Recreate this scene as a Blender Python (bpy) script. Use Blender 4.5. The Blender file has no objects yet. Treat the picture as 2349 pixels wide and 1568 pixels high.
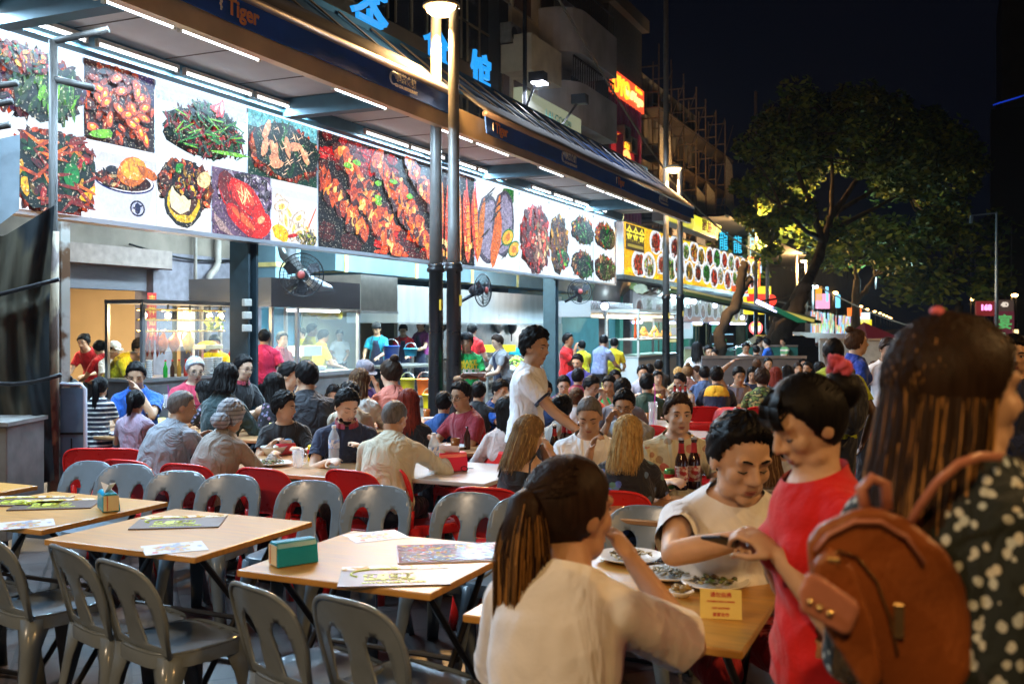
import bpy, bmesh, math, random
import numpy as np
from mathutils import Vector, Matrix, Euler, geometry
from math import sin, cos, pi, radians, sqrt

SC = bpy.context.scene
COL = SC.collection
# ------------------------------------------------------------------ camera
YAW = 24.0                      # the camera looks 24 degrees left of the street (world +Y)
CAMZ = 1.72
FO = 2282.5                     # focal length in overview pixels (2349 wide)
cd = bpy.data.cameras.new('camera'); cam = bpy.data.objects.new('camera', cd); COL.objects.link(cam)
cd.sensor_width = 36; cd.lens = 34.98; cd.shift_y = -0.0151
cd.clip_start = 0.05; cd.clip_end = 900
cd.dof.use_dof = True; cd.dof.focus_distance = 8.0; cd.dof.aperture_fstop = 3.6
cam.location = (0, 0, CAMZ); cam.rotation_euler = (radians(90), 0, radians(YAW))
SC.camera = cam
# ------------------------------------------------------------------ world (night)
w = bpy.data.worlds.new('World'); SC.world = w; w.use_nodes = True
nt = w.node_tree; bg = nt.nodes['Background']
sky = nt.nodes.new('ShaderNodeTexSky'); sky.sky_type = 'NISHITA'; sky.sun_disc = False
sky.sun_elevation = radians(-4.0); sky.sun_rotation = radians(200)
mixc = nt.nodes.new('ShaderNodeMixRGB'); mixc.blend_type = 'ADD'; mixc.inputs[0].default_value = 1
mixc.inputs[2].default_value = (0.03, 0.045, 0.12, 1)
nt.links.new(sky.outputs[0], mixc.inputs[1]); nt.links.new(mixc.outputs[0], bg.inputs[0])
bg.inputs[1].default_value = 0.022
SC.view_settings.view_transform = 'Standard'; SC.view_settings.look = 'None'
SC.view_settings.exposure = 0.60; SC.view_settings.gamma = 1.0
SC.cycles.max_bounces = 6; SC.cycles.diffuse_bounces = 3; SC.cycles.glossy_bounces = 3
SC.cycles.transparent_max_bounces = 8; SC.cycles.transmission_bounces = 4
SC.cycles.sample_clamp_indirect = 4.0; SC.cycles.caustics_reflective = False; SC.cycles.caustics_refractive = False
try:
    SC.cycles.use_denoising = True; SC.cycles.use_light_tree = True
except Exception: pass

# ------------------------------------------------------------------ frames
AX = Vector((-sin(radians(YAW)), cos(radians(YAW)), 0)); RX = Vector((cos(radians(YAW)), sin(radians(YAW)), 0))
def P(ox, oy, D):
    return Vector((0, 0, CAMZ)) + AX * D + RX * ((ox - 1174.5) / FO * D) + Vector((0, 0, (748 - oy) / FO * D))
def G(ox, D, z=0.0):
    p = P(ox, 748, D); p.z = z; return p
def DW(ox, w):                  # depth at which the column ox meets the plane x = -w
    return w / -(((ox - 1174.5) / FO) * RX.x + AX.x)
def YW(ox, w):                  # world y of that point
    return G(ox, DW(ox, w)).y
def ZW(ox, oy, w):
    return CAMZ + (748 - oy) / FO * DW(ox, w)
def heading(phi):               # phi 0 = towards the camera, 90 = towards image right, 180 = away; returns rotz for a +Y-facing figure
    d = -AX * cos(radians(phi)) + RX * sin(radians(phi))
    return math.atan2(-d.x, d.y)

# ------------------------------------------------------------------ materials
MATS = {}
def mk(name, col=(.5,.5,.5), rough=.5, metal=0, var=0.0, vscale=8, bump=0.0, bscale=40, emis=0, ecol=None,
       alpha=1, trans=0, spec=.5, stretch=None, coat=0, sheen=0, sss=0, vc=False, kind=None, c2=None, c3=None, ps=20, ior=1.45, fold=0):
    if name in MATS: return MATS[name]
    m = bpy.data.materials.new(name); m.use_nodes = True; MATS[name] = m
    n = m.node_tree.nodes; L = m.node_tree.links; b = n['Principled BSDF']
    b.inputs['Base Color'].default_value = (*col, 1); b.inputs['Roughness'].default_value = rough
    b.inputs['Metallic'].default_value = metal; b.inputs['Specular IOR Level'].default_value = spec
    b.inputs['IOR'].default_value = ior
    if coat: b.inputs['Coat Weight'].default_value = coat; b.inputs['Coat Roughness'].default_value = .15
    if sheen: b.inputs['Sheen Weight'].default_value = sheen
    if sss:
        b.inputs['Subsurface Weight'].default_value = sss; b.inputs['Subsurface Radius'].default_value = (.012,.005,.003)
        b.inputs['Subsurface Scale'].default_value = 1.0
    if trans: b.inputs['Transmission Weight'].default_value = trans
    if alpha < 1: b.inputs['Alpha'].default_value = alpha
    tc = n.new('ShaderNodeTexCoord'); mp = n.new('ShaderNodeMapping'); L.new(tc.outputs['Object'], mp.inputs[0])
    if stretch: mp.inputs['Scale'].default_value = stretch
    src = None
    if vc:
        at = n.new('ShaderNodeVertexColor'); at.layer_name = 'Col'; src = at.outputs[0]
        L.new(src, b.inputs['Base Color'])
    if kind == 'stripe':         # horizontal bands
        sx = n.new('ShaderNodeSeparateXYZ'); L.new(mp.outputs[0], sx.inputs[0])
        mu = n.new('ShaderNodeMath'); mu.operation = 'MULTIPLY'; mu.inputs[1].default_value = ps; L.new(sx.outputs[2], mu.inputs[0])
        fr = n.new('ShaderNodeMath'); fr.operation = 'FRACT'; L.new(mu.outputs[0], fr.inputs[0])
        gt = n.new('ShaderNodeMath'); gt.operation = 'GREATER_THAN'; gt.inputs[1].default_value = .66; L.new(fr.outputs[0], gt.inputs[0])
        mx = n.new('ShaderNodeMixRGB'); L.new(gt.outputs[0], mx.inputs[0]); mx.inputs[1].default_value = (*col,1); mx.inputs[2].default_value = (*c2,1)
        src = mx.outputs[0]; L.new(src, b.inputs['Base Color'])
    elif kind in ('camo', 'floral', 'dots', 'marble'):
        if kind in ('dots', 'floral'):
            vo = n.new('ShaderNodeTexVoronoi'); vo.inputs['Scale'].default_value = ps; L.new(mp.outputs[0], vo.inputs[0])
            nz = n.new('ShaderNodeTexNoise'); nz.inputs['Scale'].default_value = ps*1.5; L.new(mp.outputs[0], nz.inputs[0])
            ad = n.new('ShaderNodeMath'); ad.operation = 'MULTIPLY_ADD'; ad.inputs[1].default_value = .45; L.new(nz.outputs[0], ad.inputs[0]); L.new(vo.outputs['Distance'], ad.inputs[2])
            val = ad.outputs[0]; lim = .565 if kind == 'dots' else .58
            lt = n.new('ShaderNodeMath'); lt.operation = 'LESS_THAN'; lt.inputs[1].default_value = lim; L.new(val, lt.inputs[0])
            mc = n.new('ShaderNodeMixRGB'); mc.inputs[1].default_value = (*c2,1); mc.inputs[2].default_value = (*(c3 or c2),1); L.new(vo.outputs['Color'], mc.inputs[0])
            mx = n.new('ShaderNodeMixRGB'); L.new(lt.outputs[0], mx.inputs[0]); mx.inputs[1].default_value = (*col,1); L.new(mc.outputs[0], mx.inputs[2])
            src = mx.outputs[0]
        else:
            nz = n.new('ShaderNodeTexNoise'); nz.inputs['Scale'].default_value = ps; nz.inputs['Detail'].default_value = 3; L.new(mp.outputs[0], nz.inputs[0])
            cr = n.new('ShaderNodeValToRGB'); cr.color_ramp.interpolation = 'CONSTANT' if kind == 'camo' else 'LINEAR'
            e = cr.color_ramp.elements; e[0].color = (*col,1); e[0].position = 0; e[1].color = (*c2,1); e[1].position = .47
            e2 = e.new(.56); e2.color = (*c3,1); L.new(nz.outputs[0], cr.inputs[0]); src = cr.outputs[0]
        L.new(src, b.inputs['Base Color'])
    if var:
        nz = n.new('ShaderNodeTexNoise'); nz.inputs['Scale'].default_value = vscale; nz.inputs['Detail'].default_value = 5
        L.new(mp.outputs[0], nz.inputs[0])
        mr = n.new('ShaderNodeMapRange'); mr.inputs[1].default_value = .3; mr.inputs[2].default_value = .7
        mr.inputs[3].default_value = 1-var; mr.inputs[4].default_value = 1+var; L.new(nz.outputs[0], mr.inputs[0])
        vm = n.new('ShaderNodeVectorMath'); vm.operation = 'SCALE'; L.new(mr.outputs[0], vm.inputs['Scale'])
        if src: L.new(src, vm.inputs[0])
        else: vm.inputs[0].default_value = col
        L.new(vm.outputs[0], b.inputs['Base Color']); src = vm.outputs[0]
        m2 = n.new('ShaderNodeMapRange'); m2.inputs[3].default_value = max(.03, rough-.12*min(1,var*4)); m2.inputs[4].default_value = min(1, rough+.12*min(1,var*4))
        L.new(nz.outputs[0], m2.inputs[0]); L.new(m2.outputs[0], b.inputs['Roughness'])
    if bump:
        n2 = n.new('ShaderNodeTexNoise'); n2.inputs['Scale'].default_value = bscale; n2.inputs['Detail'].default_value = 4
        L.new(mp.outputs[0], n2.inputs[0]); bp = n.new('ShaderNodeBump'); bp.inputs['Strength'].default_value = bump; bp.inputs['Distance'].default_value = .01
        L.new(n2.outputs[0], bp.inputs['Height']); L.new(bp.outputs[0], b.inputs['Normal'])
    if fold:
        n4 = n.new('ShaderNodeTexNoise'); n4.inputs['Scale'].default_value = 5.5 if fold > .5 else 3.2; n4.inputs['Detail'].default_value = 2.5; n4.inputs['Distortion'].default_value = 2.2
        m4 = n.new('ShaderNodeMapping'); m4.inputs['Scale'].default_value = (1.3,1.3,.7); m4.inputs['Rotation'].default_value = (.3,.5,.2); L.new(tc.outputs['Object'], m4.inputs[0]); L.new(m4.outputs[0], n4.inputs[0])
        b4 = n.new('ShaderNodeBump'); b4.inputs['Strength'].default_value = fold; b4.inputs['Distance'].default_value = .06 if fold > .5 else .10; L.new(n4.outputs[0], b4.inputs['Height'])
        if bump: L.new(bp.outputs[0], b4.inputs['Normal'])
        L.new(b4.outputs[0], b.inputs['Normal'])
    if emis:
        b.inputs['Emission Strength'].default_value = emis
        if vc or (ecol is None and src): L.new(src, b.inputs['Emission Color'])
        else: b.inputs['Emission Color'].default_value = (*(ecol or col), 1)
        b.inputs['Base Color'].default_value = (.02,.02,.02,1) if not src else b.inputs['Base Color'].default_value
        if vc and ps == 77:         # fine photographic grain on the printed dishes, none on the white ground
            tc2 = tc.outputs['Object']; n1 = n.new('ShaderNodeTexNoise'); n1.inputs['Scale'].default_value = 13; n1.inputs['Detail'].default_value = 7; n1.inputs['Roughness'].default_value = .68; n1.inputs['Distortion'].default_value = 1.2; L.new(tc2, n1.inputs[0])
            r1 = n.new('ShaderNodeMapRange'); r1.inputs[1].default_value = .34; r1.inputs[2].default_value = .66; r1.inputs[3].default_value = .18; r1.inputs[4].default_value = 1.75; L.new(n1.outputs[0], r1.inputs[0])
            s1 = n.new('ShaderNodeSeparateColor'); L.new(src, s1.inputs[0]); mn = n.new('ShaderNodeMath'); mn.operation = 'MINIMUM'; L.new(s1.outputs[0], mn.inputs[0]); L.new(s1.outputs[2], mn.inputs[1])
            mk_ = n.new('ShaderNodeMapRange'); mk_.inputs[1].default_value = .62; mk_.inputs[2].default_value = .35; mk_.inputs[3].default_value = 0; mk_.inputs[4].default_value = 1; L.new(mn.outputs[0], mk_.inputs[0])
            v1 = n.new('ShaderNodeVectorMath'); v1.operation = 'SCALE'; L.new(src, v1.inputs[0]); L.new(r1.outputs[0], v1.inputs['Scale'])
            n3 = n.new('ShaderNodeTexNoise'); n3.inputs['Scale'].default_value = 34; n3.inputs['Detail'].default_value = 3; L.new(tc2, n3.inputs[0])
            r3 = n.new('ShaderNodeMapRange'); r3.inputs[1].default_value = .60; r3.inputs[2].default_value = .74; r3.inputs[3].default_value = 0; r3.inputs[4].default_value = .75; L.new(n3.outputs[0], r3.inputs[0])
            v2 = n.new('ShaderNodeMixRGB'); v2.blend_type = 'ADD'; v2.inputs[2].default_value = (1,.86,.62,1); L.new(r3.outputs[0], v2.inputs[0]); L.new(v1.outputs[0], v2.inputs[1])
            mx3 = n.new('ShaderNodeMixRGB'); L.new(mk_.outputs[0], mx3.inputs[0]); L.new(src, mx3.inputs[1]); L.new(v2.outputs[0], mx3.inputs[2]); L.new(mx3.outputs[0], b.inputs['Emission Color'])
        if vc:
            for l in list(b.inputs['Base Color'].links): L.remove(l)
            b.inputs['Base Color'].default_value = (.03,.03,.03,1)
    return m

# ------------------------------------------------------------------ mesh building
class MB:
    def __init__(s): s.v = []; s.f = []; s.m = []; s.c = []; s.cur = 0; s.col = (1,1,1); s.usec = False
    def add(s, vs, fs, col=None):
        o = len(s.v); s.v.extend([tuple(v) for v in vs]); s.f.extend([tuple(i+o for i in f) for f in fs]); s.m.extend([s.cur]*len(fs))
        s.c.extend([col or s.col]*len(fs)); return s
    def box(s, x0, y0, z0, x1, y1, z1):
        v = [(x0,y0,z0),(x1,y0,z0),(x1,y1,z0),(x0,y1,z0),(x0,y0,z1),(x1,y0,z1),(x1,y1,z1),(x0,y1,z1)]
        return s.add(v, [(0,3,2,1),(4,5,6,7),(0,1,5,4),(1,2,6,5),(2,3,7,6),(3,0,4,7)])
    def cbox(s, c, sz, M=None):
        x,y,z = [a/2 for a in sz]; c = Vector(c)
        v = [Vector(p) for p in [(-x,-y,-z),(x,-y,-z),(x,y,-z),(-x,y,-z),(-x,-y,z),(x,-y,z),(x,y,z),(-x,y,z)]]
        v = [(M @ p if M else p) + c for p in v]
        return s.add(v, [(0,3,2,1),(4,5,6,7),(0,1,5,4),(1,2,6,5),(2,3,7,6),(3,0,4,7)])
    def bar(s, a, b, w, h=None):
        a = Vector(a); b = Vector(b); d = b-a; L = d.length; h = h or w
        if L < 1e-6: return s
        q = d.to_track_quat('Z', 'Y').to_matrix()
        return s.cbox((a+b)/2, (w, h, L), q)
    def tube(s, pts, r, seg=8, caps=True, flat=1.0):
        pts = [Vector(p) for p in pts]; n = len(pts)
        rr = r if hasattr(r, '__len__') else [r]*n
        rings = []; up = None
        for i, p in enumerate(pts):
            t = (pts[min(i+1,n-1)] - pts[max(i-1,0)]).normalized()
            if up is None:
                up = Vector((0,0,1)) if abs(t.z) < .95 else Vector((1,0,0))
            a = t.cross(up).normalized(); b_ = a.cross(t).normalized(); up = b_
            rings.append([p + (a*cos(2*pi*k/seg)*rr[i] + b_*sin(2*pi*k/seg)*rr[i]*flat) for k in range(seg)])
        return s.loft(rings, caps)
    def loft(s, rings, caps=True, closed=True):
        n = len(rings[0]); v = [p for r in rings for p in r]; f = []
        for i in range(len(rings)-1):
            for k in range(n if closed else n-1):
                a = i*n+k; b = i*n+(k+1)%n; f.append((a, b, b+n, a+n))
        if caps and closed: f.append(tuple(range(n-1,-1,-1))); f.append(tuple((len(rings)-1)*n+k for k in range(n)))
        return s.add(v, f)
    def sph(s, c, r, M=None, nu=12, nv=8):
        c = Vector(c); r = r if hasattr(r,'__len__') else (r,r,r); v = [Vector((0,0,1))]
        for j in range(1,nv):
            t = pi*j/nv
            for i in range(nu): v.append(Vector((sin(t)*cos(2*pi*i/nu), sin(t)*sin(2*pi*i/nu), cos(t))))
        v.append(Vector((0,0,-1))); f = []
        for i in range(nu): f.append((0, 1+i, 1+(i+1)%nu))
        for j in range(nv-2):
            for i in range(nu): a=1+j*nu+i; b=1+j*nu+(i+1)%nu; f.append((a,a+nu,b+nu,b))
        l = len(v)-1; o = 1+(nv-2)*nu
        for i in range(nu): f.append((l, o+(i+1)%nu, o+i))
        w = [Vector((p.x*r[0], p.y*r[1], p.z*r[2])) for p in v]
        return s.add([(M @ p if M else p)+c for p in w], f)
    def cap(s, a, b, ra, rb, seg=12):       # tapered capsule, closed
        a = Vector(a); b = Vector(b); d = b-a; L = d.length; q = d.to_track_quat('Z','Y').to_matrix() if L>1e-6 else Matrix.Identity(3)
        rings = []
        for t in (85,60,30): rings.append((-ra*sin(radians(t)), ra*cos(radians(t))))
        rings.append((0,ra)); rings.append((L,rb))
        for t in (30,60,85): rings.append((L+rb*sin(radians(t)), rb*cos(radians(t))))
        return s.loft([[a + q @ Vector((r*cos(2*pi*k/seg), r*sin(2*pi*k/seg), z)) for k in range(seg)] for z,r in rings])
    def lathe(s, c, prof, seg=20, M=None, caps=True):
        c = Vector(c)
        rs = []
        for r,z in prof:
            ring = [Vector((r*cos(2*pi*k/seg), r*sin(2*pi*k/seg), z)) for k in range(seg)]
            rs.append([(M @ p if M else p)+c for p in ring])
        return s.loft(rs, caps)
    def prism(s, poly, a, n):               # poly: 3D points, extruded by vector n
        k = len(poly); n = Vector(n); v = [Vector(p) for p in poly] + [Vector(p)+n for p in poly]
        f = [tuple(range(k-1,-1,-1)), tuple(range(k,2*k))] + [(i,(i+1)%k,k+(i+1)%k,k+i) for i in range(k)]
        return s.add(v, f)
    def quad(s, a, b, c, d, col=None): return s.add([a,b,c,d], [(0,1,2,3)], col)
    def mesh(s, name='m'):
        me = bpy.data.meshes.new(name); me.from_pydata(s.v, [], s.f)
        if any(s.m): me.polygons.foreach_set('material_index', s.m)
        if s.usec:
            ca = me.color_attributes.new('Col', 'FLOAT_COLOR', 'CORNER'); arr = np.ones((len(me.loops),4), dtype=np.float32); i = 0
            tot = np.array([len(f) for f in s.f]); arr[:, :3] = np.repeat(np.array(s.c, dtype=np.float32), tot, axis=0)
            ca.data.foreach_set('color', arr.ravel())
        me.update(); return me
    def build(s, name, mats, parent=None, smooth=False, angle=None, **k):
        me = s.mesh(name)
        return link(me, name, mats, parent, smooth, **k)

def link(me, name, mats, parent=None, smooth=False, loc=None, bevel=0):
    o = bpy.data.objects.new(name, me); COL.objects.link(o)
    if not isinstance(mats, (list,tuple)): mats = [mats]
    for m in mats: me.materials.append(m)
    if smooth == 'auto':
        me.shade_auto_smooth = None if False else None
    if smooth:
        me.polygons.foreach_set('use_smooth', [True]*len(me.polygons))
        if smooth == 'auto':
            try: me.set_sharp_from_angle(angle=radians(35))
            except Exception: pass
    if parent: o.parent = parent
    if loc is not None: o.location = loc
    if bevel:
        b = o.modifiers.new('bevel','BEVEL'); b.width = bevel; b.segments = 2; b.limit_method = 'ANGLE'
    return o

def tag(o, label=None, cat=None, group=None, kind=None):
    if label: o['label'] = label
    if cat: o['category'] = cat
    if group: o['group'] = group
    if kind: o['kind'] = kind
    return o
def thing(name, label, cat, loc=(0,0,0), rz=0, group=None):
    o = bpy.data.objects.new(name, None); COL.objects.link(o); o.empty_display_size = .1
    o.location = loc; o.rotation_euler = (0,0,rz); return tag(o, label, cat, group)
def struct(name, mb, m, smooth=False):
    o = mb.build(name, m, None, smooth); o['kind'] = 'structure'; return o
def kids(o): return [c for c in KIDS.get(o.name, [])]
def dup(root, loc, rz, label, group=None, mat=None, scale=None):
    chl = [c for c in bpy.data.objects if c.parent == root] if root not in DUPC else DUPC[root]
    DUPC[root] = chl
    r = root.copy(); COL.objects.link(r); r.location = loc; r.rotation_euler = (0,0,rz); r['label'] = label
    if group: r['group'] = group
    if scale: r.scale = scale
    for ch in chl:
        c = ch.copy(); COL.objects.link(c); c.parent = r
        if (ch not in DUPG): DUPG[ch] = [x for x in bpy.data.objects if x.parent == ch]
        for g in DUPG[ch]:
            d = g.copy(); COL.objects.link(d); d.parent = c
    return r
DUPC = {}; DUPG = {}

def text_mesh(body, size=1.0, extrude=.01, bold=0.0, align='CENTER'):
    cu = bpy.data.curves.new('t', 'FONT'); cu.body = body; cu.size = size; cu.extrude = extrude; cu.align_x = align; cu.align_y = 'CENTER'
    cu.offset = bold; cu.resolution_u = 3
    o = bpy.data.objects.new('t', cu); COL.objects.link(o)
    dg = bpy.context.evaluated_depsgraph_get(); me = bpy.data.meshes.new_from_object(o.evaluated_get(dg))
    bpy.data.objects.remove(o); bpy.data.curves.remove(cu); return me
def text_on(body, size, loc, xdir, updir, m, parent=None, name='lettering', extrude=.004, bold=0, wscale=1, align='CENTER'):
    me = text_mesh(body, size, extrude, bold, align)
    X = Vector(xdir).normalized(); U = Vector(updir).normalized(); N = X.cross(U)
    M = Matrix((X*wscale, U, N)).transposed().to_4x4(); M.translation = Vector(loc)
    me.transform(M); return link(me, name, m, parent)

_rs = []
def remesh(mb, vox, smooth=2, keep=True):
    me = mb.mesh('r'); o = bpy.data.objects.new('r', me); COL.objects.link(o)
    md = o.modifiers.new('r','REMESH'); md.mode = 'VOXEL'; md.voxel_size = vox; md.use_smooth_shade = True
    dg = bpy.context.evaluated_depsgraph_get(); out = bpy.data.meshes.new_from_object(o.evaluated_get(dg))
    bpy.data.objects.remove(o); bpy.data.meshes.remove(me)
    n = len(out.vertices); co = np.empty(n*3, dtype=np.float64); out.vertices.foreach_get('co', co); co = co.reshape(-1,3)
    ed = np.empty(len(out.edges)*2, dtype=np.int64); out.edges.foreach_get('vertices', ed); ed = ed.reshape(-1,2)
    deg = np.bincount(ed.ravel(), minlength=n).astype(float); deg[deg==0] = 1
    for _ in range(smooth):
        acc = np.zeros_like(co)
        for a in range(3):
            acc[:,a] = np.bincount(ed[:,0], weights=co[ed[:,1],a], minlength=n) + np.bincount(ed[:,1], weights=co[ed[:,0],a], minlength=n)
        co = co*.4 + .6*acc/deg[:,None]
    out.vertices.foreach_set('co', co.ravel()); out.update(); return out
def disp_np(me, fn):
    n = len(me.vertices); co = np.empty(n*3); me.vertices.foreach_get('co', co); co = co.reshape(-1,3)
    no = np.empty(n*3); me.vertices.foreach_get('normal', no); no = no.reshape(-1,3)
    co = co + no*fn(co)[:,None]; me.vertices.foreach_set('co', co.ravel()); me.update()
def cut(me, planes):
    """planes: (point, normal, radius or None): removes the side the normal points to"""
    bm = bmesh.new(); bm.from_mesh(me)
    for p, nrm, rad in planes:
        p = Vector(p)
        if rad:
            if isinstance(rad, tuple):      # a slab round the axis through p: only faces near the axis, on either side of the plane
                _, pc, u, rr = rad; fs = []
                for f in bm.faces:
                    q = f.calc_center_median()-pc; h = q.dot(u)
                    if -.02 < h < .14 and (q-u*h).length < rr: fs.append(f)
            else: fs = [f for f in bm.faces if (f.calc_center_median()-p).length < rad]
            es = {e for f in fs for e in f.edges}; vs = {v for f in fs for v in f.verts}; geom = list(vs)+list(es)+fs
        else: geom = bm.verts[:]+bm.edges[:]+bm.faces[:]
        if geom: bmesh.ops.bisect_plane(bm, geom=geom, plane_co=p, plane_no=nrm, clear_outer=True)
    bm.to_mesh(me); bm.free(); me.update(); return me
# ------------------------------------------------------------------ people
SKIN = {'l': (.60,.38,.26), 'm': (.47,.275,.17), 't': (.36,.20,.115), 'd': (.10,.052,.032)}
def skin(k): return mk('skin_'+k, SKIN[k], .48, var=.07, vscale=18, bump=.12, bscale=160, sss=.08, spec=.45)
HAIR = {'black': (.007,.006,.006), 'brown': (.075,.035,.016), 'dkbrown': (.03,.016,.01), 'blonde': (.42,.27,.10), 'grey': (.42,.42,.43),
        'red': (.16,.022,.012), 'dirty': (.20,.12,.055), 'dgrey': (.13,.12,.115), 'highlight': (.026,.014,.008), 'gold': (.34,.17,.05)}
def hairm(k): return mk('hair_'+k, HAIR[k], .48, var=.35, vscale=30, stretch=(3,3,.35), bump=.22, bscale=70, spec=.12)
def cloth(name, col, **k): return mk('cloth_'+name, col, k.pop('rough', .85), var=k.pop('var', .08), vscale=k.pop('vscale', 9), bump=k.pop('bump', .25), bscale=k.pop('bscale', 90), fold=k.pop('fold', .8), sheen=.15, **k)
TRS = lambda: cloth('dark_trousers', (.018,.02,.028))
BLK = lambda: mk('black_detail', (.008,.007,.007), .5)
LIP = lambda: mk('lips', (.33,.105,.085), .45)
EYW = lambda: mk('eye_white', (.7,.66,.6), .3)

ARM = {'down': (.235,.03,-.50), 'table': (.15,.36,-.27), 'mouth': (.05,.21,.06), 'eat': (.11,.30,-.10), 'chin': (.03,.17,.02),
       'front': (.09,.34,-.24), 'head': (.13,.03,.36), 'lap': (.10,.26,-.42), 'phone': (.07,.27,-.17), 'reach': (.16,.50,-.15), 'work': (.14,.36,-.34)}
def ik(S, W, l1, l2, pole):
    d = W-S; L = d.length; mx = (l1+l2)*.995
    if L > mx: W = S + d*(mx/L); d = W-S; L = mx
    L = max(L, abs(l1-l2)*1.05+.01)
    a = (l1*l1 - l2*l2 + L*L)/(2*L); h = sqrt(max(l1*l1-a*a, 0)); u = d.normalized()
    p = pole - u*pole.dot(u); p = p.normalized() if p.length > 1e-4 else Vector((0,0,-1))
    return S + u*a + p*h, W

def hand(mb, W, d, n, side, k, curl=.5, seg=8):
    d = d.normalized(); n = (n - d*n.dot(d)).normalized(); x = d.cross(n).normalized()*side
    M = Matrix((x, d, n)).transposed()
    mb.sph(W + d*.045*k, (.040*k,.052*k,.017*k), M)
    mb.cap(W + d*.01*k, W + d*.06*k, .020*k, .019*k, seg)
    for i, (o, L, r) in enumerate(((-.030,.072,.0088),(-.010,.082,.0090),(.011,.077,.0088),(.030,.060,.0078))):
        p = W + d*(.080*k) + x*(o*k); a = curl*.45
        for j, f in enumerate((.45,.30,.25)):
            q = p + (d*cos(a) + n*sin(a) + x*o*1.2)*(L*f*k*1.1); mb.cap(p, q, r*k*(1-.08*j), r*k*(.94-.08*j), seg); p = q; a += curl*(.9 if j == 0 else .8)
    p = W + d*.025*k - x*.034*k; q = p + (d*.7 - x*.55 + n*.35*(.4+curl))*(.045*k); r_ = q + (d*.85 - x*.1 + n*.4*(.4+curl))*(.034*k)
    mb.cap(p, q, .0115*k, .0100*k, seg); mb.cap(q, r_, .0100*k, .0085*k, seg)

def cap_hair(mb, M, kind, rnd, t=.012, lump=1.0):
    """a shell of hair hugging the skull, open over the face; built in head coordinates and moved by M"""
    nu, nv = 64, 44; ang = {}
    def f(y):                     # lower hair edge as a function of y (front positive)
        pts = {'short': [(-.12,-.075),(-.05,-.07),(-.018,-.012),(.012,-.012),(.030,.030),(.045,.066),(.065,.086),(.1,.098)],
               'women': [(-.12,-.10),(-.03,-.09),(.0,-.045),(.02,-.02),(.04,.030),(.055,.066),(.07,.080),(.1,.090)],
               'fringe': [(-.12,-.10),(-.03,-.09),(.01,-.07),(.045,-.035),(.06,.02),(.075,.038),(.1,.040)],
               'bald': [(-.12,-.06),(-.03,-.05),(-.01,0),(.02,.02),(.03,.07),(.06,.10),(.1,.12)]}[kind]
        for (a, b), (c, d) in zip(pts, pts[1:]):
            if y <= c: return b + (d-b)*max(0,(y-a)/(c-a))
        return pts[-1][1]
    ph = [rnd.uniform(0,6) for _ in range(6)]
    vs, fs, ok = [], [], []
    for j in range(nv+1):
        th = pi*j/nv*.86
        for i in range(nu):
            a = 2*pi*i/nu; dx, dy, dz = sin(th)*cos(a), sin(th)*sin(a), cos(th)
            y0, z0 = -.01 + .097*dy, .024 + .097*dz; e = z0 - f(y0) + .0055*sin(a*23+ph[3]) + .004*sin(a*37+ph[4])
            th_ = t*min(1, e/.020) if e > 0 else max(-.045, e*3)
            wv = 1 + lump*(.22*sin(a*7+ph[0]+3*th)*sin(th*9+ph[1]) + .13*sin(a*17+ph[2]+th*11))
            if kind == 'short': th_ *= (1 + .5*max(0, dz))
            R = th_*(wv if e > 0 else 1)
            vs.append(M @ Vector(((.077+R)*dx, -.01+(.097+R)*dy, .024+(.095+R)*dz))); ok.append(e > -.014)
    for j in range(nv):
        for i in range(nu):
            q = (j*nu+i, (j+1)*nu+i, (j+1)*nu+(i+1)%nu, j*nu+(i+1)%nu)
            if all(ok[k] for k in q): fs.append(q)
    mb.add(vs, fs)

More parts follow.
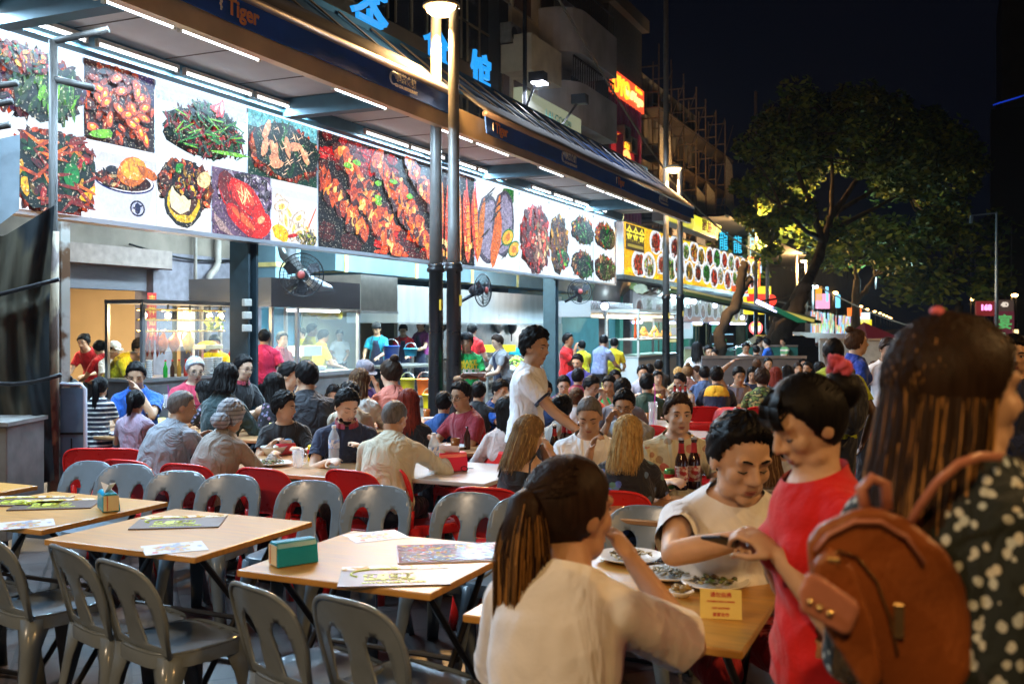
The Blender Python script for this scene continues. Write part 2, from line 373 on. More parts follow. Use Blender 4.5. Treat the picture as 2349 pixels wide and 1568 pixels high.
def strands(mb, M, rnd, n, style, length, spread=1.0, width=.004, drape=None):
    """thin hair ribbons from the scalp, falling free; head coordinates. style: long | tail"""
    tw_ = 1.7 if (style == 'tail' and length > .38) else 1.0
    for s in range(n):
        mb.cur = 1 if rnd.random() < (.42 if tw_ > 1 else .34 if n > 3000 else .20) else 0
        a = rnd.uniform(0, 2*pi); u = rnd.random()**.7
        if style == 'long':
            if rnd.random() < .5: a = rnd.uniform(pi, 2*pi)         # more at the back
            th = .03 + 1.37*u
            if sin(a) > .15: th = .22 + .5*u
            pts = []
            side = 1 if cos(a) >= 0 else -1
            a0 = a if sin(a) < .2 else (0 if side > 0 else pi) + side*rnd.uniform(-.35,.25)
            for i in range(4):
                f_ = i/3; tt = th + (1.75-th)*f_; aa = a + (a0-a)*f_; R = 1.13 + rnd.uniform(0,.06)
                pts.append(Vector((.077*R*sin(tt)*cos(aa), -.01+.097*R*sin(tt)*sin(aa), .024+.096*R*cos(tt))))
            p = pts[-1]; L = length*rnd.uniform(.82,1.05); nx = rnd.uniform(-1,1)
            for i in range(1,7):
                f_ = i/6; w_ = .0045*sin(f_*7+nx*5)
                pts.append(Vector((p.x*(1+.28*spread*f_)+w_+nx*.010*f_, p.y*(1-.05*f_) - .035*f_*spread, p.z - L*f_)))
        else:
            tie = Vector((0,-.118,.045)) if style == 'tail' else Vector((0,-.10,.10))
            th = .15+1.35*rnd.random(); s0 = Vector((.077*1.08*sin(th)*cos(a), -.01+.097*1.08*sin(th)*sin(a), .024+.096*1.08*cos(th)))
            if s0.y > .05 and s0.z < .05: continue
            md_ = (s0+tie)/2; c0 = Vector((0,-.01,.024)); md_ = c0 + (md_-c0).normalized()*.108
            pts = [s0, md_, tie + Vector((rnd.uniform(-1,1)*.010, rnd.uniform(-1,1)*.01, rnd.uniform(-1,1)*.010))]
            p = tie; L = length*rnd.uniform(.75,1.05); ax_, ay = rnd.uniform(-1,1), rnd.uniform(-1,1)
            for i in range(1,9):
                f_ = i/8; wd = .034*tw_*sin(min(1,f_*2.2)*pi/2)*(1-.45*f_)
                pts.append(Vector((p.x+ax_*wd*spread+.012*sin(f_*4), p.y - .030*sin(min(1,f_*2.5)*pi/2) + .02*f_ + ay*wd, p.z + .018*sin(min(1,f_*4)*pi) - L*f_**1.25)))
        w2 = width*rnd.uniform(.6,1.3); P_ = [M @ p for p in pts]
        if drape: P_ = [drape(p) for p in P_]
        ctr = M @ Vector((0,-.01,.0)); vs = []
        tw = rnd.uniform(-.7,.7)
        for i, p in enumerate(P_):
            t_ = (P_[min(i+1,len(P_)-1)]-P_[max(i-1,0)]).normalized(); o = (p-ctr); o = (o - t_*o.dot(t_)).normalized()
            sd = t_.cross(o).normalized(); sd = (sd*cos(tw)+o*sin(tw)); ww = w2*(1 if i < len(P_)-2 else .5 if i == len(P_)-2 else .12)
            vs += [p - sd*ww, p + o*ww*.25, p + sd*ww]
        fs = []
        for i in range(len(P_)-1):
            b = i*3; fs += [(b,b+1,b+4,b+3),(b+1,b+2,b+5,b+4)]
        if mb.cur and (style == 'tail' or n > 1500): s_ = rnd.choice((3,3,4)) if style == 'tail' else rnd.choice((1,2,3,4,5,6,7,8)); mb.cur = 0; mb.add(vs[:s_*3+3], fs[:s_*2]); mb.cur = 1; mb.add(vs[s_*3:], [tuple(q-s_*3 for q in f) for f in fs[s_*2:]])
        else: mb.add(vs, fs)
    mb.cur = 0

PEOPLE = []
def person(label, ox, oy, D, pose='sit', phi=180, top=('tee', None), hair=('short','black'), sk='m', lean=12, hy=0, hp=10, hr=0,
           arms=('table','table'), w=1.0, fem=False, bottom=None, face=True, glasses=False, vox=None, group=None, zt=None, seat=.46,
           curl=(.5,.5), lift=0, beard=False, sidelean=0, poles=(None,None), cat='person', adj=None, hk=1.0, logo=None, seedx=0):
    rnd = random.Random(int(ox*7+oy*13+seedx)); near = D < 3.8
    vox = vox or (.0055 if near else .0085 if D < 7.6 else .012)
    zt = zt if zt is not None else CAMZ + (748-oy)/FO*D
    L = radians(lean)
    if pose == 'sit':
        pz = seat + .09; nom = .47*cos(L) + .11*cos(L*.8) + .165; k = (zt - pz)/nom
        if k > 1.16: k = 1.16
        if k < .74: pz += 0; k = max(.6, k)
    else:
        pz = None; nom = .93 + .47*cos(L) + .11*cos(L*.8) + .165; k = zt/(nom+.01); pz = .93*k
    # spine
    spine = [Vector((0,0,pz))]; dirs = []
    for i in range(12):
        t = i/11; a = L*(.45 + .95*t); d = Vector((sin(radians(sidelean))*(.4+t), sin(a), cos(a))).normalized(); dirs.append(d)
        spine.append(spine[-1] + d*(.05*k))
    def sp(t):                                   # t in metres (unscaled) along the spine from the pelvis
        f = t/.05
        if f <= 0: return spine[0] + dirs[0]*(t*k), dirs[0]
        i = min(int(f), 11); return spine[i] + dirs[i]*((f-i)*.05*k), dirs[i]
    neckd = Vector((sin(radians(sidelean)), sin(L*.75), cos(L*.75))).normalized()
    nb = sp(.49)[0]; hd = nb + neckd*(.115*k) + Vector((0,.02*k,.015*k))
    hk_ = k*hk
    HM = Matrix.Translation(hd) @ Euler((-radians(hp), radians(hr), -radians(hy)), 'XYZ').to_matrix().to_4x4()
    HM = Matrix.Translation(hd) @ Matrix.Rotation(-radians(hy),4,'Z') @ Matrix.Rotation(radians(hr),4,'Y') @ Matrix.Rotation(-radians(hp),4,'X') @ Matrix.Scale(hk_,4)
    # root so that the head lands where asked
    rz = heading(phi); htgt = P(ox, oy, D); R = Matrix.Rotation(rz, 3, 'Z'); off = R @ Vector((hd.x, hd.y, 0))
    root = Vector((htgt.x - off.x, htgt.y - off.y, lift))
    T = thing('person', label, cat, root, rz, group)
    # ---- limbs
    shw = (.138 if fem else .165)*(.5+.5*w)*k; sc, sd = sp(.435)
    S = [sc + Vector((-shw, 0, -.035*k)), sc + Vector((shw, 0, -.035*k))]; l1, l2 = .285*k, .25*k
    Wt = []; E = []
    for i, a in enumerate(arms):
        sg = -1 if i == 0 else 1
        v = Vector(ARM[a]) if isinstance(a, str) else Vector(a)
        if isinstance(a, str): v.x *= sg; v += Vector((rnd.uniform(-.02,.02), rnd.uniform(-.03,.03), rnd.uniform(-.015,.015))) if a not in ('down',) else Vector((0,0,0))
        tgt = sc + v*k
        if a in ('table','reach') and pose == 'sit': tgt.z = max(tgt.z, .80)
        e, wv = ik(S[i], tgt, l1, l2, Vector(poles[i]) if poles[i] else Vector((sg*.55, -.45, -.8)) if a not in ('head',) else Vector((sg*1, .2, .15))); E.append(e); Wt.append(wv)
    hips = [Vector((-.085*k,0,pz-.01)), Vector((.085*k,0,pz-.01))]
    if pose == 'sit':
        KN = [Vector((-.13*k,.40*k,seat+.05)), Vector((.13*k,.40*k,seat+.05))]; AN = [Vector((-.13*k,.36*k+rnd.uniform(-.1,.1),.08)), Vector((.13*k,.38*k+rnd.uniform(-.1,.08),.08))]
    else:
        st = .05 if pose == 'stand' else .20
        KN = [Vector((-.095*k,.02*k-(st*.2),.50*k)), Vector((.095*k,.03*k+st*.6,.50*k))]; AN = [Vector((-.10*k,-.02-st,.085*k)), Vector((.10*k,-.01+st*.6,.085*k))]
    sg_ = 10 if not near else 14
    b = MB()
    bw = w*k; tw = (.90 if fem else 1.0)
    rings_t = [(-.10,.10,.085),(-.05,.155,.118),(.05,.160,.118),(.16,(.125 if fem else .143),.098),(.26,.145,.108),(.35,.158*tw,.115),(.42,.150*tw,.100),(.465,.115*tw,.080),(.50,.066,.060),(.54,.054,.056),(.57,.052,.056)]
    def torso(mb, infl, t0=-1, t1=1, extra=None):
        rg = []; n = 20
        for t, rx, ry in rings_t:
            if t < t0 or t > t1: continue
            c, d = sp(t); fy = Vector((0,1,0)); fy = (fy - d*fy.dot(d)).normalized(); fx = fy.cross(d)
            fat = (w-1)*(1.3 if .0 <= t <= .3 else .5) + 1 if t < .46 else 1
            a_, b_ = (rx*fat + infl)*k, (ry*fat + infl)*k
            if extra: a_, b_ = extra(t, a_, b_)
            rg.append([c + fx*(a_*cos(2*pi*q/n)) + fy*(b_*sin(2*pi*q/n)) for q in range(n)])
        mb.loft(rg)
        if fem and t0 < .3:
            for s_ in (-1,1):
                c, d = sp(.30); mb.sph(c + Vector((s_*.070*k, .078*k, 0)), ((.062+infl*.6)*k,)*3)
        if w > 1.12: c, d = sp(.12); mb.sph(c + Vector((0,.05*k,0)), ((.15*w+infl)*k,(.13*w+infl)*k,(.15+infl)*k))
    torso(b, 0)
    for i in (0,1):
        s_ = -1 if i == 0 else 1
        b.cap(sc + Vector((s_*.05*k,0,-.01*k)), S[i], .062*k, .052*k, sg_); b.cap(sp(.50)[0], S[i] + Vector((-s_*.03*k,0,.02*k)), .040*k, .036*k, sg_)
        fa = .92 if fem else 1.0
        b.cap(S[i], E[i], .050*k*fa*(.6+.4*w), .038*k*fa, sg_); mid = E[i].lerp(Wt[i], .3); b.cap(E[i], mid, .038*k*fa, .041*k*fa, sg_); b.cap(mid, Wt[i], .041*k*fa, .026*k*fa, sg_)
        fd = (Wt[i]-E[i]).normalized(); nn = Vector((-s_*.5,.1,-.85)) if arms[i] not in ('down',) else Vector((-s_,0,0))
        hdir = (fd + Vector((0,.25,-.1))).normalized() if arms[i] not in ('down','head') else fd
        hand(b, Wt[i], hdir, nn, s_, k*(.93 if fem else 1.0), curl[i], 6 if not near else 8)
        b.cap(hips[i], KN[i], .082*k*(.4+.6*w), .056*k, sg_); m_ = KN[i].lerp(AN[i], .3); b.cap(KN[i], m_, .054*k, .054*k, sg_); b.cap(m_, AN[i], .054*k, .034*k, sg_)
        b.cap(AN[i] + Vector((0,-.03*k,-.035*k)), AN[i] + Vector((0.01*s_,.14*k,-.05*k)), .036*k, .028*k, sg_)
    # neck and head
    b.cap(sp(.48)[0], HM @ Vector((0,-.022,-.055)), .056*k*(1 if not fem else .88), .052*k*(1 if not fem else .86), sg_)
    def hs(c, r): q = HM.to_3x3(); b.sph(HM @ Vector(c), r, q, 20, 14)
    hs((0,-.010,.025),(.076,.095,.092)); hs((0,.020,-.030),(.063,.066,.084)); hs((0,.058,-.092),(.026,.024,.020))
    hs((-.035,.028,-.070),(.029,.036,.032)); hs((.035,.028,-.070),(.029,.036,.032))
    for s_ in (-1,1):
        hs((s_*.037,.053,-.020),(.027,.027,.028)); hs((s_*.078,-.004,-.004),(.009,.022,.032))
        hs((s_*.031,.066,.008),(.0155,.0135,.0125))
    def hc(p, q, r1, r2): b.cap(HM @ Vector(p), HM @ Vector(q), r1*hk_, r2*hk_, 10)
    hc((-.042,.072,.030),(.042,.072,.030),.0125,.0125); hc((0,.082,.022),(0,.104,-.020),.0085,.0125)
    hc((-.012,.092,-.026),(.012,.092,-.026),.0095,.0095); hc((-.022,.074,-.062),(.022,.074,-.062),.0105,.0105); hc((-.016,.083,-.050),(.016,.083,-.050),.007,.007)
    me = remesh(b, vox*k, 3)
    link(me, 'body', skin(sk), T, True)
    # ---- face details
    if face:
        nn_ = 8
        for s_ in (-1,1):
            m = MB(); m.tube([HM @ Vector(p) for p in ((s_*.014,.0880,.030),(s_*.030,.0870,.0355),(s_*.050,.0740,.031))], [.0026*hk_,.0040*hk_,.0022*hk_], 6); m.build('eyebrow', hairm('dkbrown' if hair[1] in ('blonde','dirty','grey') else 'black'), T)
            if hp > 14 and D < 8:
                m = MB(); m.tube([HM @ Vector(p) for p in ((s_*.017,.0775,.0005),(s_*.031,.0800,-.0035),(s_*.045,.0725,.000))], [.0015*hk_,.0026*hk_,.0015*hk_], 6); m.build('eyelashes', BLK(), T)
            else:
                m = MB(); m.sph(HM @ Vector((s_*.031,.0735,.0075)), (.0140,.0075,.0052), HM.to_3x3(), 10, 6); e_ = m.build('eye', EYW(), T, True)
                m = MB(); m.sph(HM @ Vector((s_*.031,.0785,.0075)), (.0058,.0035,.0052), HM.to_3x3(), 10, 6); m.build('iris', BLK(), e_)
                m = MB(); m.tube([HM @ Vector(p) for p in ((s_*.016,.078,.0105),(s_*.031,.0815,.0140),(s_*.046,.0735,.010))], .0020*hk_, 6); m.build('eyelashes', BLK(), T)
        m = MB(); q = HM.to_3x3(); m.sph(HM @ Vector((0,.0815,-.0585)), (.0225,.0080,.0042), q, 12, 6); m.sph(HM @ Vector((0,.0800,-.0665)), (.0190,.0080,.0050), q, 12, 6); m.build('mouth', LIP(), T, True)
    if glasses:
        m = MB()
        for s_ in (-1,1):
            m.tube([HM @ Vector((s_*.033+.025*cos(a), .100-.012*abs(cos(a)+s_*.5), .005+.018*sin(a))) for a in np.linspace(0,2*pi,15)], .0016*hk_, 5, False)
            m.tube([HM @ Vector(p) for p in ((s_*.057,.090,.012),(s_*.080,.06,.012),(s_*.083,-.01,.008))], .0016*hk_, 5)
        m.tube([HM @ Vector((-.009,.103,.008)), HM @ Vector((.009,.103,.008))], .0016*hk_, 5); m.build('glasses', BLK(), T)
    if beard:
        m = MB()
        for s_ in (-1,1): m.sph(HM @ Vector((s_*.040,.028,-.072)), (.022,.038,.034), q, 10, 8)
        m.sph(HM @ Vector((0,.060,-.092)), (.032,.027,.026), q, 12, 8); m.tube([HM @ Vector(p) for p in ((-.027,.074,-.062),(-.014,.086,-.046),(.014,.086,-.046),(.027,.074,-.062))], .006*hk_, 6)
        bm_ = remesh(m, .006*k, 1); link(bm_, 'beard', hairm('black'), T, True)
    # ---- hair
    hst, hcol = hair[0], hair[1]; hm = hairm(hcol)
    if hst != 'none':
        m = MB()
        if hst in ('short','spiky'):
            cap_hair(m, HM, 'short', rnd, .013 if hst == 'short' else .022)
            if hst == 'spiky' or D < 10: strands_short(m, HM, rnd, 480 if D < 8 else 160, .022 if hst == 'short' else .034)
        elif hst == 'crop': cap_hair(m, HM, 'short', rnd, .005)
        elif hst == 'bald': cap_hair(m, HM, 'bald', rnd, .005)
        elif hst in ('long','bob'):
            cap_hair(m, HM, 'women', rnd, .016, .15 if near else 1); ln = hair[2] if len(hair) > 2 else (.30 if hst == 'long' else .13)
            mm = MB(); z0 = .02; rg = []
            for i in range(7):
                f_ = i/6; a_ = .083*(1+.22*f_); n_ = 20
                rg.append([HM @ Vector((a_*cos(2*pi*q_/n_), -.030-.02*f_ + (.062-.012*f_)*sin(2*pi*q_/n_), z0 - ln*f_*.92)) for q_ in range(n_)])
            m.loft(rg)
            strands(m, HM, rnd, 3800 if near else 700 if D < 7.6 else 200, 'long', ln, 2.2 if ln > .4 else 1.0, .0017 if near else .0032 if D < 7.6 else .008)
        elif hst in ('tail','hightail'):
            cap_hair(m, HM, 'women', rnd, .012, .2 if near else 1); ln = hair[2] if len(hair) > 2 else .30
            tie = Vector((0,-.118,.045)); rg = [HM @ (tie + Vector((0,-.030*sin(min(1,f_*2.5)*pi/2)+.02*f_, .018*sin(min(1,f_*4)*pi)-ln*.9*f_**1.25))) for f_ in [i/8 for i in range(9)]]
            m.tube(rg, [x*hk_*(1.5 if ln > .38 else 1) for x in (.014,.026,.030,.030,.028,.025,.021,.015,.005)], 10)
            strands(m, HM, rnd, 2200 if near else 300 if D < 8 else 110, 'tail', ln, 1.0, .0018 if near else .005)
        elif hst == 'bun':
            cap_hair(m, HM, 'women', rnd, .013); m.sph(HM @ Vector((0,-.115,.055)), (.045,.040,.045), HM.to_3x3(), 16, 12)
            strands(m, HM, rnd, 150, 'tail', .03, .8, .005)
        elif hst == 'fringebun':
            cap_hair(m, HM, 'women', rnd, .012, .25); m.sph(HM @ Vector((0,-.125,.035)), (.055,.045,.052), HM.to_3x3(), 20, 14); strands(m, HM, rnd, 900, 'tail', .03, .8, .002)
            for _ in range(240):
                x0 = rnd.uniform(-.050,.050); z1 = .036+.1*abs(x0)+rnd.uniform(-.008,.008); w2 = .0022; P_ = [HM @ Vector(q) for q in ((x0*.5,.040,.119),(x0*.9,.078,.090),(x0*1.08,.090,.060),(x0*1.15,.090,z1))]
                for a_, c_ in zip(P_, P_[1:]): m.bar(a_, c_, w2*2, w2)
        elif hst == 'topbun':
            cap_hair(m, HM, 'women', rnd, .013); m.sph(HM @ Vector((0,-.07,.125)), (.042,.040,.036), HM.to_3x3(), 16, 12)
        elif hst == 'hijab':
            cap_hair(m, HM, 'women', rnd, .020); m.sph(HM @ Vector((0,-.115,-.055)), (.075,.055,.06), HM.to_3x3(), 16, 12)
            for i in range(26):
                a = rnd.uniform(0,2*pi); r_ = rnd.uniform(.2,1); m.sph(HM @ Vector((.06*r_*cos(a), -.155+.02*r_, -.055+.05*r_*sin(a))), (.022,.014,.016), HM.to_3x3(), 8, 6)
        if hst == 'hijab': m.build('headscarf', hair[2], T, True)
        else: m.build('hair', [hm, hairm({'highlight':'gold','brown':'dirty','dirty':'blonde','blonde':'gold'}.get(hcol, hcol))], T, True)
    ctx = dict(T=T, HM=HM, k=k, sp=sp, S=S, E=E, W=Wt, sc=sc, hk=hk_, rnd=rnd, torso=torso, pz=pz, hips=hips, KN=KN, AN=AN, D=D, root=root, rz=rz)
    # ---- garments
    style, gm = top[0], top[1]
    if style != 'none':
        g = MB(); infl = .020 if style != 'tight' else .012
        t1 = .60; hem = top[2] if len(top) > 2 else None
        torso(g, infl, -1 if pose == 'sit' or hem == 'long' else -.06, t1)
        slv = {'tee': .62, 'polo': .62, 'tight': .5, 'long': 2, 'vest': 0, 'tank': 0, 'halter': 0, 'dress': .55, 'loose': .8}.get(style, .62)
        planes = []
        nk = {'tee': .505, 'polo': .515, 'tight': .50, 'long': .510, 'vest': .49, 'tank': .46, 'halter': .36, 'dress': .495, 'loose': .490}[style]
        c, d = sp(nk); planes.append((c, (d + Vector((0,max(0,.30-.012*lean),0))).normalized(), ('c', c, Vector((0,0,1)), .15*k) if (slv > 1 or 'head' in arms) else None))
        for i in (0,1):
            s_ = -1 if i == 0 else 1
            if slv:
                g.cap(sc + Vector((s_*.05*k,0,-.01*k)), S[i], .076*k, .064*k, sg_); g.cap(sp(.505)[0], S[i] + Vector((-s_*.03*k,0,.02*k)), .052*k, .047*k, sg_)
                if slv < 1:
                    e = S[i].lerp(E[i], slv+.12); wd = .061 if style != 'loose' else .092; g.cap(S[i], e, .064*k*(.6+.4*w), wd*k*(.6+.4*w)*(.92 if fem else 1), sg_)
                    u_ = (E[i]-S[i]).normalized(); pt = S[i].lerp(E[i], slv); planes.append((pt, u_, ('c', pt, u_, (.085 if style != 'loose' else .11)*k)))
                else:
                    g.cap(S[i], E[i], .062*k*(.6+.4*w), .054*k, sg_); e = E[i].lerp(Wt[i], 1.0); g.cap(E[i], e, .057*k, .038*k, sg_); planes.append((E[i].lerp(Wt[i], .93), (Wt[i]-E[i]).normalized(), .07*k))
            elif style == 'vest': g.cap(sc + Vector((s_*.04*k,0,.012*k)), sc + Vector((s_*.125*k,0,.0)), .072*k, .066*k, sg_)
            elif style == 'tank': g.cap(sc + Vector((s_*.075*k,.0,-.03*k)), sc + Vector((s_*.085*k,0,.035*k)), .058*k, .040*k, sg_)
        if style == 'dress' or hem == 'skirt':
            zb = top[3] if len(top) > 3 else .45; rg = []
            for f_ in (0,.35,.7,1): rg.append([Vector(((.17+.05*f_)*k*cos(a), (.13+.05*f_)*k*sin(a), pz+.06*k - (pz+.06*k-zb)*f_)) for a in np.linspace(0,2*pi,20,endpoint=False)])
            g.loft(rg); planes.append((Vector((0,0,zb+.02)), Vector((0,0,-1)), None))
        elif pose != 'sit': c, d = sp(-.04); planes.append((c, -d, None))
        gv = .0065 if near else .009 if D < 7.6 else .013
        me = remesh(g, gv*k, 8); ph = [rnd.uniform(0,6.3) for _ in range(8)]; am = (.0050 if near else .0065)*k
        def folds(co):
            x, y, z = co[:,0], co[:,1], co[:,2]
            def rdg(t): return 1 - 2*np.abs(np.sin(t))**.7          # sharp valleys, soft ridges
            v = rdg(z*16+x*13+y*5+ph[0]+1.6*np.sin(x*9+z*7+ph[1]))*np.clip(np.sin(x*11-z*6+y*9+ph[2])+.3,0,1) + .7*rdg(z*21-x*17+y*9+ph[3]+1.2*np.sin(z*11+ph[7]))*np.clip(np.sin(x*13+y*11+z*5+ph[4])+.2,0,1) + .3*np.sin(x*70+z*45+ph[5])*np.sin(z*30+ph[6])
            zlow = np.clip(1 - (z-pz)/(.45*k), .25, 1)
            return am*v*zlow
        disp_np(me, folds); cut(me, planes)
        nm = {'dress':'dress','polo':'polo_shirt','long':'sweater','vest':'vest','tank':'tank_top','halter':'halter_top'}.get(style,'t_shirt')
        o = link(me, nm, gm, T, True); ctx['top'] = o
        if style in ('polo',):
            m = MB(); c, d = sp(.50); fy = (Vector((0,1,0)) - d*d.y).normalized(); fx = fy.cross(d)
            m.loft([[c + d*(h_*k) + fx*(r_*k*cos(a)) + fy*(r_*1.02*k*sin(a)+.004*k) for a in np.linspace(radians(100),radians(440),18)] for h_, r_ in ((-.012,.082),(.022,.070),(.024,.078),(-.008,.094))], False, False)
            m.build('collar', top[2] if len(top) > 2 and not isinstance(top[2], str) else gm, T, True)
    # ---- trousers
    bt = bottom or TRS()
    m = MB(); cutl = getattr(bt, 'short', False)
    torso_b = [(-.11,.10,.09),(-.05,.168,.130),(.03,.168,.128)]
    rg = []
    for t, rx, ry in torso_b:
        c, d = sp(t); rg.append([c + Vector((rx*w*k*cos(a), ry*w*k*sin(a), 0)) for a in np.linspace(0,2*pi,16,endpoint=False)])
    if style not in ('dress',) and hem_ok(top):
        m.loft(rg)
        for i in (0,1):
            m.cap(hips[i], KN[i], .096*k*(.4+.6*w), .070*k, 10)
            if bt.name != 'cloth_red_shorts' and bt.name != 'cloth_denim_shorts': m.cap(KN[i], AN[i], .068*k, .050*k, 10)
        me = remesh(m, .013*k if not near else .009, 2); ph2 = rnd.uniform(0,6)
        disp_np(me, lambda co: .004*np.sin(co[:,2]*55+co[:,1]*40+ph2)*np.sin(co[:,0]*40+ph2)); link(me, 'shorts' if 'shorts' in bt.name else 'trousers', bt, T, True)
        m = MB()
        if D < 16:
            for i in (0,1):
                m = MB(); a = AN[i]; m.cap(a+Vector((0,-.035*k,-.045*k)), a+Vector((0,.15*k,-.052*k)), .042*k, .034*k, 10); m.build('shoe', mk('shoe', (.03,.028,.03), .5), T, True)
    PEOPLE.append(ctx)
    return ctx
def hem_ok(top): return not (len(top) > 2 and top[2] == 'skirt')

def strands_short(mb, M, rnd, n, ln):
    for _ in range(n):
        a = rnd.uniform(0,2*pi); th = rnd.uniform(0,1.25); d = Vector((sin(th)*cos(a), sin(th)*sin(a), cos(th)))
        if d.y > .35 and th > .75: continue
        if d.y > -.2 and th > 1.15: continue
        p = Vector((.077*d.x, -.01+.097*d.y, .024+.095*d.z)) + d*.008
        fl = Vector((d.x*.6+rnd.uniform(-.5,.5), d.y*.4+.35+rnd.uniform(-.5,.5), -.15+rnd.uniform(-.2,.3)))
        q = p + d*ln*.45 + fl*ln*.35; r_ = q + fl*ln*.5 - Vector((0,0,ln*.15)); s_ = d.cross(fl).normalized()*.0028
        P_ = [M @ v for v in (p-s_, p+s_, q-s_*.8, q+s_*.8, r_)]
        mb.add(P_, [(0,1,3,2),(2,3,4)])
# ------------------------------------------------------------------ the place
R_ = random.Random(11)
STEEL = mk('stainless', (.58,.59,.61), .30, .72, var=.15, vscale=3, stretch=(1,1,.3))
STEELD = mk('stainless_dull', (.42,.42,.43), .42, .9, var=.2, vscale=6)
BLACKM = mk('black_metal', (.012,.012,.014), .4, .3, var=.3)
NAVY = mk('navy_paint', (.014,.07,.25), .9, spec=.1, var=.2, vscale=3, bump=.1)
TEAL = mk('teal_steel', (.04,.10,.13), .55, var=.2, vscale=4)
CREAM = mk('cream_wall', (.66,.60,.46), .85, var=.2, vscale=1.2, bump=.2)
GREYW = mk('grey_wall', (.44,.44,.47), .85, var=.25, vscale=1.0, bump=.2)
PLAST = mk('stained_plaster', (.20,.165,.14), .9, var=.35, vscale=1.6, bump=.3, bscale=12)
BROWN = mk('brown_wall', (.11,.075,.045), .8, var=.3, vscale=.9)
DARK = mk('near_black', (.012,.012,.014), .8)
GLASS = mk('glass_pane', (.85,.95,.93), .05, alpha=.16, spec=.9)
PIPE = mk('painted_pipe', (.30,.26,.24), .6, var=.2)
WHITEP = mk('white_plastic', (.7,.7,.7), .4, var=.05)
REDP = mk('red_plastic', (.62,.018,.016), .28, var=.12, vscale=5, spec=.5)
GREYP = mk('grey_plastic', (.17,.21,.245), .22, var=.12, vscale=7, bump=.05, bscale=30, spec=.5)
WOODT = mk('beech_laminate', (.47,.235,.045), .34, var=.18, vscale=4, stretch=(1,9,1), spec=.5)
WOODE = mk('table_edge', (.34,.19,.06), .5, var=.2)
def emi(name, col, s): return mk('glow_'+name, col, emis=s, ecol=col)

# ground: one sheet, tiled paving near, asphalt beyond
def ground_mat():
    m = bpy.data.materials.new('stone_paving'); m.use_nodes = True; n = m.node_tree.nodes; L = m.node_tree.links; b = n['Principled BSDF']
    tc = n.new('ShaderNodeTexCoord'); mp = n.new('ShaderNodeMapping'); mp.inputs['Rotation'].default_value = (0,0,radians(45)); L.new(tc.outputs['Object'], mp.inputs[0])
    br = n.new('ShaderNodeTexBrick'); br.inputs['Scale'].default_value = 1.0; br.inputs['Brick Width'].default_value = .42; br.inputs['Row Height'].default_value = .28
    br.inputs['Mortar Size'].default_value = .010; br.inputs['Color1'].default_value = (.05,.038,.036,1); br.inputs['Color2'].default_value = (.075,.055,.05,1); br.inputs['Mortar'].default_value = (.014,.012,.011,1)
    L.new(mp.outputs[0], br.inputs[0]); nz = n.new('ShaderNodeTexNoise'); nz.inputs['Scale'].default_value = 3; nz.inputs['Detail'].default_value = 6; L.new(tc.outputs['Object'], nz.inputs[0])
    mx = n.new('ShaderNodeMixRGB'); mx.blend_type = 'MULTIPLY'; mx.inputs[0].default_value = .7; L.new(br.outputs[0], mx.inputs[1]); L.new(nz.outputs[0], mx.inputs[2])
    L.new(mx.outputs[0], b.inputs['Base Color']); mr = n.new('ShaderNodeMapRange'); mr.inputs[3].default_value = .25; mr.inputs[4].default_value = .7; L.new(nz.outputs[0], mr.inputs[0]); L.new(mr.outputs[0], b.inputs['Roughness'])
    bp = n.new('ShaderNodeBump'); bp.inputs['Strength'].default_value = .5; bp.inputs['Distance'].default_value = .01; L.new(br.outputs['Fac'], bp.inputs['Height']); bp.invert = True; L.new(bp.outputs[0], b.inputs['Normal'])
    return m
g = MB(); g.quad((-300,-100,0),(300,-100,0),(300,700,0),(-300,700,0)); struct('pavement', g, ground_mat())
g = MB(); g.box(-2.2,26,.0,6,600,.004); struct('road', g, mk('asphalt', (.045,.045,.05), .6, var=.3, vscale=2, bump=.3, bscale=60))

# ---- street lamps ---------------------------------------------------
POLE = mk('lamp_pole_paint', (.24,.235,.225), .45, .4, var=.12)
BASE = mk('lamp_base_black', (.010,.010,.011), .30, var=.2, spec=.6)
SOD = (1.0, .56, .20)
def lamp_mesh(H, arm):
    d = {}
    m = MB(); m.lathe((0,0,0), [(.085,2.45),(.078,3),(.066,H-.5),(.058,H+.02),(.02,H+.05)], 20); d['pole'] = m.mesh()
    m = MB(); m.lathe((0,0,0), [(.15,0),(.15,.05),(.115,.12),(.105,.6),(.100,.62),(.095,1.5),(.092,2.42),(.118,2.43),(.120,2.47),(.100,2.49),(.115,2.51),(.085,2.54)], 20); d['base'] = m.mesh()
    m = MB(); m.cbox((.092,-.035,2.05), (.03,.04,.14)); d['plate'] = m.mesh()
    m = MB(); m.lathe((arm,0,H), [(.03,.10),(.10,.085),(.235,.03),(.24,.0),(.225,-.012),(.21,.005)], 28); m.bar((0,0,H+.02),(arm,0,H+.04),.05); d['shade'] = m.mesh()
    m = MB(); m.lathe((arm,0,H), [(.205,-.002),(.19,-.06),(.14,-.10),(.06,-.12),(.004,-.125)], 28); d['bulb'] = m.mesh()
    return d
LM = lamp_mesh(5.80, -.16)
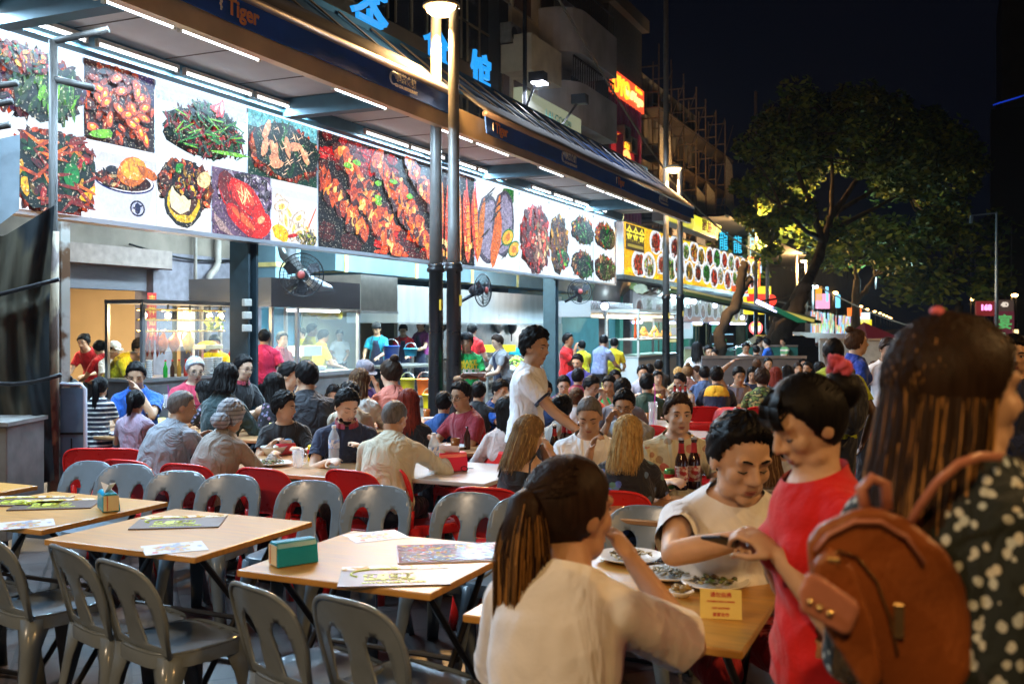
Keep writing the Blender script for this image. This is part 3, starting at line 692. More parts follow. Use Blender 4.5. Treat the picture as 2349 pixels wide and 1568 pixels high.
def street_lamp(x, y, label, H=5.80, light=300, arm=1, rz=0, sc=1, bulb=9, far=False):
    T = thing('street_lamp', label, 'street lamp', (x,y,0), rz, 'street lamps along the food street'); T.scale = (sc,sc,sc)
    link(LM['pole'], 'pole', POLE, T, True) if not LM['pole'].materials else lk(LM['pole'], 'pole', T)
    link(LM['base'], 'base', BASE, T, True) if not LM['base'].materials else lk(LM['base'], 'base', T)
    link(LM['plate'], 'number_plate', mk('amber_plate', (.6,.35,.02), .5), T) if not LM['plate'].materials else lk(LM['plate'], 'number_plate', T)
    s = link(LM['shade'], 'lamp_shade', mk('lamp_shade_metal', (.5,.42,.30), .4, .6), T, True) if not LM['shade'].materials else lk(LM['shade'], 'lamp_shade', T)
    if not LM['bulb'].materials: link(LM['bulb'], 'bulb', mk('sodium_bulb', (1,.62,.25), emis=bulb, ecol=(1,.66,.30)), s, True)
    else: lk(LM['bulb'], 'bulb', s)
    if far: bl_ = bpy.data.objects.new('bloom_ball', FARB); COL.objects.link(bl_); bl_.parent = T
    if light:
        l = bpy.data.lights.new('lamp_light','SPOT' if light not in (420,) else 'POINT'); l.energy = light
        if l.type == 'SPOT': l.spot_size = radians(146); l.spot_blend = .35; l.energy = light*1.3
        l.color = SOD if light != 430 else (1,.80,.58); l.shadow_soft_size = .18
        o = bpy.data.objects.new('lamp_light', l); COL.objects.link(o); o.parent = T; o.location = (-.16,0,H-.36)
        if l.type == 'SPOT':
            l2 = bpy.data.lights.new('lamp_glow','POINT'); l2.energy = min(light,400)*.35; l2.color = SOD; l2.shadow_soft_size = .18; o = bpy.data.objects.new('lamp_glow', l2); COL.objects.link(o); o.parent = T; o.location = (-.16,0,H-.36)
        else: l.energy = light*9
    return T
def lk(me, name, parent):
    o = bpy.data.objects.new(name, me); COL.objects.link(o); o.parent = parent; return o
FB_ = MB(); FB_.sph((-.16,0,5.62),(.40,.40,.22)); FARB = FB_.mesh(); FARB.materials.append(mk('far_lamp_bloom', (1,.6,.2), emis=12, ecol=(1,.55,.18)))  # oversized glowing ball, added to stand for bloom round the far lamps
p = G(1041, 12.7); street_lamp(p.x, p.y, 'near street lamp with its round lit head at the top edge of the photo', light=1000, rz=radians(20))
p = G(1000, 12.95)
def bare_pole(x, y, H, label, r=.06, group=None, base=True):
    T = thing('tall_pole', label, 'pole', (x,y,0), 0, group)
    m = MB(); m.lathe((0,0,0), [(.088,2.45),(.075,4),(r,H),(.02,H+.03)], 18); m.build('shaft', POLE, T, True)
    if base:
        m = MB(); m.lathe((0,0,0), [(.15,0),(.15,.05),(.115,.12),(.105,.6),(.095,1.5),(.092,2.42),(.118,2.43),(.120,2.47),(.100,2.49),(.115,2.51),(.085,2.54)], 20); m.build('base', BASE, T, True)
        m = MB(); m.cbox((.092,-.035,2.0), (.03,.04,.14)); m.build('number_plate', MATS['amber_plate'], T)
    return T
bare_pole(p.x, p.y, 9.5, 'tall plain pole rising behind the canopy beside the near street lamp')
LAMPS = [(1557,385,'street lamp at the far end of the blue canopy'),(1757,522,'street lamp in front of the turquoise neon characters'),(1847,597,'street lamp among the leaning tree trunks'),
         (1915,668,'street lamp left of the bright banner stalls'),(1945,688,'street lamp behind the white lit boards'),(1973,700,'street lamp by the pale tree stem')]
for i, (ox, oy, lb) in enumerate(LAMPS):
    D = 4.08*FO/(748-oy); p = G(ox+3, D); street_lamp(p.x, p.y, lb, light=[1100,420,420,250,0,0][i], far=i>2)
    q = G(ox-12 if i < 3 else ox-2, D*1.005); bare_pole(q.x-.2, q.y, [10.5,11.5,12,13,14,14][i], 'tall bare pole beside the ' + lb, group=None, base=i < 2)
xs = [(1991,707),(2008,712),(2020,716),(2028,720),(2035,723),(2041,726),(2045,728)]
for i, (ox, oy) in enumerate(xs):
    D = 4.08*FO/(748-oy); p = G(ox, D); street_lamp(p.x, p.y, 'one of the tiny lamps of the far row that dwindles down the street', light=0, far=True)['group'] = 'far street lamps in a row'
for ox, oy, lb in ((2331,673,'right-hand street lamp nearest the photo edge'),(2281,690,'right-hand street lamp beside the brown banner'),(2243,702,'right-hand street lamp beside the pink neon numbers'),(2236,683,'small round amber lamp behind the pink neon numbers')):
    D = 4.08*FO/(748-oy); p = G(ox, D); T = street_lamp(p.x, p.y, lb, light=0, far=True)
    bare_pole(p.x-.5, p.y+.5, 13+R_.random()*4, 'tall bare pole behind the ' + lb, base=False)
street_lamp(-4.9, -2.6, 'street lamp standing behind the photographer on the left', light=430, rz=0)
street_lamp(.6, -4.4, 'street lamp standing right behind the photographer', light=470, rz=pi)
street_lamp(4.6, 4.4, 'street lamp standing outside the frame on the right', light=640, rz=pi)
street_lamp(4.8, 17.5, 'second street lamp outside the frame on the right', light=1700, rz=pi)
p = G(2286, 60); T = thing('street_light_mast', 'tall thin grey mast with a short unlit arm at the top', 'street light', (p.x,p.y,0), heading(0))
zt_ = CAMZ + (748-488)/FO*60
m = MB(); m.lathe((0,0,0), [(.14,0),(.10,4),(.06,zt_),(.02,zt_+.1)], 12); m.build('pole', mk('galvanised', (.30,.36,.44), .5, .5), T, True)
m = MB(); m.bar((0,0,zt_),(1.5,0,zt_-.15),.08); m.bar((1.5,0,zt_-.15),(1.55,0,zt_-.6),.14); m.build('arm', MATS['galvanised'], T)

# ---- canopy ----------------------------------------------------------
FAS = -6.0; Y0 = 1.0; Y1 = YW(1590,6.0); YB = YW(1046,6.0); YC = YW(1114,6.0)
CP = thing('canopy', 'long blue canopy with a lit underside above the food court', 'canopy', (-7, 12, 0)); CP.location = (0,0,0)
CLOTHN = mk('navy_canvas', (.015,.09,.50), .75, var=.12, vscale=2, bump=.15, bscale=30)
CLOTHG = mk('grey_canvas', (.11,.11,.13), .95, spec=.05, var=.2, vscale=2.5, bump=.2, bscale=14, stretch=(1,.3,1))
def banner(y0, y1, zl, zh):
    m = MB(); n = 40
    rg = []
    for i in range(n+1):
        y = y0+(y1-y0)*i/n; wv = .012*sin(y*3.1)+.008*sin(y*7.7)
        rg.append([Vector((FAS+wv+.01, y, zl)), Vector((FAS+wv*.5, y, (zl+zh)/2)), Vector((FAS, y, zh)), Vector((FAS-.02,y,zh)), Vector((FAS+wv*.5-.02, y, (zl+zh)/2)), Vector((FAS+wv-.01, y, zl))])
    m.loft(rg); m.build('valance', CLOTHN, CP, False)
    m = MB(); m.tube([(FAS-.01,y0,zh+.04),(FAS-.01,y1,zh+.04)], .045, 10); m.build('roller', mk('bronze_bar', (.26,.20,.19), .4, .5), CP, True)
    m = MB(); rg = []
    for i in range(n+1):
        y = y0+(y1-y0)*i/n; wv = .02*sin(y*2.3)
        rg.append([Vector((FAS-.03, y, zh+.09)), Vector((FAS-.15+wv, y, zh+.17-wv)), Vector((FAS-.42, y, zh+.40)), Vector((FAS-.42,y,zh+.43)), Vector((FAS-.15+wv,y,zh+.20-wv)), Vector((FAS-.05,y,zh+.12))])
    m.loft(rg); m.build('awning_cloth', CLOTHG, CP, True)
banner(Y0, YB, 4.48, 4.72); banner(YC, Y1, 4.42, 4.66)
m = MB(); m.add([(FAS-.35,Y0,5.02),(FAS-.35,Y1+.1,5.02),(-7.2,Y1+.1,5.70),(-7.2,Y0,5.70),(FAS-.35,Y0,4.99),(FAS-.35,Y1+.1,4.99),(-7.2,Y1+.1,5.66),(-7.2,Y0,5.66)], [(0,1,2,3),(4,7,6,5),(0,4,5,1),(3,2,6,7),(0,3,7,4),(1,5,6,2)]); m.build('roof_sheet', NAVY, CP)
m = MB(); y = Y0+.3
while y < Y1:
    m = MB(); a = Vector((FAS-.37,y,5.045)); b = Vector((-7.15,y,5.71)); m.bar(a,b,.06,.02); y += .78
    m.build('roof_batten', mk('batten', (.11,.11,.13), .6, var=.1), CP)
m = MB(); m.bar((-7.22,Y0,5.72),(-7.22,Y1,5.72),.09); m.build('ridge_rail', NAVY, CP)
m = MB(); m.box(-8.0,Y0,4.62,-6.12,24.6,4.66); m.build('ceiling', mk('ceiling_panel', (.55,.55,.55), .7, var=.12, vscale=1.2, bump=.1), CP)
for y in np.arange(Y0, 24.5, 1.22): m = MB(); m.box(-8.0,y,4.612,-6.15,y+.012,4.62); m.build('ceiling_joint', mk('joint', (.15,.12,.1), .8), CP)
m = MB()
for a, b, z0, z1 in ((-6.14,-6.04,4.30,4.62),): m.box(a,Y0,z0,b,24.6,z1)
m.build('gutter', mk('gutter_lamp_gold', (.75,.56,.34), .38, .35, var=.15, vscale=2, bump=.25, bscale=2.5), CP)  # gold of the lamp light is put into the metal's base colour
m = MB(); m.box(-7.98,Y0,4.44,-7.80,24.6,4.61); m.box(-6.42,Y0,4.50,-6.16,24.6,4.61)
for ox in (150, 780, 1205, 1420):
    y = YW(ox,7.0); m.box(-7.8,y-.09,4.38,-6.42,y+.09,4.61)
m.build('beam', TEAL, CP)
m = MB()
for ox in (600, 1290):
    m = MB(); y = YW(ox,8.0); m.box(-8.42,y-.10,0,-8.28,y+.10,4.6); m.box(-8.28,y-.10,0,-8.13,y-.06,4.6); m.box(-8.28,y+.06,0,-8.13,y+.10,4.6); m.box(-8.2800,y-.059,0,-8.2400,y+.059,4.6)
    m.build('column', mk('dark_teal_column', (.018,.035,.045), .5, var=.2), CP)
for zz in (2.02,1.86,1.70):
    m = MB(); m.cbox((-8.11,YW(585,8.0)-.02,zz), (.05,.14,.09)); m.build('switch_box', mk('beige_switch', (.45,.43,.38), .5), CP, bevel=.008)
# writing on the valance
OR = mk('print_orange', (.75,.30,.13), .7); WH = mk('print_white', (.75,.75,.78), .7); BLU = mk('print_pale_blue', (.5,.6,.8), .7)
ux = (0,1,0); uz = (0,0,1); FX = FAS+.030
def tiger(ox, zc, s):
    y = YW(ox, 6.0); text_on('Tiger', s, (FX, y+s*.5, zc), ux, uz, OR, CP, 'printed_word', .002, .006)
    m = MB(); 
    for a, b, r in ((0,.30,.11),(.03,.12,.09),(-.03,-.05,.075),(.05,-.22,.07),(.02,-.34,.05)): m.sph((FX-.0, y-s*.95+a*s*.6, zc+b*s*.75), (.006, r*s, r*s*1.1))
    m.build('printed_emblem', WH, CP)
def cucha(ox, zc, s):
    y = YW(ox, 6.0); text_on('粗茶食馆', s, (FX, y+s*.5, zc+s*.30), ux, uz, WH, CP, 'printed_characters', .002, .004)
    text_on('CU CHA RESTAURANT', s*.45, (FX, y+s*.5, zc-s*.52), ux, uz, WH, CP, 'printed_words', .002, .002)
    m = MB(); c = Vector((FX, y-s*2.1, zc)); m.tube([c+Vector((0, s*.75*cos(a)*(1-.05*a), s*.7*sin(a)*(1-.05*a))) for a in np.linspace(.3,5.4,18)], [s*.20*(1-i/22) for i in range(18)], 6, True)
    m.build('printed_wave', BLU, CP)
tiger(535, 4.60, .21); cucha(922, 4.60, .115); tiger(1140, 4.54, .20); cucha(1303, 4.54, .13); tiger(1418, 4.54, .20); cucha(1520, 4.54, .13)
tiger(120, 4.60, .21); cucha(-200,4.6,.115)

# fluorescent tubes (each lamp carries its own light)
TUBE = mk('fluorescent_tube', (.80,.88,1), emis=5, ecol=(.86,.92,1))
def tube_light(w, ox0, ox1, z, label, grp, power=34, doub=False, col=(.50,.76,1)):
    y0, y1 = YW(ox0,w), YW(ox1,w); L = y1-y0
    T = thing('fluorescent_lamp', label, 'lamp', (-w,(y0+y1)/2,z), 0, grp)
    m = MB(); m.box(-.025,-L/2-.02,.018,.025,L/2+.02,.055); m.cbox((0,-L/2-.01,0),(.035,.03,.05)); m.cbox((0,L/2+.01,0),(.035,.03,.05)); m.build('batten', mk('lamp_batten', (.55,.50,.42), .5), T)
    m = MB(); m.tube([(0,-L/2,0),(0,L/2,0)], .016, 8); m.build('tube', TUBE, T, True)
    if power:
        l = bpy.data.lights.new('tube_light','AREA'); l.shape = 'RECTANGLE'; l.size = .05; l.size_y = L; l.energy = power; l.color = col
        o = bpy.data.objects.new('tube_light', l); COL.objects.link(o); o.parent = T; o.location = (0,0,-.025)
inner = [(-420,-190),(-180,0),(5,195),(225,405),(425,575),(588,713),(838,935),(942,985),(1000,1018),(1050,1090),(1096,1160),(1220,1262),(1270,1312),(1318,1352),(1358,1390)]
outer = [(-600,-350),(-260,0),(20,215),(240,396),(414,592),(765,884),(1008,1082),(1090,1165),(1236,1290),(1344,1384),(1388,1425),(1430,1460),(1464,1495)]
nm_ = ['first','second','third','fourth','fifth','sixth','seventh','eighth','ninth','tenth','eleventh','twelfth','thirteenth','fourteenth','fifteenth']
for i, (a, b) in enumerate(inner): tube_light(7.72, a, b, 4.50, 'white fluorescent tube above the food pictures, %s from the near end of that row' % nm_[i], 'fluorescent tubes above the sign', 50)
for i, (a, b) in enumerate(outer): tube_light(6.30, a, b, 4.36, 'white fluorescent tube behind the blue valance, %s from the near end of that row' % nm_[i], 'fluorescent tubes behind the valance', 95 if i > 3 else 60)

# ---- food picture signs ---------------------------------------------
class Pic:
    """coloured paint shapes on a flat board; u along, v up (both in metres), all clipped to the panel"""
    def __init__(s, u0, v0, u1, v1, bg): s.b = (u0,v0,u1,v1); s.k = 0; s.mb = MB(); s.mb.usec = True; s.rect(0,0,1,1,bg)
    def put(s, pts, col):
        u0,v0,u1,v1 = s.b; s.k += 1; z = .0006*min(s.k, 2) + .00010*s.k; W = u1-u0; H = v1-v0
        p = [(min(max(a,0),1), min(max(b,0),1)) for a, b in pts]
        col = tuple(max(0,c)**2.4 for c in col)
        s.mb.add([(z, u0+a*W, v0+b*H) for a, b in p], [tuple(range(len(p)))], col)
    def rect(s, a, b, c, d, col): s.put([(a,b),(c,b),(c,d),(a,d)], col)
    def ell(s, cx, cy, rx, ry, col, rot=0, n=10, j=0, rnd=None):
        asp = (s.b[2]-s.b[0])/(s.b[3]-s.b[1]); pts = []
        for i in range(n):
            a = 2*pi*i/n; q = 1 + (rnd.uniform(-j,j) if rnd else 0); x, y = rx*cos(a)*q*asp, ry*sin(a)*q
            pts.append((cx+(x*cos(rot)-y*sin(rot))/asp, cy+x*sin(rot)+y*cos(rot)))
        s.put(pts, col)
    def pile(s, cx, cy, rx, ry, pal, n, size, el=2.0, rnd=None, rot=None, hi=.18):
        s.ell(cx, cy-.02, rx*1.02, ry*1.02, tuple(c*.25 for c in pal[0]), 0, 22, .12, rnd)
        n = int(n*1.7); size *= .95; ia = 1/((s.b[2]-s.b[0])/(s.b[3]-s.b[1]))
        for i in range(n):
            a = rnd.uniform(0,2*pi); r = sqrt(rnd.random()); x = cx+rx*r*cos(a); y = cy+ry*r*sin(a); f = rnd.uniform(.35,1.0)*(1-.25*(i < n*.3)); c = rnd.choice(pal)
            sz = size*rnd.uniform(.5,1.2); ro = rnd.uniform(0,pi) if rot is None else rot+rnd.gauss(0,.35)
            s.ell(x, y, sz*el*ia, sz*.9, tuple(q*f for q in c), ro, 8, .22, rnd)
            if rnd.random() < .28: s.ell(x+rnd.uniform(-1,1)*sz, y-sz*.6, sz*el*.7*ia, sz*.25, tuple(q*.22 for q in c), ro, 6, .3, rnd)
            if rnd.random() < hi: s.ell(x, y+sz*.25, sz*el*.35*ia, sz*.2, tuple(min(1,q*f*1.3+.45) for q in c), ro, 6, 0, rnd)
    def done(s, x, parent, m, name='food_picture'): 
        s.mb.v = [(x+a, b, c) for a, b, c in s.mb.v]; return s.mb.build(name, m, parent)
W_ = 8.0; SX = -8.0; sb = 1.72+.1375*W_; st_ = 1.72+.338*W_; sm = (sb+st_)/2 - .01
FOOD = mk('backlit_print', (1,1,1), vc=True, emis=1.0, spec=0, rough=1, ps=77)
S1 = thing('menu_lightbox', 'long backlit sign of food pictures under the blue canopy', 'sign', (0,0,0)); 
m = MB(); m.box(SX-.16,YW(-700,W_),sb,SX-.004,YW(1411,W_),st_); m.build('box', mk('lightbox_case', (.5,.5,.55), .5), S1)
m = MB(); m.box(SX-.17,YW(-700,W_),sb-.05,SX+.02,YW(1411,W_)+.02,sb-.002); m.box(SX-.17,YW(1411,W_)+.002,sb-.05,SX+.02,YW(1411,W_)+.04,st_+.03); m.build('rim', mk('aluminium_rim', (.62,.60,.64), .3, .8), S1)
m = MB(); m.box(SX-.10,YW(-700,W_),st_+.002,SX+.035,YW(1411,W_),st_+.035); m.build('top_rim', emi('rim', (.55,.75,1), 1.6), S1)
OG=(.95,.36,.05); RD=(.75,.05,.02); DR=(.35,.04,.02); GN=(.10,.42,.06); LG=(.45,.75,.10); YE=(1,.75,.12); BR=(.40,.16,.05); DB=(.14,.06,.03); CRM=(.98,.85,.6); WHT=(.95,.97,1); PK=(.95,.55,.40); PU=(.30,.08,.30)
rr = random.Random(5)
def panel(o0, o1, v0, v1, bg): return Pic(YW(o0,W_)+.004, v0, YW(o1,W_)-.004, v1, bg)
def fade(p, top=(.86,.93,1), n=4): 
    for i in range(n): f = i/n; p.rect(0, .75+.25*f, 1, 1, tuple(c*(.85+.15*f)*1.0 for c in top))
def dish(p): p.done(SX, S1, FOOD)
for a, b in ((-700,-420),(-420,-200)):
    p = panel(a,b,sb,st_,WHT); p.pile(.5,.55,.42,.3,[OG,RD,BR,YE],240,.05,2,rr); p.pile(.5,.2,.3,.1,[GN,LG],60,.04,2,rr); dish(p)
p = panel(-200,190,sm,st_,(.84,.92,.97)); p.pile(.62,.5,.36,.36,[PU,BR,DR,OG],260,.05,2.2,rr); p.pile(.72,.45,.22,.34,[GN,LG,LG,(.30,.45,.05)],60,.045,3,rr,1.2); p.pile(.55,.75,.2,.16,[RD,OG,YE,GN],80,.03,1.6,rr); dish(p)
p = panel(192,355,sm,st_,(.20,.10,.06)); p.put([(.5,1),(1,.6),(1,1)],(.22,.16,.30)); p.pile(.45,.5,.5,.5,[BR,OG,(.55,.20,.05)],170,.045,1.8,rr)
for i in range(26):
    x, y = rr.uniform(.05,.9), rr.uniform(.1,.95)
    if x+y > 1.5: continue
    a = rr.uniform(0,3); p.ell(x,y,.10,.062,(.50,.22,.08),a,12,.05,rr); p.ell(x,y,.085,.048,OG,a,12,.08,rr); p.ell(x+.01,y,.045,.028,YE,a,8,.2,rr); p.ell(x,y+.02,.02,.01,(1,.95,.7),a,6)
p.ell(.18,.09,.16,.06,LG,.2,8,.2,rr); dish(p)
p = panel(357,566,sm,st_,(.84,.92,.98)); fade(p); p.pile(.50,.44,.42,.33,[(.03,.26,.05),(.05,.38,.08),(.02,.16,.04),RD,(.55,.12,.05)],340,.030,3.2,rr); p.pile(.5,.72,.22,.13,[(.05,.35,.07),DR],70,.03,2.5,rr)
for i in range(34): p.ell(.5+rr.uniform(-.38,.38),.42+rr.uniform(-.26,.22),.085,.012,rr.choice([(.10,.50,.10),LG,(.03,.3,.05)]),rr.uniform(-.6,.9),8,.1,rr)
p.ell(.72,.20,.22,.030,LG,.05,10,.05,rr)
for i in range(4): p.ell(.56+.02*i,.80+.03*(i%2),.075,.055,(.85,.05,.12),.5*i,12); p.ell(.56+.02*i,.80+.03*(i%2),.050,.034,(.95,.75,.75) if i%2 else (.6,.02,.06),.5*i,10)
dish(p)
p = panel(568,727,sm,st_,(.05,.25,.18)); fade(p,(.5,.8,.85),2); p.pile(.5,.45,.5,.42,[PK,OG,(.85,.30,.12),RD],230,.042,2,rr); p.pile(.5,.5,.45,.4,[GN,(.05,.30,.06)],34,.04,3,rr)
for i in range(9): p.ell(rr.uniform(.15,.85),rr.uniform(.15,.8),.10,.075,(.95,.62,.45),rr.uniform(0,3),10,.15,rr)
for i in range(40): p.ell(rr.uniform(.1,.9),rr.uniform(.1,.8),.045,.008,(.98,.80,.65),rr.choice([.5,-.9]),4)
dish(p)
p = panel(-150,208,sb,sm,(.93,.95,1)); p.pile(.72,.5,.32,.5,[(.55,.18,.05),OG,BR,(.8,.3,.08)],260,.055,3.4,rr); p.pile(.7,.5,.3,.45,[GN,(.02,.45,.2),YE,RD],30,.06,2,rr); p.ell(.82,.48,.06,.16,(.02,.50,.22),-.3,10,.1,rr)
for i in range(26):
    cx, cy = rr.uniform(.45,.98), rr.uniform(.05,.9); p.ell(cx,cy,.09,.022,rr.choice([(.72,.30,.08),(.50,.13,.04),(.9,.45,.12)]),rr.uniform(-1,1),10,.1,rr)
dish(p)
p = panel(208,358,sb,sm,(.88,.90,.98)); fade(p,(.93,.95,1),2)
p.put([(.04,.5),(.96,.5),(.90,.25),(.72,.04),(.28,.04),(.10,.25)],(.80,.82,.93)); p.ell(.5,.55,.47,.17,(.10,.14,.40),0,24); p.ell(.5,.56,.455,.155,(.93,.93,.97),0,24); p.ell(.5,.55,.42,.13,(.25,.10,.06),0,24)
p.pile(.42,.56,.36,.11,[BR,DB,CRM,OG],70,.03,2,rr); p.ell(.30,.66,.10,.06,(.12,.05,.12)); p.ell(.60,.68,.24,.20,(.85,.45,.08),.3,14,.06,rr); p.ell(.62,.72,.20,.15,(.98,.66,.20),.3,14,.08,rr); p.ell(.85,.70,.18,.07,(.80,.42,.08),-.3,12,.1,rr)
p.ell(.68,.20,.12,.11,(.07,.08,.22),0,16); p.ell(.68,.20,.095,.085,(.75,.77,.90),0,14); p.ell(.68,.20,.05,.08,(.09,.10,.28),0,8); p.ell(.68,.22,.09,.02,(.09,.10,.28),.3,8); dish(p)
p = panel(359,484,sb,sm,(.92,.94,.97)); p.pile(.5,.62,.5,.38,[BR,DB,OG,(.65,.35,.10)],200,.045,1.8,rr); p.ell(.42,.36,.34,.34,(.10,.07,.04),.2,20,.05,rr); p.ell(.42,.38,.30,.30,(.85,.70,.10),.2,20,.05,rr); p.ell(.42,.44,.28,.26,(.30,.16,.06),.2,18,.1,rr); p.ell(.36,.42,.20,.22,(.98,.93,.75),.2,14,.08,rr)
p.pile(.55,.66,.32,.2,[DB,BR,YE,RD],80,.035,1.6,rr); p.ell(.32,.85,.08,.07,(.10,.55,.10),0,8,.4,rr); p.ell(.78,.75,.14,.12,CRM,.5,10,.1,rr); dish(p)
p = panel(486,620,sb,sm,(.42,.34,.45)); p.pile(.6,.7,.5,.3,[(.60,.52,.68),(.35,.25,.38),(.8,.75,.85)],110,.05,2,rr)
p.ell(.35,.62,.36,.22,(.45,.02,.02),-.6,18,.1,rr); p.ell(.55,.60,.34,.20,(.85,.10,.05),-.5,18,.08,rr); p.ell(.52,.66,.2,.1,(.98,.35,.22),-.5,12,.12,rr); p.ell(.50,.22,.36,.15,(.80,.05,.02),-.5,16,.05,rr); p.ell(.80,.22,.20,.20,(.92,.12,.03),.4,14,.05,rr); p.ell(.48,.28,.24,.06,(1,.42,.22),-.5,10); p.ell(.80,.30,.07,.06,(1,.70,.5),.4,8)
for i in range(10): p.ell(.12+.06*i,.5+rr.uniform(-.2,.3),.10,.02,(.75,.06,.03),rr.uniform(-1.4,-.6),6)
for i in range(12): p.ell(.5+rr.uniform(-.1,.1),.62+rr.uniform(-.05,.1),.08,.010,(1,.9,.65),rr.uniform(0,3),5)
p.ell(.12,.12,.25,.07,(.65,.55,.55),-.6,8); dish(p)
p = panel(622,728,sb,sm,(.88,.90,.98)); fade(p,WHT,2)
for i in range(16): x, y, a = rr.uniform(.12,.9), rr.uniform(.1,.68), rr.uniform(0,3); p.ell(x,y,.17,.10,(.78,.72,.66),a,12,.08,rr); p.ell(x,y,.14,.075,(.97,.93,.86),a,12,.1,rr); p.ell(x,y-.01,.08,.045,(.98,.80,.42),a,8,.2,rr)
p.ell(.18,.14,.18,.13,(.98,.78,.05),-.3,12,.08,rr); p.pile(.75,.12,.22,.12,[CRM,(.75,.8,.3),WHT],40,.035,1.5,rr); p.ell(.42,.12,.12,.035,(.8,.05,.08),.2,8); p.ell(.85,.45,.25,.02,(.9,.45,.2),1.0,6); dish(p)
# grilled skewers on charcoal
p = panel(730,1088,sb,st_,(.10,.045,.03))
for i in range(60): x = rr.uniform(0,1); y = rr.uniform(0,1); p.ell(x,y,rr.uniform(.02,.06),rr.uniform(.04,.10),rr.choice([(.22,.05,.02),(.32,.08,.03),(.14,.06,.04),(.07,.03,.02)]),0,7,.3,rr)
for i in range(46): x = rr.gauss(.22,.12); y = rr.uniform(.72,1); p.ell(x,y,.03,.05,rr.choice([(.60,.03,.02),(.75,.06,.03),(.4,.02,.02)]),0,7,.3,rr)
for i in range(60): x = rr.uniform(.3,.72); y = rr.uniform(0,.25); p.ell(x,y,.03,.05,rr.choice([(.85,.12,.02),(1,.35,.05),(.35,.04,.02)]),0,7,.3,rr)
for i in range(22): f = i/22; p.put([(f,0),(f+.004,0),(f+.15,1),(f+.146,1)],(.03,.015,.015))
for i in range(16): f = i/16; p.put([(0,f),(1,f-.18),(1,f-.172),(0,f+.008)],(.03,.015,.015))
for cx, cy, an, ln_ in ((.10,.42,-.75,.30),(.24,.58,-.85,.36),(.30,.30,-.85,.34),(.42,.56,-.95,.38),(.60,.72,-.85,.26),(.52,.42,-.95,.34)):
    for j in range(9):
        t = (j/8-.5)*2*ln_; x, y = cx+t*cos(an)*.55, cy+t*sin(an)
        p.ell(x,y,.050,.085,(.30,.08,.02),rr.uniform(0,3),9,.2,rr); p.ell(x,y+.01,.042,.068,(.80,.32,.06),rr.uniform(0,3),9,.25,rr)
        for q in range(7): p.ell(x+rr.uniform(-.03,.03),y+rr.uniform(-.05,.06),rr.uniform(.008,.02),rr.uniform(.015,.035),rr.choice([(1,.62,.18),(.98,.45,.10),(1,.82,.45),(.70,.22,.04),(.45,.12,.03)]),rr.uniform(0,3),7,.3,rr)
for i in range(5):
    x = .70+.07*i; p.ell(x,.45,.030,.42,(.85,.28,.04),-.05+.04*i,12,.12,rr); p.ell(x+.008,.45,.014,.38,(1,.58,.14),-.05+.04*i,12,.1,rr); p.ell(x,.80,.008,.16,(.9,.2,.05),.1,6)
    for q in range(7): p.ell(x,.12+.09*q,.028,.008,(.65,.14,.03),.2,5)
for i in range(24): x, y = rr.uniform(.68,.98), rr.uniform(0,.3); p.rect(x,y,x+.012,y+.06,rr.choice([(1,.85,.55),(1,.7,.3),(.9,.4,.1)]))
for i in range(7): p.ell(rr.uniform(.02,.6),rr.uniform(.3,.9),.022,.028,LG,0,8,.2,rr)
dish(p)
p = panel(1092,1190,sb,st_,(.88,.94,.98)); fade(p,WHT,2); p.ell(.70,.85,.22,.16,(.05,.40,.12),.6,8,.1,rr)
for x0, sgn in ((.26,0),(.62,.1)): p.ell(x0,.45+sgn,.26,.42,(.30,.27,.34),-.25,18,.05,rr); p.ell(x0+.02,.45+sgn,.19,.36,(.55,.52,.62),-.25,18,.08,rr); p.ell(x0-.16,.42+sgn,.06,.38,(.80,.45,.15),-.25,12,.1,rr)
for i in range(12): p.ell(.3+rr.uniform(-.1,.4),.12+.07*i,.14,.014,(.16,.12,.14),.5,6)
p.ell(.45,.35,.10,.35,(.85,.42,.12),-.35,12,.1,rr)
for c in ((.72,.40),(.88,.27)): p.ell(c[0],c[1],.16,.10,(.15,.45,.08),.3,14); p.ell(c[0],c[1],.13,.08,(.95,.70,.15),.3,14); p.ell(c[0],c[1],.07,.045,(.85,.50,.05),.3,10)
dish(p)
p = panel(1192,1258,sb,st_,(.88,.94,.98)); p.pile(.5,.45,.48,.42,[(.75,.03,.04),(.50,.02,.03),RD,(.95,.25,.15)],190,.055,1.6,rr); p.pile(.62,.38,.3,.25,[(.98,.72,.60),(.9,.3,.2),CRM],60,.04,1.4,rr); dish(p)
p = panel(1260,1306,sb,st_,(.85,.93,.98)); p.pile(.45,.45,.42,.38,[(.60,.38,.08),BR,YE,(.35,.22,.05)],150,.05,1.5,rr); p.pile(.6,.25,.3,.12,[GN,LG,RD],40,.04,1.5,rr); dish(p)
for a, b in ((1308,1360),(1362,1409)):
    for v0, v1, pal in ((sm,st_,[BR,OG,(.50,.10,.05),YE,GN]),(sb,sm,[BR,(.65,.30,.2),OG,GN,(.95,.75,.5),DR])):
        p = panel(a,b,v0,v1,(.85,.93,.98)); p.pile(.5,.45,.46,.38,pal,150,.06,1.8,rr); 
        if v0 == sm: p.ell(.5,.40,.12,.16,(.85,.40,.05),0,12); p.ell(.5,.40,.05,.08,(.12,.05,.02),0,10)
        p.pile(.6,.4,.4,.3,[(.05,.45,.12),GN],14,.07,2,rr); dish(p)

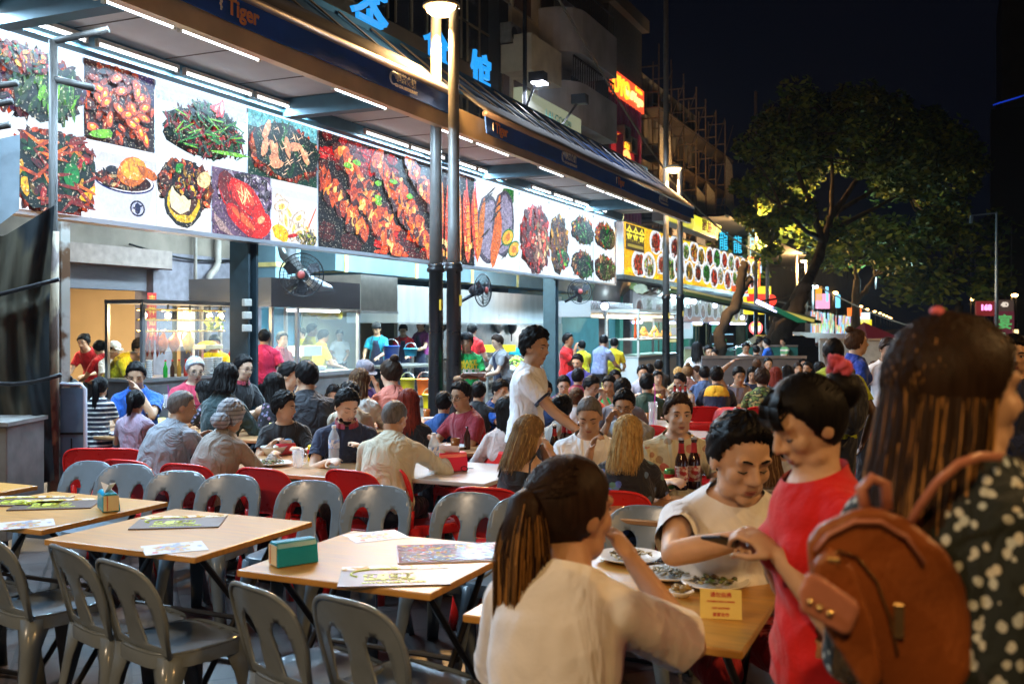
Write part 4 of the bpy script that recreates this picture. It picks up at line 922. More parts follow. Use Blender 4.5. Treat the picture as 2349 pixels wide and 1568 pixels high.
# second restaurant's yellow sign
S2 = thing('yellow_menu_lightbox', 'yellow backlit sign crowded with pictures of plated dishes', 'sign', (0,0,0)); X2 = -8.0; zb2, zt2 = 3.10, 4.50
ya, yb = YW(1432,8), YW(1716,8)
m = MB(); m.box(X2-.5,ya-.03,zb2,X2-.006,yb,zt2); m.build('box', mk('grey_case', (.32,.32,.35), .45, .5), S2)
m = MB(); m.box(X2-.5,ya-.05,zb2-.12,X2+.03,yb,zb2-.004); m.box(X2-.3,ya,zt2+.004,X2+.03,yb,zt2+.05); m.build('rim', BLACKM, S2)
FOOD2 = mk('backlit_print_soft', (1,1,1), vc=True, emis=.85, spec=0, rough=1, ps=77)
p = Pic(ya, zb2, yb, zt2, (.92,.70,.04)); N = 15
for i in range(60): p.ell(rr.random(),rr.choice([rr.uniform(0,.12),rr.uniform(.8,1)]),.03,.06,(.98,.82,.10),0,8,.2,rr)
p.rect(.80,0,1,.5,(.85,.36,.08))
PALS = [[RD,OG,(.9,.2,.08)],[LG,GN,CRM],[BR,OG,DR],[(.9,.7,.4),LG,WHT],[YE,OG,BR],[(.05,.5,.12),(.2,.7,.2)],[DR,RD,PK],[(.6,.45,.2),YE,GN]]
for i in range(N):
    for r_ in (0,1):
        cx = .075+.062*i*1.0+(.03 if r_ else 0); cy = .30 if r_ == 0 else .74
        if i == 0 and r_: continue
        if cx > .98: continue
        q_ = rr.uniform(.85,1.3); cx += rr.uniform(-.007,.007); cy += rr.uniform(-.05,.05)
        p.ell(cx,cy,.034*q_,.235*q_,(.93,.95,.97),.0,22); p.ell(cx,cy,.029*q_,.20*q_,(.82,.85,.88),0,22); p.pile(cx,cy,.023*q_,.165*q_,PALS[(i*3+r_*5)%8],46,.035,1.8,rr); p.rect(cx-.03,cy-.22,cx-.012,cy-.14,(.9,.9,.92)); 
        for q in range(3): p.rect(cx-.028,cy-.21+.02*q,cx-.014,cy-.20+.02*q,(.25,.25,.3))
p.done(X2, S2, FOOD2)
def logo(y0, y1, z0, z1, txt, sz):
    m = MB(); m.box(X2+.010,y0,z0,X2+.03,y1,z1); m.build('logo_board', mk('logo_black', (.015,.014,.01), .6), S2)
    text_on(txt, sz, (X2+.034,(y0+y1)/2,(z0+z1)/2+.06), ux, uz, emi('logo_yellow', (.85,.75,.05), .9), S2, 'logo_characters', .003, .006, wscale=1.25)
    m = MB(); m.box(X2+.030,y0+.1,z0+.08,X2+.034,y1-.1,z0+.16); m.build('logo_strip', emi('logo_dim', (.45,.38,.04), .6), S2)
logo(ya+.1, ya+1.75, zt2-.72, zt2-.04, '金金金', .46); logo(YW(1647,8), YW(1663,8), zt2-.66, zt2-.06, '金金金', .38)

# neon characters on the canopy roof
NEON = emi('neon_blue', (.012,.26,.72), 1.0)
NE = thing('neon_roof_sign', 'glowing blue neon characters standing on the canopy roof', 'neon sign', (0,0,0))
for ch, ox, oy, s in (('茶',848,44,.95),('食',1003,126,.84),('馆',1104,178,.76)):
    w_ = 7.3; D = DW(ox,w_); p = G(ox,D); z = CAMZ+(748-oy)/FO*D
    text_on(ch, s, (p.x,p.y,z), ux, uz, NEON, NE, 'neon_character', .03, .004)
    m = MB(); m.bar((p.x-.06,p.y,z-.6),(p.x-.06,p.y,z+.1),.03); m.build('bracket', BLACKM, NE)
# ------------------------------------------------------------------ buildings, kitchens, trees
WIN = mk('dark_window', (.02,.022,.028), .12, spec=.8); RAIL = mk('dark_rail', (.04,.035,.035), .6)
def bl(name, label, cat='building'): return thing(name, label, cat, (0,0,0))
def bx(x0,y0,z0,x1,y1,z1): m = MB(); m.box(min(x0,x1),min(y0,y1),min(z0,z1),max(x0,x1),max(y0,y1),max(z0,z1)); return m
# A: tall dark building behind the neon sign
A = bl('dark_office_building', 'tall dark brown building behind the neon characters')
yA0, yA1 = YW(-300,13), YW(1128,13)
bx(-25,yA0,4.9,-13,yA1,24).build('wall', BROWN, A)
for j in range(5):
    for i in range(9):
        y = yA0+.8+i*(yA1-yA0-1)/9; z = 6+j*3.4
        w_ = bx(-12.985,y,z,-12.95,y+2.4,z+2.3).build('window', WIN, A)
        m = MB(); 
        for q in (0,1.2,2.4): m.box(-12.94,y+q-.03,z,-12.90,y+q+.03,z+2.3)
        m.box(-12.94,y+.03,z+1.1,-12.91,y+2.37,z+1.16); m.build('frame', mk('brown_frame', (.16,.12,.07), .5), w_)
bx(-13,yA1-.35,0,-12.6,yA1+.35,24).build('pier', mk('dark_pier', (.03,.028,.03), .7), A)
bx(-13.0,YW(560,13),0,-12.9,YW(700,13),0.01).build('threshold', DARK, A)
# B: cream flats with box balconies
B = bl('cream_apartment_building', 'pale cream flats with box balconies beside the neon characters')
yB0, yB1 = yA1+.4, YW(1272,12.5)
bx(-25,yB0,4.9,-12.5,yB1,25).build('wall', CREAM, B)
for zb_, zt in ((9.35,10.45),(12.3,13.4),(15.3,16.4),(6.2,7.3)):
    y0, y1 = YW(1219,11.5), YW(1288,11.5)
    m = bx(-12.498,y0,zb_,-11.5,y1,zb_+.15); m.box(-11.62,y0,zb_+.152,-11.5,y1,zt); m.box(-12.498,y0,zb_+.152,-11.622,y0+.12,zt); m.box(-12.498,y1-.12,zb_+.152,-11.622,y1,zt); 
    m.build('balcony', mk('cream_render', (.60,.56,.44), .9, var=.15, vscale=2), B)
for z in (5.9,8.6,11.6):
    for ox, wd in ((1152,.45),(1178,1.3),(1240,1.1)):
        y = YW(ox,12.5); w_ = bx(-12.52,y,z,-12.46,y+wd,z+(1.9 if wd > 1 else 1.2)).build('window', mk('brown_shutter', (.11,.06,.035), .6), B)
        m = MB(); m.box(-12.455,y-.05,z-.05,-12.43,y+wd+.05,z); m.box(-12.455,y-.05,z+(1.9 if wd > 1 else 1.2),-12.43,y+wd+.05,z+(1.95 if wd > 1 else 1.25)); m.build('frame', mk('cream_trim', (.35,.32,.25), .8), w_)
def ac(x, y, z, label):
    T = thing('air_conditioner', label, 'air conditioner', (x,y,z), 0, 'air conditioner units on the house fronts')
    bx(0,0,0,.35,.8,.6).build('casing', mk('ac_casing', (.22,.22,.21), .6, var=.2), T); m = MB(); m.lathe((.352,.28,.3), [(.22,0),(.20,.012),(.05,.02)], 16, Matrix.Rotation(pi/2,3,'Y')); m.build('fan_grille', BLACKM, T)
    m = MB(); m.bar((0,.05,-.03),(.4,.05,-.03),.03); m.bar((0,.75,-.03),(.4,.75,-.03),.03); m.build('bracket', BLACKM, T)
ac(-12.44, YW(1150,12.4), 10.2, 'air conditioner hanging left of the cream balcony')
ac(-11.98, YW(1412,12), 8.9, 'left air conditioner on the purple house front'); ac(-11.98, YW(1428,12), 8.6, 'right air conditioner on the purple house front')
# C: grey house with rounded balconies
Cb = bl('grey_balcony_building', 'grey house with rounded balcony corners and dark railings')
yC0, yC1 = yB1+.02, YW(1392,12.5)
bx(-25,yC0,4.9,-12.5,yC1,13.2).build('wall', GREYW, Cb)
def rounded(z0, z1, name, mt, x1=-11.2, y0=None, y1=None, th=.14):
    y0 = y0 or YW(1300,11.5); y1 = y1 or YW(1397,11.5); r = 1.0; out = []
    for a in np.linspace(pi, pi/2, 8): out.append((x1-r+r*sin(a)*1.0, y0+r+r*cos(a)))
    pts = [(-12.49,y0)] + [(x1-r+r*sin(a), y0+r+r*cos(a)) for a in np.linspace(pi,pi/2,8)] + [(x1-.0,y1-.01)] + [(-12.49,y1)]
    m = MB(); m.prism([(a,b,z0) for a,b in pts], None, (0,0,z1-z0)); return m.build(name, mt, Cb)
rounded(10.7,12.15,'balcony',GREYW); rounded(8.35,9.75,'balcony',GREYW); rounded(5.6,6.6,'balcony',GREYW)
for z0, z1 in ((9.76,10.5),(12.16,12.9)):
    m = MB(); y = YW(1302,11.5)
    while y < YW(1396,11.5): m.bar((-11.3,y,z0),(-11.3,y,z1),.03); y += .22
    m.bar((-11.3,YW(1302,11.5),z1),(-11.3,YW(1396,11.5),z1),.05); m.build('railing', RAIL, Cb)
for z in (9.9,): bx(-12.52,YW(1310,12.5),z,-12.47,YW(1380,12.5),z+.75).build('dark_door_panel', DARK, Cb)  # near-black panel on the wall; the opening's shade is put into its colour
# D: purple house with glowing signs
Dd = bl('purple_hotel_building', 'purple panelled house front carrying the orange glowing sign')
PUR = mk('purple_panel', (.28,.03,.14), .6, var=.2, vscale=2)
yD0, yD1 = YW(1396,12)+.01, YW(1472,12)
bx(-25,yD0,4.9,-12,yD1,14.4).build('wall', mk('brown_render', (.09,.065,.05), .9, var=.3), Dd)
m = MB(); y = yD0
while y < yD1-.3: m.box(-11.995,y,4.9,-11.93,y+.28,10.6); y += .42
m.build('cladding', PUR, Dd); bx(-12.2,yD0-.1,14.0,-11.7,yD1+.1,14.5).build('cornice', mk('brown_cornice', (.14,.10,.07), .8), Dd)
bx(-11.99,yD0,10.6,-11.9,yD1,11.55).build('sign_board', emi('red_board', (.60,.05,.015), 1.6), Dd)
SGN = emi('amber_letters', (1,.42,.02), 1.5); SGW = emi('warm_letters', (1,.60,.18), 1.6)
yy = YW(1418,12); text_on('OYO', .95, (-11.86,yy,11.0), ux, uz, SGN, Dd, 'sign_letters', .03, .03); text_on('hotel Vogue', .50, (-11.86,YW(1447,12),10.98), ux, uz, SGW, Dd, 'sign_letters', .03, .015, 1.0)
text_on('Premium', .26, (-11.86,YW(1458,12),11.38), ux, uz, SGN, Dd, 'sign_letters', .02, .01)
bx(-11.99,YW(1399,12),7.2,-11.5,YW(1400,12)+.05,9.0).build('sign_side', PUR, Dd)
S = thing('round_number_sign', 'small red sign with an amber number 321 and a big ring', 'sign', (0,0,0)); y0, y1 = YW(1402,11.9), YW(1446,11.9)
bx(-11.90,y0,6.9,-11.75,y1,9.15).build('board', emi('dark_red_board', (.30,.012,.012), .8), S)
text_on('321', .48, (-11.73,y0+(y1-y0)*.60,8.82), ux, uz, SGN, S, 'number', .01, .02); text_on('O', 1.35, (-11.73,(y0+y1)/2+.2,8.05), ux, uz, emi('orange_ring', (1,.25,.06), 2.5), S, 'ring_letter', .02, .06)
m = MB(); m.lathe((-11.74,y0+.38,8.82), [(.24,0),(.24,.02),(.001,.02)], 18, Matrix.Rotation(pi/2,3,'Y')); m.build('disc', SGN, S)
# E: building under scaffolding
Eb = bl('scaffolded_building', 'building covered in tarpaulin and scaffolding beyond the purple front')
yE0, yE1 = yD1+.05, YW(1600,12.5)
RAG = mk('worn_tarpaulin', (.11,.085,.06), .9, kind='marble', ps=1.1, c2=(.20,.17,.13), c3=(.05,.04,.03), stretch=(1,1,.35), bump=.4, bscale=4)
bx(-25,yE0,4,-12.6,yE1,12.9).build('wall', RAG, Eb)
Sc = thing('scaffolding', 'rusty tube scaffolding in front of the tarpaulin-clad building', 'scaffolding', (0,0,0))
SCM = mk('rusty_tube', (.10,.07,.045), .6, .3, var=.4); ny = int((yE1+5-yE0)/2.2)
for i in range(ny):
    y = yE0+.4+i*2.2; hh = 13.6-.12*i
    m = MB()
    for x in (-12.3,-11.4): m.tube([(x,y,0),(x+R_.uniform(-.05,.05),y,hh)], .035, 5)
    for z in np.arange(5,hh,1.1): m.bar((-12.3,y,z),(-11.4,y,z),.05)
    m.build('frame', SCM, Sc)
    m = MB()
    for z in np.arange(5,hh-1,2.0):
        m.bar((-11.4,y,z),(-11.4,y+2.2,z),.05); m.bar((-11.4,y,z),(-11.4,y+2.2,z+2),.035); m.box(-12.3,y,z-.06,-11.45,y+2.15,z-.02)
    m.build('brace', SCM, Sc)
    if R_.random() < .65:
        m = MB(); z = R_.uniform(5,10); m.add([(-11.35,y,z),(-11.3+R_.uniform(0,.2),y+1.6,z-.3),(-11.35,y+1.7,z+2.4),(-11.4,y+.2,z+2.7),(-11.37,y,z),(-11.33,y+1.6,z-.3),(-11.38,y+1.7,z+2.4),(-11.42,y+.2,z+2.7)], [(0,1,2,3),(7,6,5,4)]); m.build('hanging_sheet', mk('pale_sheet', (.34,.31,.28), .9, var=.3), Sc)
# farther dark houses
for i, (w_, a, b, z1, lb) in enumerate(((13,1600,1760,8.0,'low dark terrace behind the hotel sign'),(13,1765,1850,9.5,'dark shop houses behind the turquoise neon'),(13,1852,1960,11,'dark house row beyond the leaning trees'))):
    T = bl('dark_house', lb); y0, y1 = YW(a,w_), YW(b,w_); bx(-26,y0,0,-w_,y1,z1).build('wall', mk('night_wall', (.07,.075,.085), .9, var=.3, vscale=.5), T)
    m = MB(); m.prism([(-w_+.4,y0,z1-.02),(-19,y0,z1+2.2),(-26,y0,z1-.02)], None, (0,y1-y0,0)); m.build('roof', mk('night_roof', (.05,.04,.04), .9), T)
    for q in range(4):
        y = y0+(q+.3)*(y1-y0)/4.3; bx(-w_-.01,y,z1-3,-w_+.04,y+1.3,z1-1.5).build('window', WIN, T)
T = bl('far_tower', 'distant dark high-rise at the right edge with faint windows')
q = P(2385,300,170); m = MB(); m.box(q.x-6,q.y-4,0,q.x+24,q.y+20,60); m.build('wall', mk('tower_wall', (.05,.05,.06), .9, var=.3, vscale=.3), T)
for i in range(10):
    z = 8+i*2.4; m = MB(); m.box(q.x-6.03,q.y,z,q.x-6.002,q.y+3,z+1.2); m.build('window', mk('dim_window', (.08,.06,.05), .4, emis=.06, ecol=(.5,.4,.35)), T)
T = thing('blue_roof_light', 'blue floodlit crown of a distant tower against the night sky', 'light', (0,0,0)); q = P(2312,238,120)
for i in range(7): m = MB(); a = q+Vector((-1.6+i*.42, 0, .10*i)); m.bar(a, a+Vector((.9,.3,.35)), .09); m.build('blade', emi('deep_blue', (.01,.06,.8), .45), T)
q = P(2318,255,165); m = MB(); m.cbox((q.x,q.y,(q.z)/2),(6,6,q.z)); m.build('tower_shaft', mk('tower_wall2', (.012,.012,.02), .9), T)

# hotel sign, turquoise neon signs, red led board
S = thing('yellow_hotel_sign', 'long yellow sign box with dark red characters above the yellow menu', 'sign', (0,0,0)); ya_, yb_ = YW(1528,9), YW(1654,9)
bx(-9.5,ya_,5.33,-9.01,yb_,5.95).build('box', mk('grey_case', (.3,.3,.3), .5), S)
m = bx(-9.006,ya_,5.36,-8.99,YW(1592,9),5.92); m.build('panel', emi('yellow_dim', (.60,.55,.06), .8), S)
m = bx(-9.006,YW(1592,9)+.01,5.36,-8.985,yb_,5.92); m.build('panel', emi('yellow_bright', (.80,.78,.03), .95), S)
DRD = mk('dark_red_letter', (.20,.02,.01), .6)
text_on('羅旅店', .50, (-8.97,(YW(1598,9)+yb_)/2,5.64), ux, uz, DRD, S, 'sign_characters', .01, .004, 1.9); text_on('HOTEL', .42, (-8.975,YW(1556,9),5.64), ux, uz, mk('dark_blue_letter', (.01,.02,.2), .6), S, 'sign_characters', .01, .01, 1.3)
TQ = emi('turquoise', (.04,.50,.75), 1.1); TQ2 = emi('pale_cyan', (.35,.72,1), .8)
for i, (ox0, ox1, oyt, oyb, w_, lb) in enumerate(((1649,1671,532,592,8.2,'left small turquoise neon character sign above the yellow menu'),(1681,1703,543,597,8.2,'middle small turquoise neon character sign above the yellow menu'),(1717,1747,513,628,8.2,'large turquoise neon character sign by the third lamp'))):
    D = DW((ox0+ox1)/2, w_); c = P((ox0+ox1)/2,(oyt+oyb)/2,D); hgt = (oyb-oyt)/FO*D; wd = (ox1-ox0)/FO*D
    T = thing('neon_character_sign', lb, 'neon sign', c, radians(YAW), 'turquoise neon character signs')
    m = MB(); m.cbox((0,.06,0),(wd*1.05,.08,hgt)); m.build('board', mk('neon_board', (.01,.05,.07), .5), T)
    ch = '龍馨' if i == 2 else '龍'
    me = text_mesh(ch[0], hgt*.80, .01, .002); M_ = Matrix.Translation((0,.0,hgt*.12)) @ Matrix.Rotation(pi/2,4,'X') @ Matrix.Diagonal((wd/(hgt*.85),1,1,1)); me.transform(M_); link(me, 'neon_character', TQ, T)
    m = MB(); m.cbox((0,.0,-hgt*.40),(wd,.05,hgt*.16)); m.build('caption_strip', TQ2, T)
T = thing('red_led_board', 'tall red bordered led board with yellow characters', 'sign', (0,0,0)); w_ = 7.9; D = DW(1729,w_); c = P(1729,623,D); T.location = c; T.rotation_euler = (0,0,radians(YAW)); hw, hh = 13/FO*D, 34/FO*D
m = MB(); m.cbox((0,.05,0),(hw*2,.08,hh*2)); m.build('board', mk('led_black', (.015,.006,.004), .5), T)
for x in (-hw,hw): m = MB(); m.cbox((x,0,0),(.05,.05,hh*2)); m.build('led_border', emi('led_red', (1,.10,.02), 2), T)
for z in (-hh,hh): m = MB(); m.cbox((0,0,z),(hw*2-.06,.05,.06)); m.build('led_border', emi('led_red', (1,.10,.02), 2), T)
for i, t_ in enumerate(('精品大炒','馳名海鮮','美食天堂')):
    for j, ch in enumerate(t_): me = text_mesh(ch, hh*.30, .005, .006); me.transform(Matrix.Translation((-hw*.55+i*hw*.55,0,hh*.68-j*hh*.33)) @ Matrix.Rotation(pi/2,4,'X')); link(me, 'led_character', emi('led_yellow', (1,.62,.03), 1.8), T)
m = MB(); m.cbox((0,-.01,-hh*.78),(hw*1.8,.04,hh*.32)); m.build('led_strip', emi('led_red', (1,.10,.02), 2), T)
T = thing('yellow_red_shop_sign', 'yellow and red lit shop sign below the red led board', 'sign', P(1738,688,DW(1738,8.0)), radians(YAW)); D = DW(1738,8.0); s_ = D/FO
m = MB(); m.cbox((0,.08,0),(62*s_,.12,64*s_)); m.build('panel', emi('sign_yellow', (.95,.70,.02), 1.1), T)
m = MB(); m.cbox((-3*s_,0,6*s_),(44*s_,.03,18*s_)); m.build('red_band', emi('sign_red', (.85,.03,.02), 1.1), T)
m = MB(); m.lathe((29*s_,-.02,0), [(14*s_,0),(14*s_,.05),(.01,.05)], 18, Matrix.Rotation(pi/2,3,'X')); m.build('roundel', emi('sign_red', (.85,.03,.02), 1.1), T)

# ---- left shop front behind the first stall ---------------------------
L = bl('near_shophouse', 'stained grey shop house with a wide lit opening behind the roast stall'); wL = 12.0
ylA, ylB = YW(-500,wL), YW(600,wL)
def zl(ox, oy): return ZW(ox, oy, wL)
bx(-12.4,ylA,2.95,-12.0,ylB,4.9).build('wall', PLAST, L); bx(-12.4,ylA,2.66,-11.72,YW(365,wL),2.948).build('beam', mk('lit_beam', (.26,.21,.20), .85, var=.2), L)
bx(-12.35,ylA,2.30,-12.08,YW(345,wL),2.658).build('shutter_box', mk('shutter_grey', (.10,.10,.13), .6, var=.15, stretch=(1,1,8)), L)
bx(-12.4,YW(352,wL),0,-12.0,YW(395,wL),2.658).build('wall', mk('purple_grey_wall', (.17,.16,.20), .85, var=.25), L)
bx(-12.4,YW(455,wL),0,-12.0,ylB,2.948).build('wall', mk('purple_grey_wall', (.17,.16,.20), .85, var=.25), L); bx(-12.4,YW(395,wL),2.15,-12.0,YW(455,wL),2.948).build('wall', mk('purple_grey_wall', (.17,.16,.20), .85, var=.25), L)
bx(-12.55,YW(398,wL),0,-12.45,YW(452,wL),2.14).build('door', mk('dark_gold_door', (.14,.09,.04), .6, var=.2), L)
WRM = mk('warm_interior_wall', (.62,.46,.26), .8, var=.06, vscale=2)
m = MB(); m.box(-17.2,ylA,0,-17,YW(352,wL)+3,3.2); m.box(-17,YW(352,wL)+2.8,0,-12.42,YW(352,wL)+3,3.2); m.box(-17,ylA,3.2,-12.42,YW(352,wL)+3,3.3); m.build('interior_wall', WRM, L)
l = bpy.data.lights.new('room_light','AREA'); l.size = 3; l.energy = 330; l.color = (1,.80,.52); o = bpy.data.objects.new('room_light', l); COL.objects.link(o); o.location = (-14.6,YW(230,wL),3.15); o.parent = L
m = MB(); m.cbox((-14.6,YW(230,wL),3.18),(1.5,3,.03)); m.build('ceiling_light_panel', emi('room_panel', (1,.8,.5), 1.2), L)
T = thing('drainpipe', 'brown downpipe with an elbow on the shop wall', 'pipe', (0,0,0)); y = YW(500,11.9)
m = MB(); m.tube([(-11.9,y,4.9),(-11.9,y,2.85),(-11.9,y-.05,2.75),(-11.9,y-.22,2.6),(-11.9,y-.25,2.5),(-11.9,y-.25,.0)], .06, 10); m.build('pipe', PIPE, T, True)
m = MB(); m.tube([(-11.92,y-.55,4.9),(-11.92,y-.55,1.5)], .03, 8); m.build('thin_pipe', PIPE, T, True)
T = thing('wall_cable', 'thin loose cable sagging along the shop wall', 'cable', (0,0,0)); m = MB(); m.tube([(-11.93,YW(300,11.9)+(YW(590,11.9)-YW(300,11.9))*t,3.02-.16*sin(t*pi)) for t in np.linspace(0,1,12)], .018, 5); m.build('cable', BLACKM, T)
T = thing('red_paper_couplet', 'narrow red paper banner with gold characters by the opening', 'banner', (-12.03,YW(345,wL),0))
T.location = (-11.99,YW(347,wL),1.95); m = MB(); m.box(-.004,-.10,-.45,.004,.10,.32); m.build('paper', mk('red_paper', (.45,.02,.015), .8), T)
for j, ch in enumerate('吉祥如意'): me = text_mesh(ch, .16, .002); me.transform(Matrix.Translation((.008,0,.2-.18*j)) @ Matrix(((0,0,1,0),(1,0,0,0),(0,1,0,0),(0,0,0,1)))); link(me, 'character', mk('gold_print', (.6,.4,.05), .5), T)

# ---- big kitchen back wall, ducts and hoods ----------------------------
K = bl('kitchen_building', 'blue grey back wall of the open kitchen with steel ducts'); wK = 13.2
bx(-13.6,YW(590,wK),0,-13.2,YW(1420,wK),5.2).build('wall', mk('blue_grey_wall', (.07,.20,.28), .8, var=.2, vscale=1.5), K)
bx(-13.19,YW(690,wK),0,-13.15,YW(905,wK),2.5).build('tiled_wall', mk('cream_tiles', (.50,.45,.30), .45, var=.06), K)
TAPE = mk('yellow_sealant', (.50,.40,.15), .8, var=.2); DUCT = mk('duct_steel', (.13,.22,.28), .5, .3, var=.2, vscale=2)
D1 = thing('ventilation_duct', 'large blue grey steel duct with yellow taped joints over the kitchen', 'duct', (0,0,0))
y0, y1 = YW(760,11.5), YW(1345,11.5)
bx(-12.3,y0,2.85,-11.4,y1,3.55).build('duct_run', DUCT, D1)
for f in np.linspace(0.02,.98,6): y = y0+(y1-y0)*f; bx(-12.32,y,2.83,-11.38,y+.12,3.57).build('taped_joint', TAPE, D1)
D2 = thing('ventilation_riser', 'square duct riser with yellow tape beside the near column', 'duct', (0,0,0))
for ox, z0, z1 in ((632,2.3,4.4),(818,3.56,4.8),(905,3.56,4.8)):
    y = YW(ox,11.2); m = bx(-11.9,y,z0,-11.2,y+.75,z1).build('riser', DUCT, D2); bx(-11.92,y-.02,z0+.5,-11.18,y+.77,z0+.58).build('taped_joint', TAPE, m)
def hood(name, label, ox0, ox1, w, dep, z0, z1, mt=None):
    T = thing(name, label, 'cooker hood', (0,0,0)); y0, y1 = YW(ox0,w), YW(ox1,w)
    m = MB(); m.add([(-w,y0,z0),(-w,y1,z0),(-w+.0,y1,z1),(-w+.0,y0,z1),(-w-dep,y0,z0),(-w-dep,y1,z0),(-w-dep,y1,z1),(-w-dep,y0,z1)], [(0,1,2,3),(5,4,7,6),(4,0,3,7),(1,5,6,2),(3,2,6,7),(0,4,5,1)]); m.build('canopy_hood', mt or STEEL, T)
    m = MB(); m.box(-w+.001,y0,z0-.03,-w+.02,y1,z0+.01); m.build('hood_lip', STEELD, T); return T
hood('kitchen_hood', 'long stainless hood over the wok range', 912, 1288, 11.0, 1.3, 1.80, 2.62)
hood('kitchen_hood', 'boxy stainless hood above the glass cooking booth', 828, 912, 9.4, 1.5, 1.98, 2.62, mk('stainless_warm', (.50,.46,.42), .3, .95, var=.1))
KW = thing('kitchen_splashback', 'stainless wall panel behind the woks', 'wall panel', (0,0,0)); bx(-12.5,YW(912,12.4),.0,-12.4,YW(1290,12.4),1.80).build('panel', STEELD, KW)
for i, (ox, oy, r, c) in enumerate(((1142,744,.27,STEEL),(1172,747,.26,BLACKM),(1015,738,.25,BLACKM),(995,746,.24,BLACKM))):
    D = DW(ox,12.35); p = P(ox,oy,D); T = thing('wok', '%s wok hanging on the stainless kitchen wall' % ['shiny steel','black iron','dark half hidden','round blackened'][i], 'wok', p, 0, 'woks hung on the kitchen wall')
    m = MB(); m.lathe((0,0,0), [(r,0.02),(r*.8,.10),(r*.5,.15),(.02,.17)], 20, Matrix.Rotation(pi/2,3,'Y')); m.build('bowl', c, T, True); m = MB(); m.bar((.02,0,-r),(.02,0,-r-.2),.03); m.build('handle', BLACKM, T)
def counter(name, label, ox0, ox1, w, dep, z, mt=STEELD, legs=True, cat='counter'):
    T = thing(name, label, cat, (0,0,0)); y0, y1 = YW(ox0,w), YW(ox1,w)
    bx(-w-dep,y0,z-.05,-w,y1,z).build('worktop', mt, T); bx(-w-dep+.05,y0+.04,.25,-w-.04,y1-.04,.30).build('shelf', mt, T)
    for x in (-w-.06,-w-dep+.06):
        for y in (y0+.06,y1-.06): m = MB(); m.cbox((x,y,(z-.05)/2),(.05,.05,z-.052)); m.build('leg', mt, T)
    return T
counter('steel_worktable', 'steel worktable in front of the cooks in aprons', 905, 1010, 10.2, .8, .92); counter('steel_worktable', 'long steel wok range counter under the hood', 1090, 1285, 11.0, 1.0, .90)
counter('steel_worktable', 'low steel serving table behind the lamp posts', 1120, 1230, 8.9, .7, .80)
# glass cooking booth
GB = thing('glass_cooking_booth', 'stainless cooking booth with glass sides and a lit hood', 'food stall', (0,0,0)); w_ = 8.9; y0, y1 = YW(622,w_), YW(826,w_); z0, z1 = 1.02, 2.0
m = MB(); m.box(-w_-1.5,y0,z1,-w_,y1,z1+.42); m.build('hood', mk('mirror_steel', (.55,.55,.60), .2, .75, bump=.25, bscale=1.0), GB)
bx(-w_-1.45,y0+.02,0,-w_-.02,y1-.02,z0-.06).build('cabinet', STEELD, GB); bx(-w_-1.5,y0,z0-.058,-w_+.02,y1,z0).build('worktop', STEEL, GB)
for x in (-w_-.02,-w_-1.46):
    for f in (0,.27,1) : y = y0+.03+(y1-y0-.06)*f; m = MB(); m.cbox((x,y,(z0+z1)/2),(.05,.05,z1-z0-.004)); m.build('post', STEEL, GB)
bx(-w_-.05,y0+.06,z0+.01,-w_-.04,y1-.06,z1-.02).build('glass_pane', GLASS, GB)
m = MB(); m.tube([(-w_-.10,YW(672,w_),z1-.04),(-w_-.10,YW(790,w_),z1-.04)], .02, 8); m.build('tube', TUBE, GB)
l = bpy.data.lights.new('booth_light','AREA'); l.shape = 'RECTANGLE'; l.size = .3; l.size_y = 1.6; l.energy = 90; l.color = (.95,1,.75); o = bpy.data.objects.new('booth_light', l); COL.objects.link(o); o.location = (-w_-.7,(y0+y1)/2,z1-.06); o.parent = GB
def pot(name, label, p, r, h, mt, cat='pot', lid=True, grp=None):
    T = thing(name, label, cat, p, 0, grp); m = MB(); m.lathe((0,0,0), [(r*.92,0),(r,.02),(r,h),(r*1.04,h),(r*1.04,h+.01),(r*.9,h+.01),(r*.9,h-.02)], 20); m.build('body', mt, T, True)
    if lid: m = MB(); m.lathe((0,0,h+.012), [(r*.98,0),(r*.6,.04),(.03,.05),(.03,.08),(.001,.08)], 20); m.build('lid', mt, T, True)
    return T
pot('stock_pot', 'steel pot inside the glass cooking booth', (-w_-.7,YW(668,w_)+.2,z0+.002), .20, .22, STEEL); pot('pan', 'wide pale pan on the glass booth counter', (-w_-.5,YW(745,w_)+.3,z0+.002), .26, .06, STEEL, 'pan', False)
for i, (ox, oy, r, h, c, lb) in enumerate(((735,702,.16,.28,'y','yellow plastic tub on the kitchen shelf'),(756,712,.15,.24,'y','second yellow tub beside the booth pillar'))):
    p = P(ox,oy+20,19); pot('tub', lb, p, .24, .4, mk('yellow_plastic', (.80,.60,.01), .4), 'tub', False)
# roast stall
ST = thing('roast_meat_stall', 'steel framed glass stall hung with roast meat under round bulbs', 'food stall', (0,0,0)); w_ = 9.0; y0, y1 = YW(327,w_), YW(543,w_); zc, zt2_ = 1.08, 2.0; dp = .62
bx(-w_-dp,y0,zt2_,-w_,y1,zt2_+.05).build('roof', STEEL, ST); bx(-w_-dp,y0,zc-.04,-w_,y1,zc).build('worktop', STEEL, ST); bx(-w_-dp,y0,1.40,-w_-.12,y1,1.415).build('glass_shelf', GLASS, ST)
bx(-w_-dp+.03,y0+.03,.1,-w_-.03,y1-.03,zc-.042).build('cabinet', STEELD, ST); bx(-w_-.02,y0+.05,1.42,-w_-.012,y1-.05,zt2_).build('glass_front', GLASS, ST)
for x in (-w_-.025,-w_-dp+.025):
    for y in (y0+.025,y1-.025): m = MB(); m.cbox((x,y,(zc+zt2_)/2),(.045,.045,zt2_-zc-.004)); m.build('post', STEEL, ST)
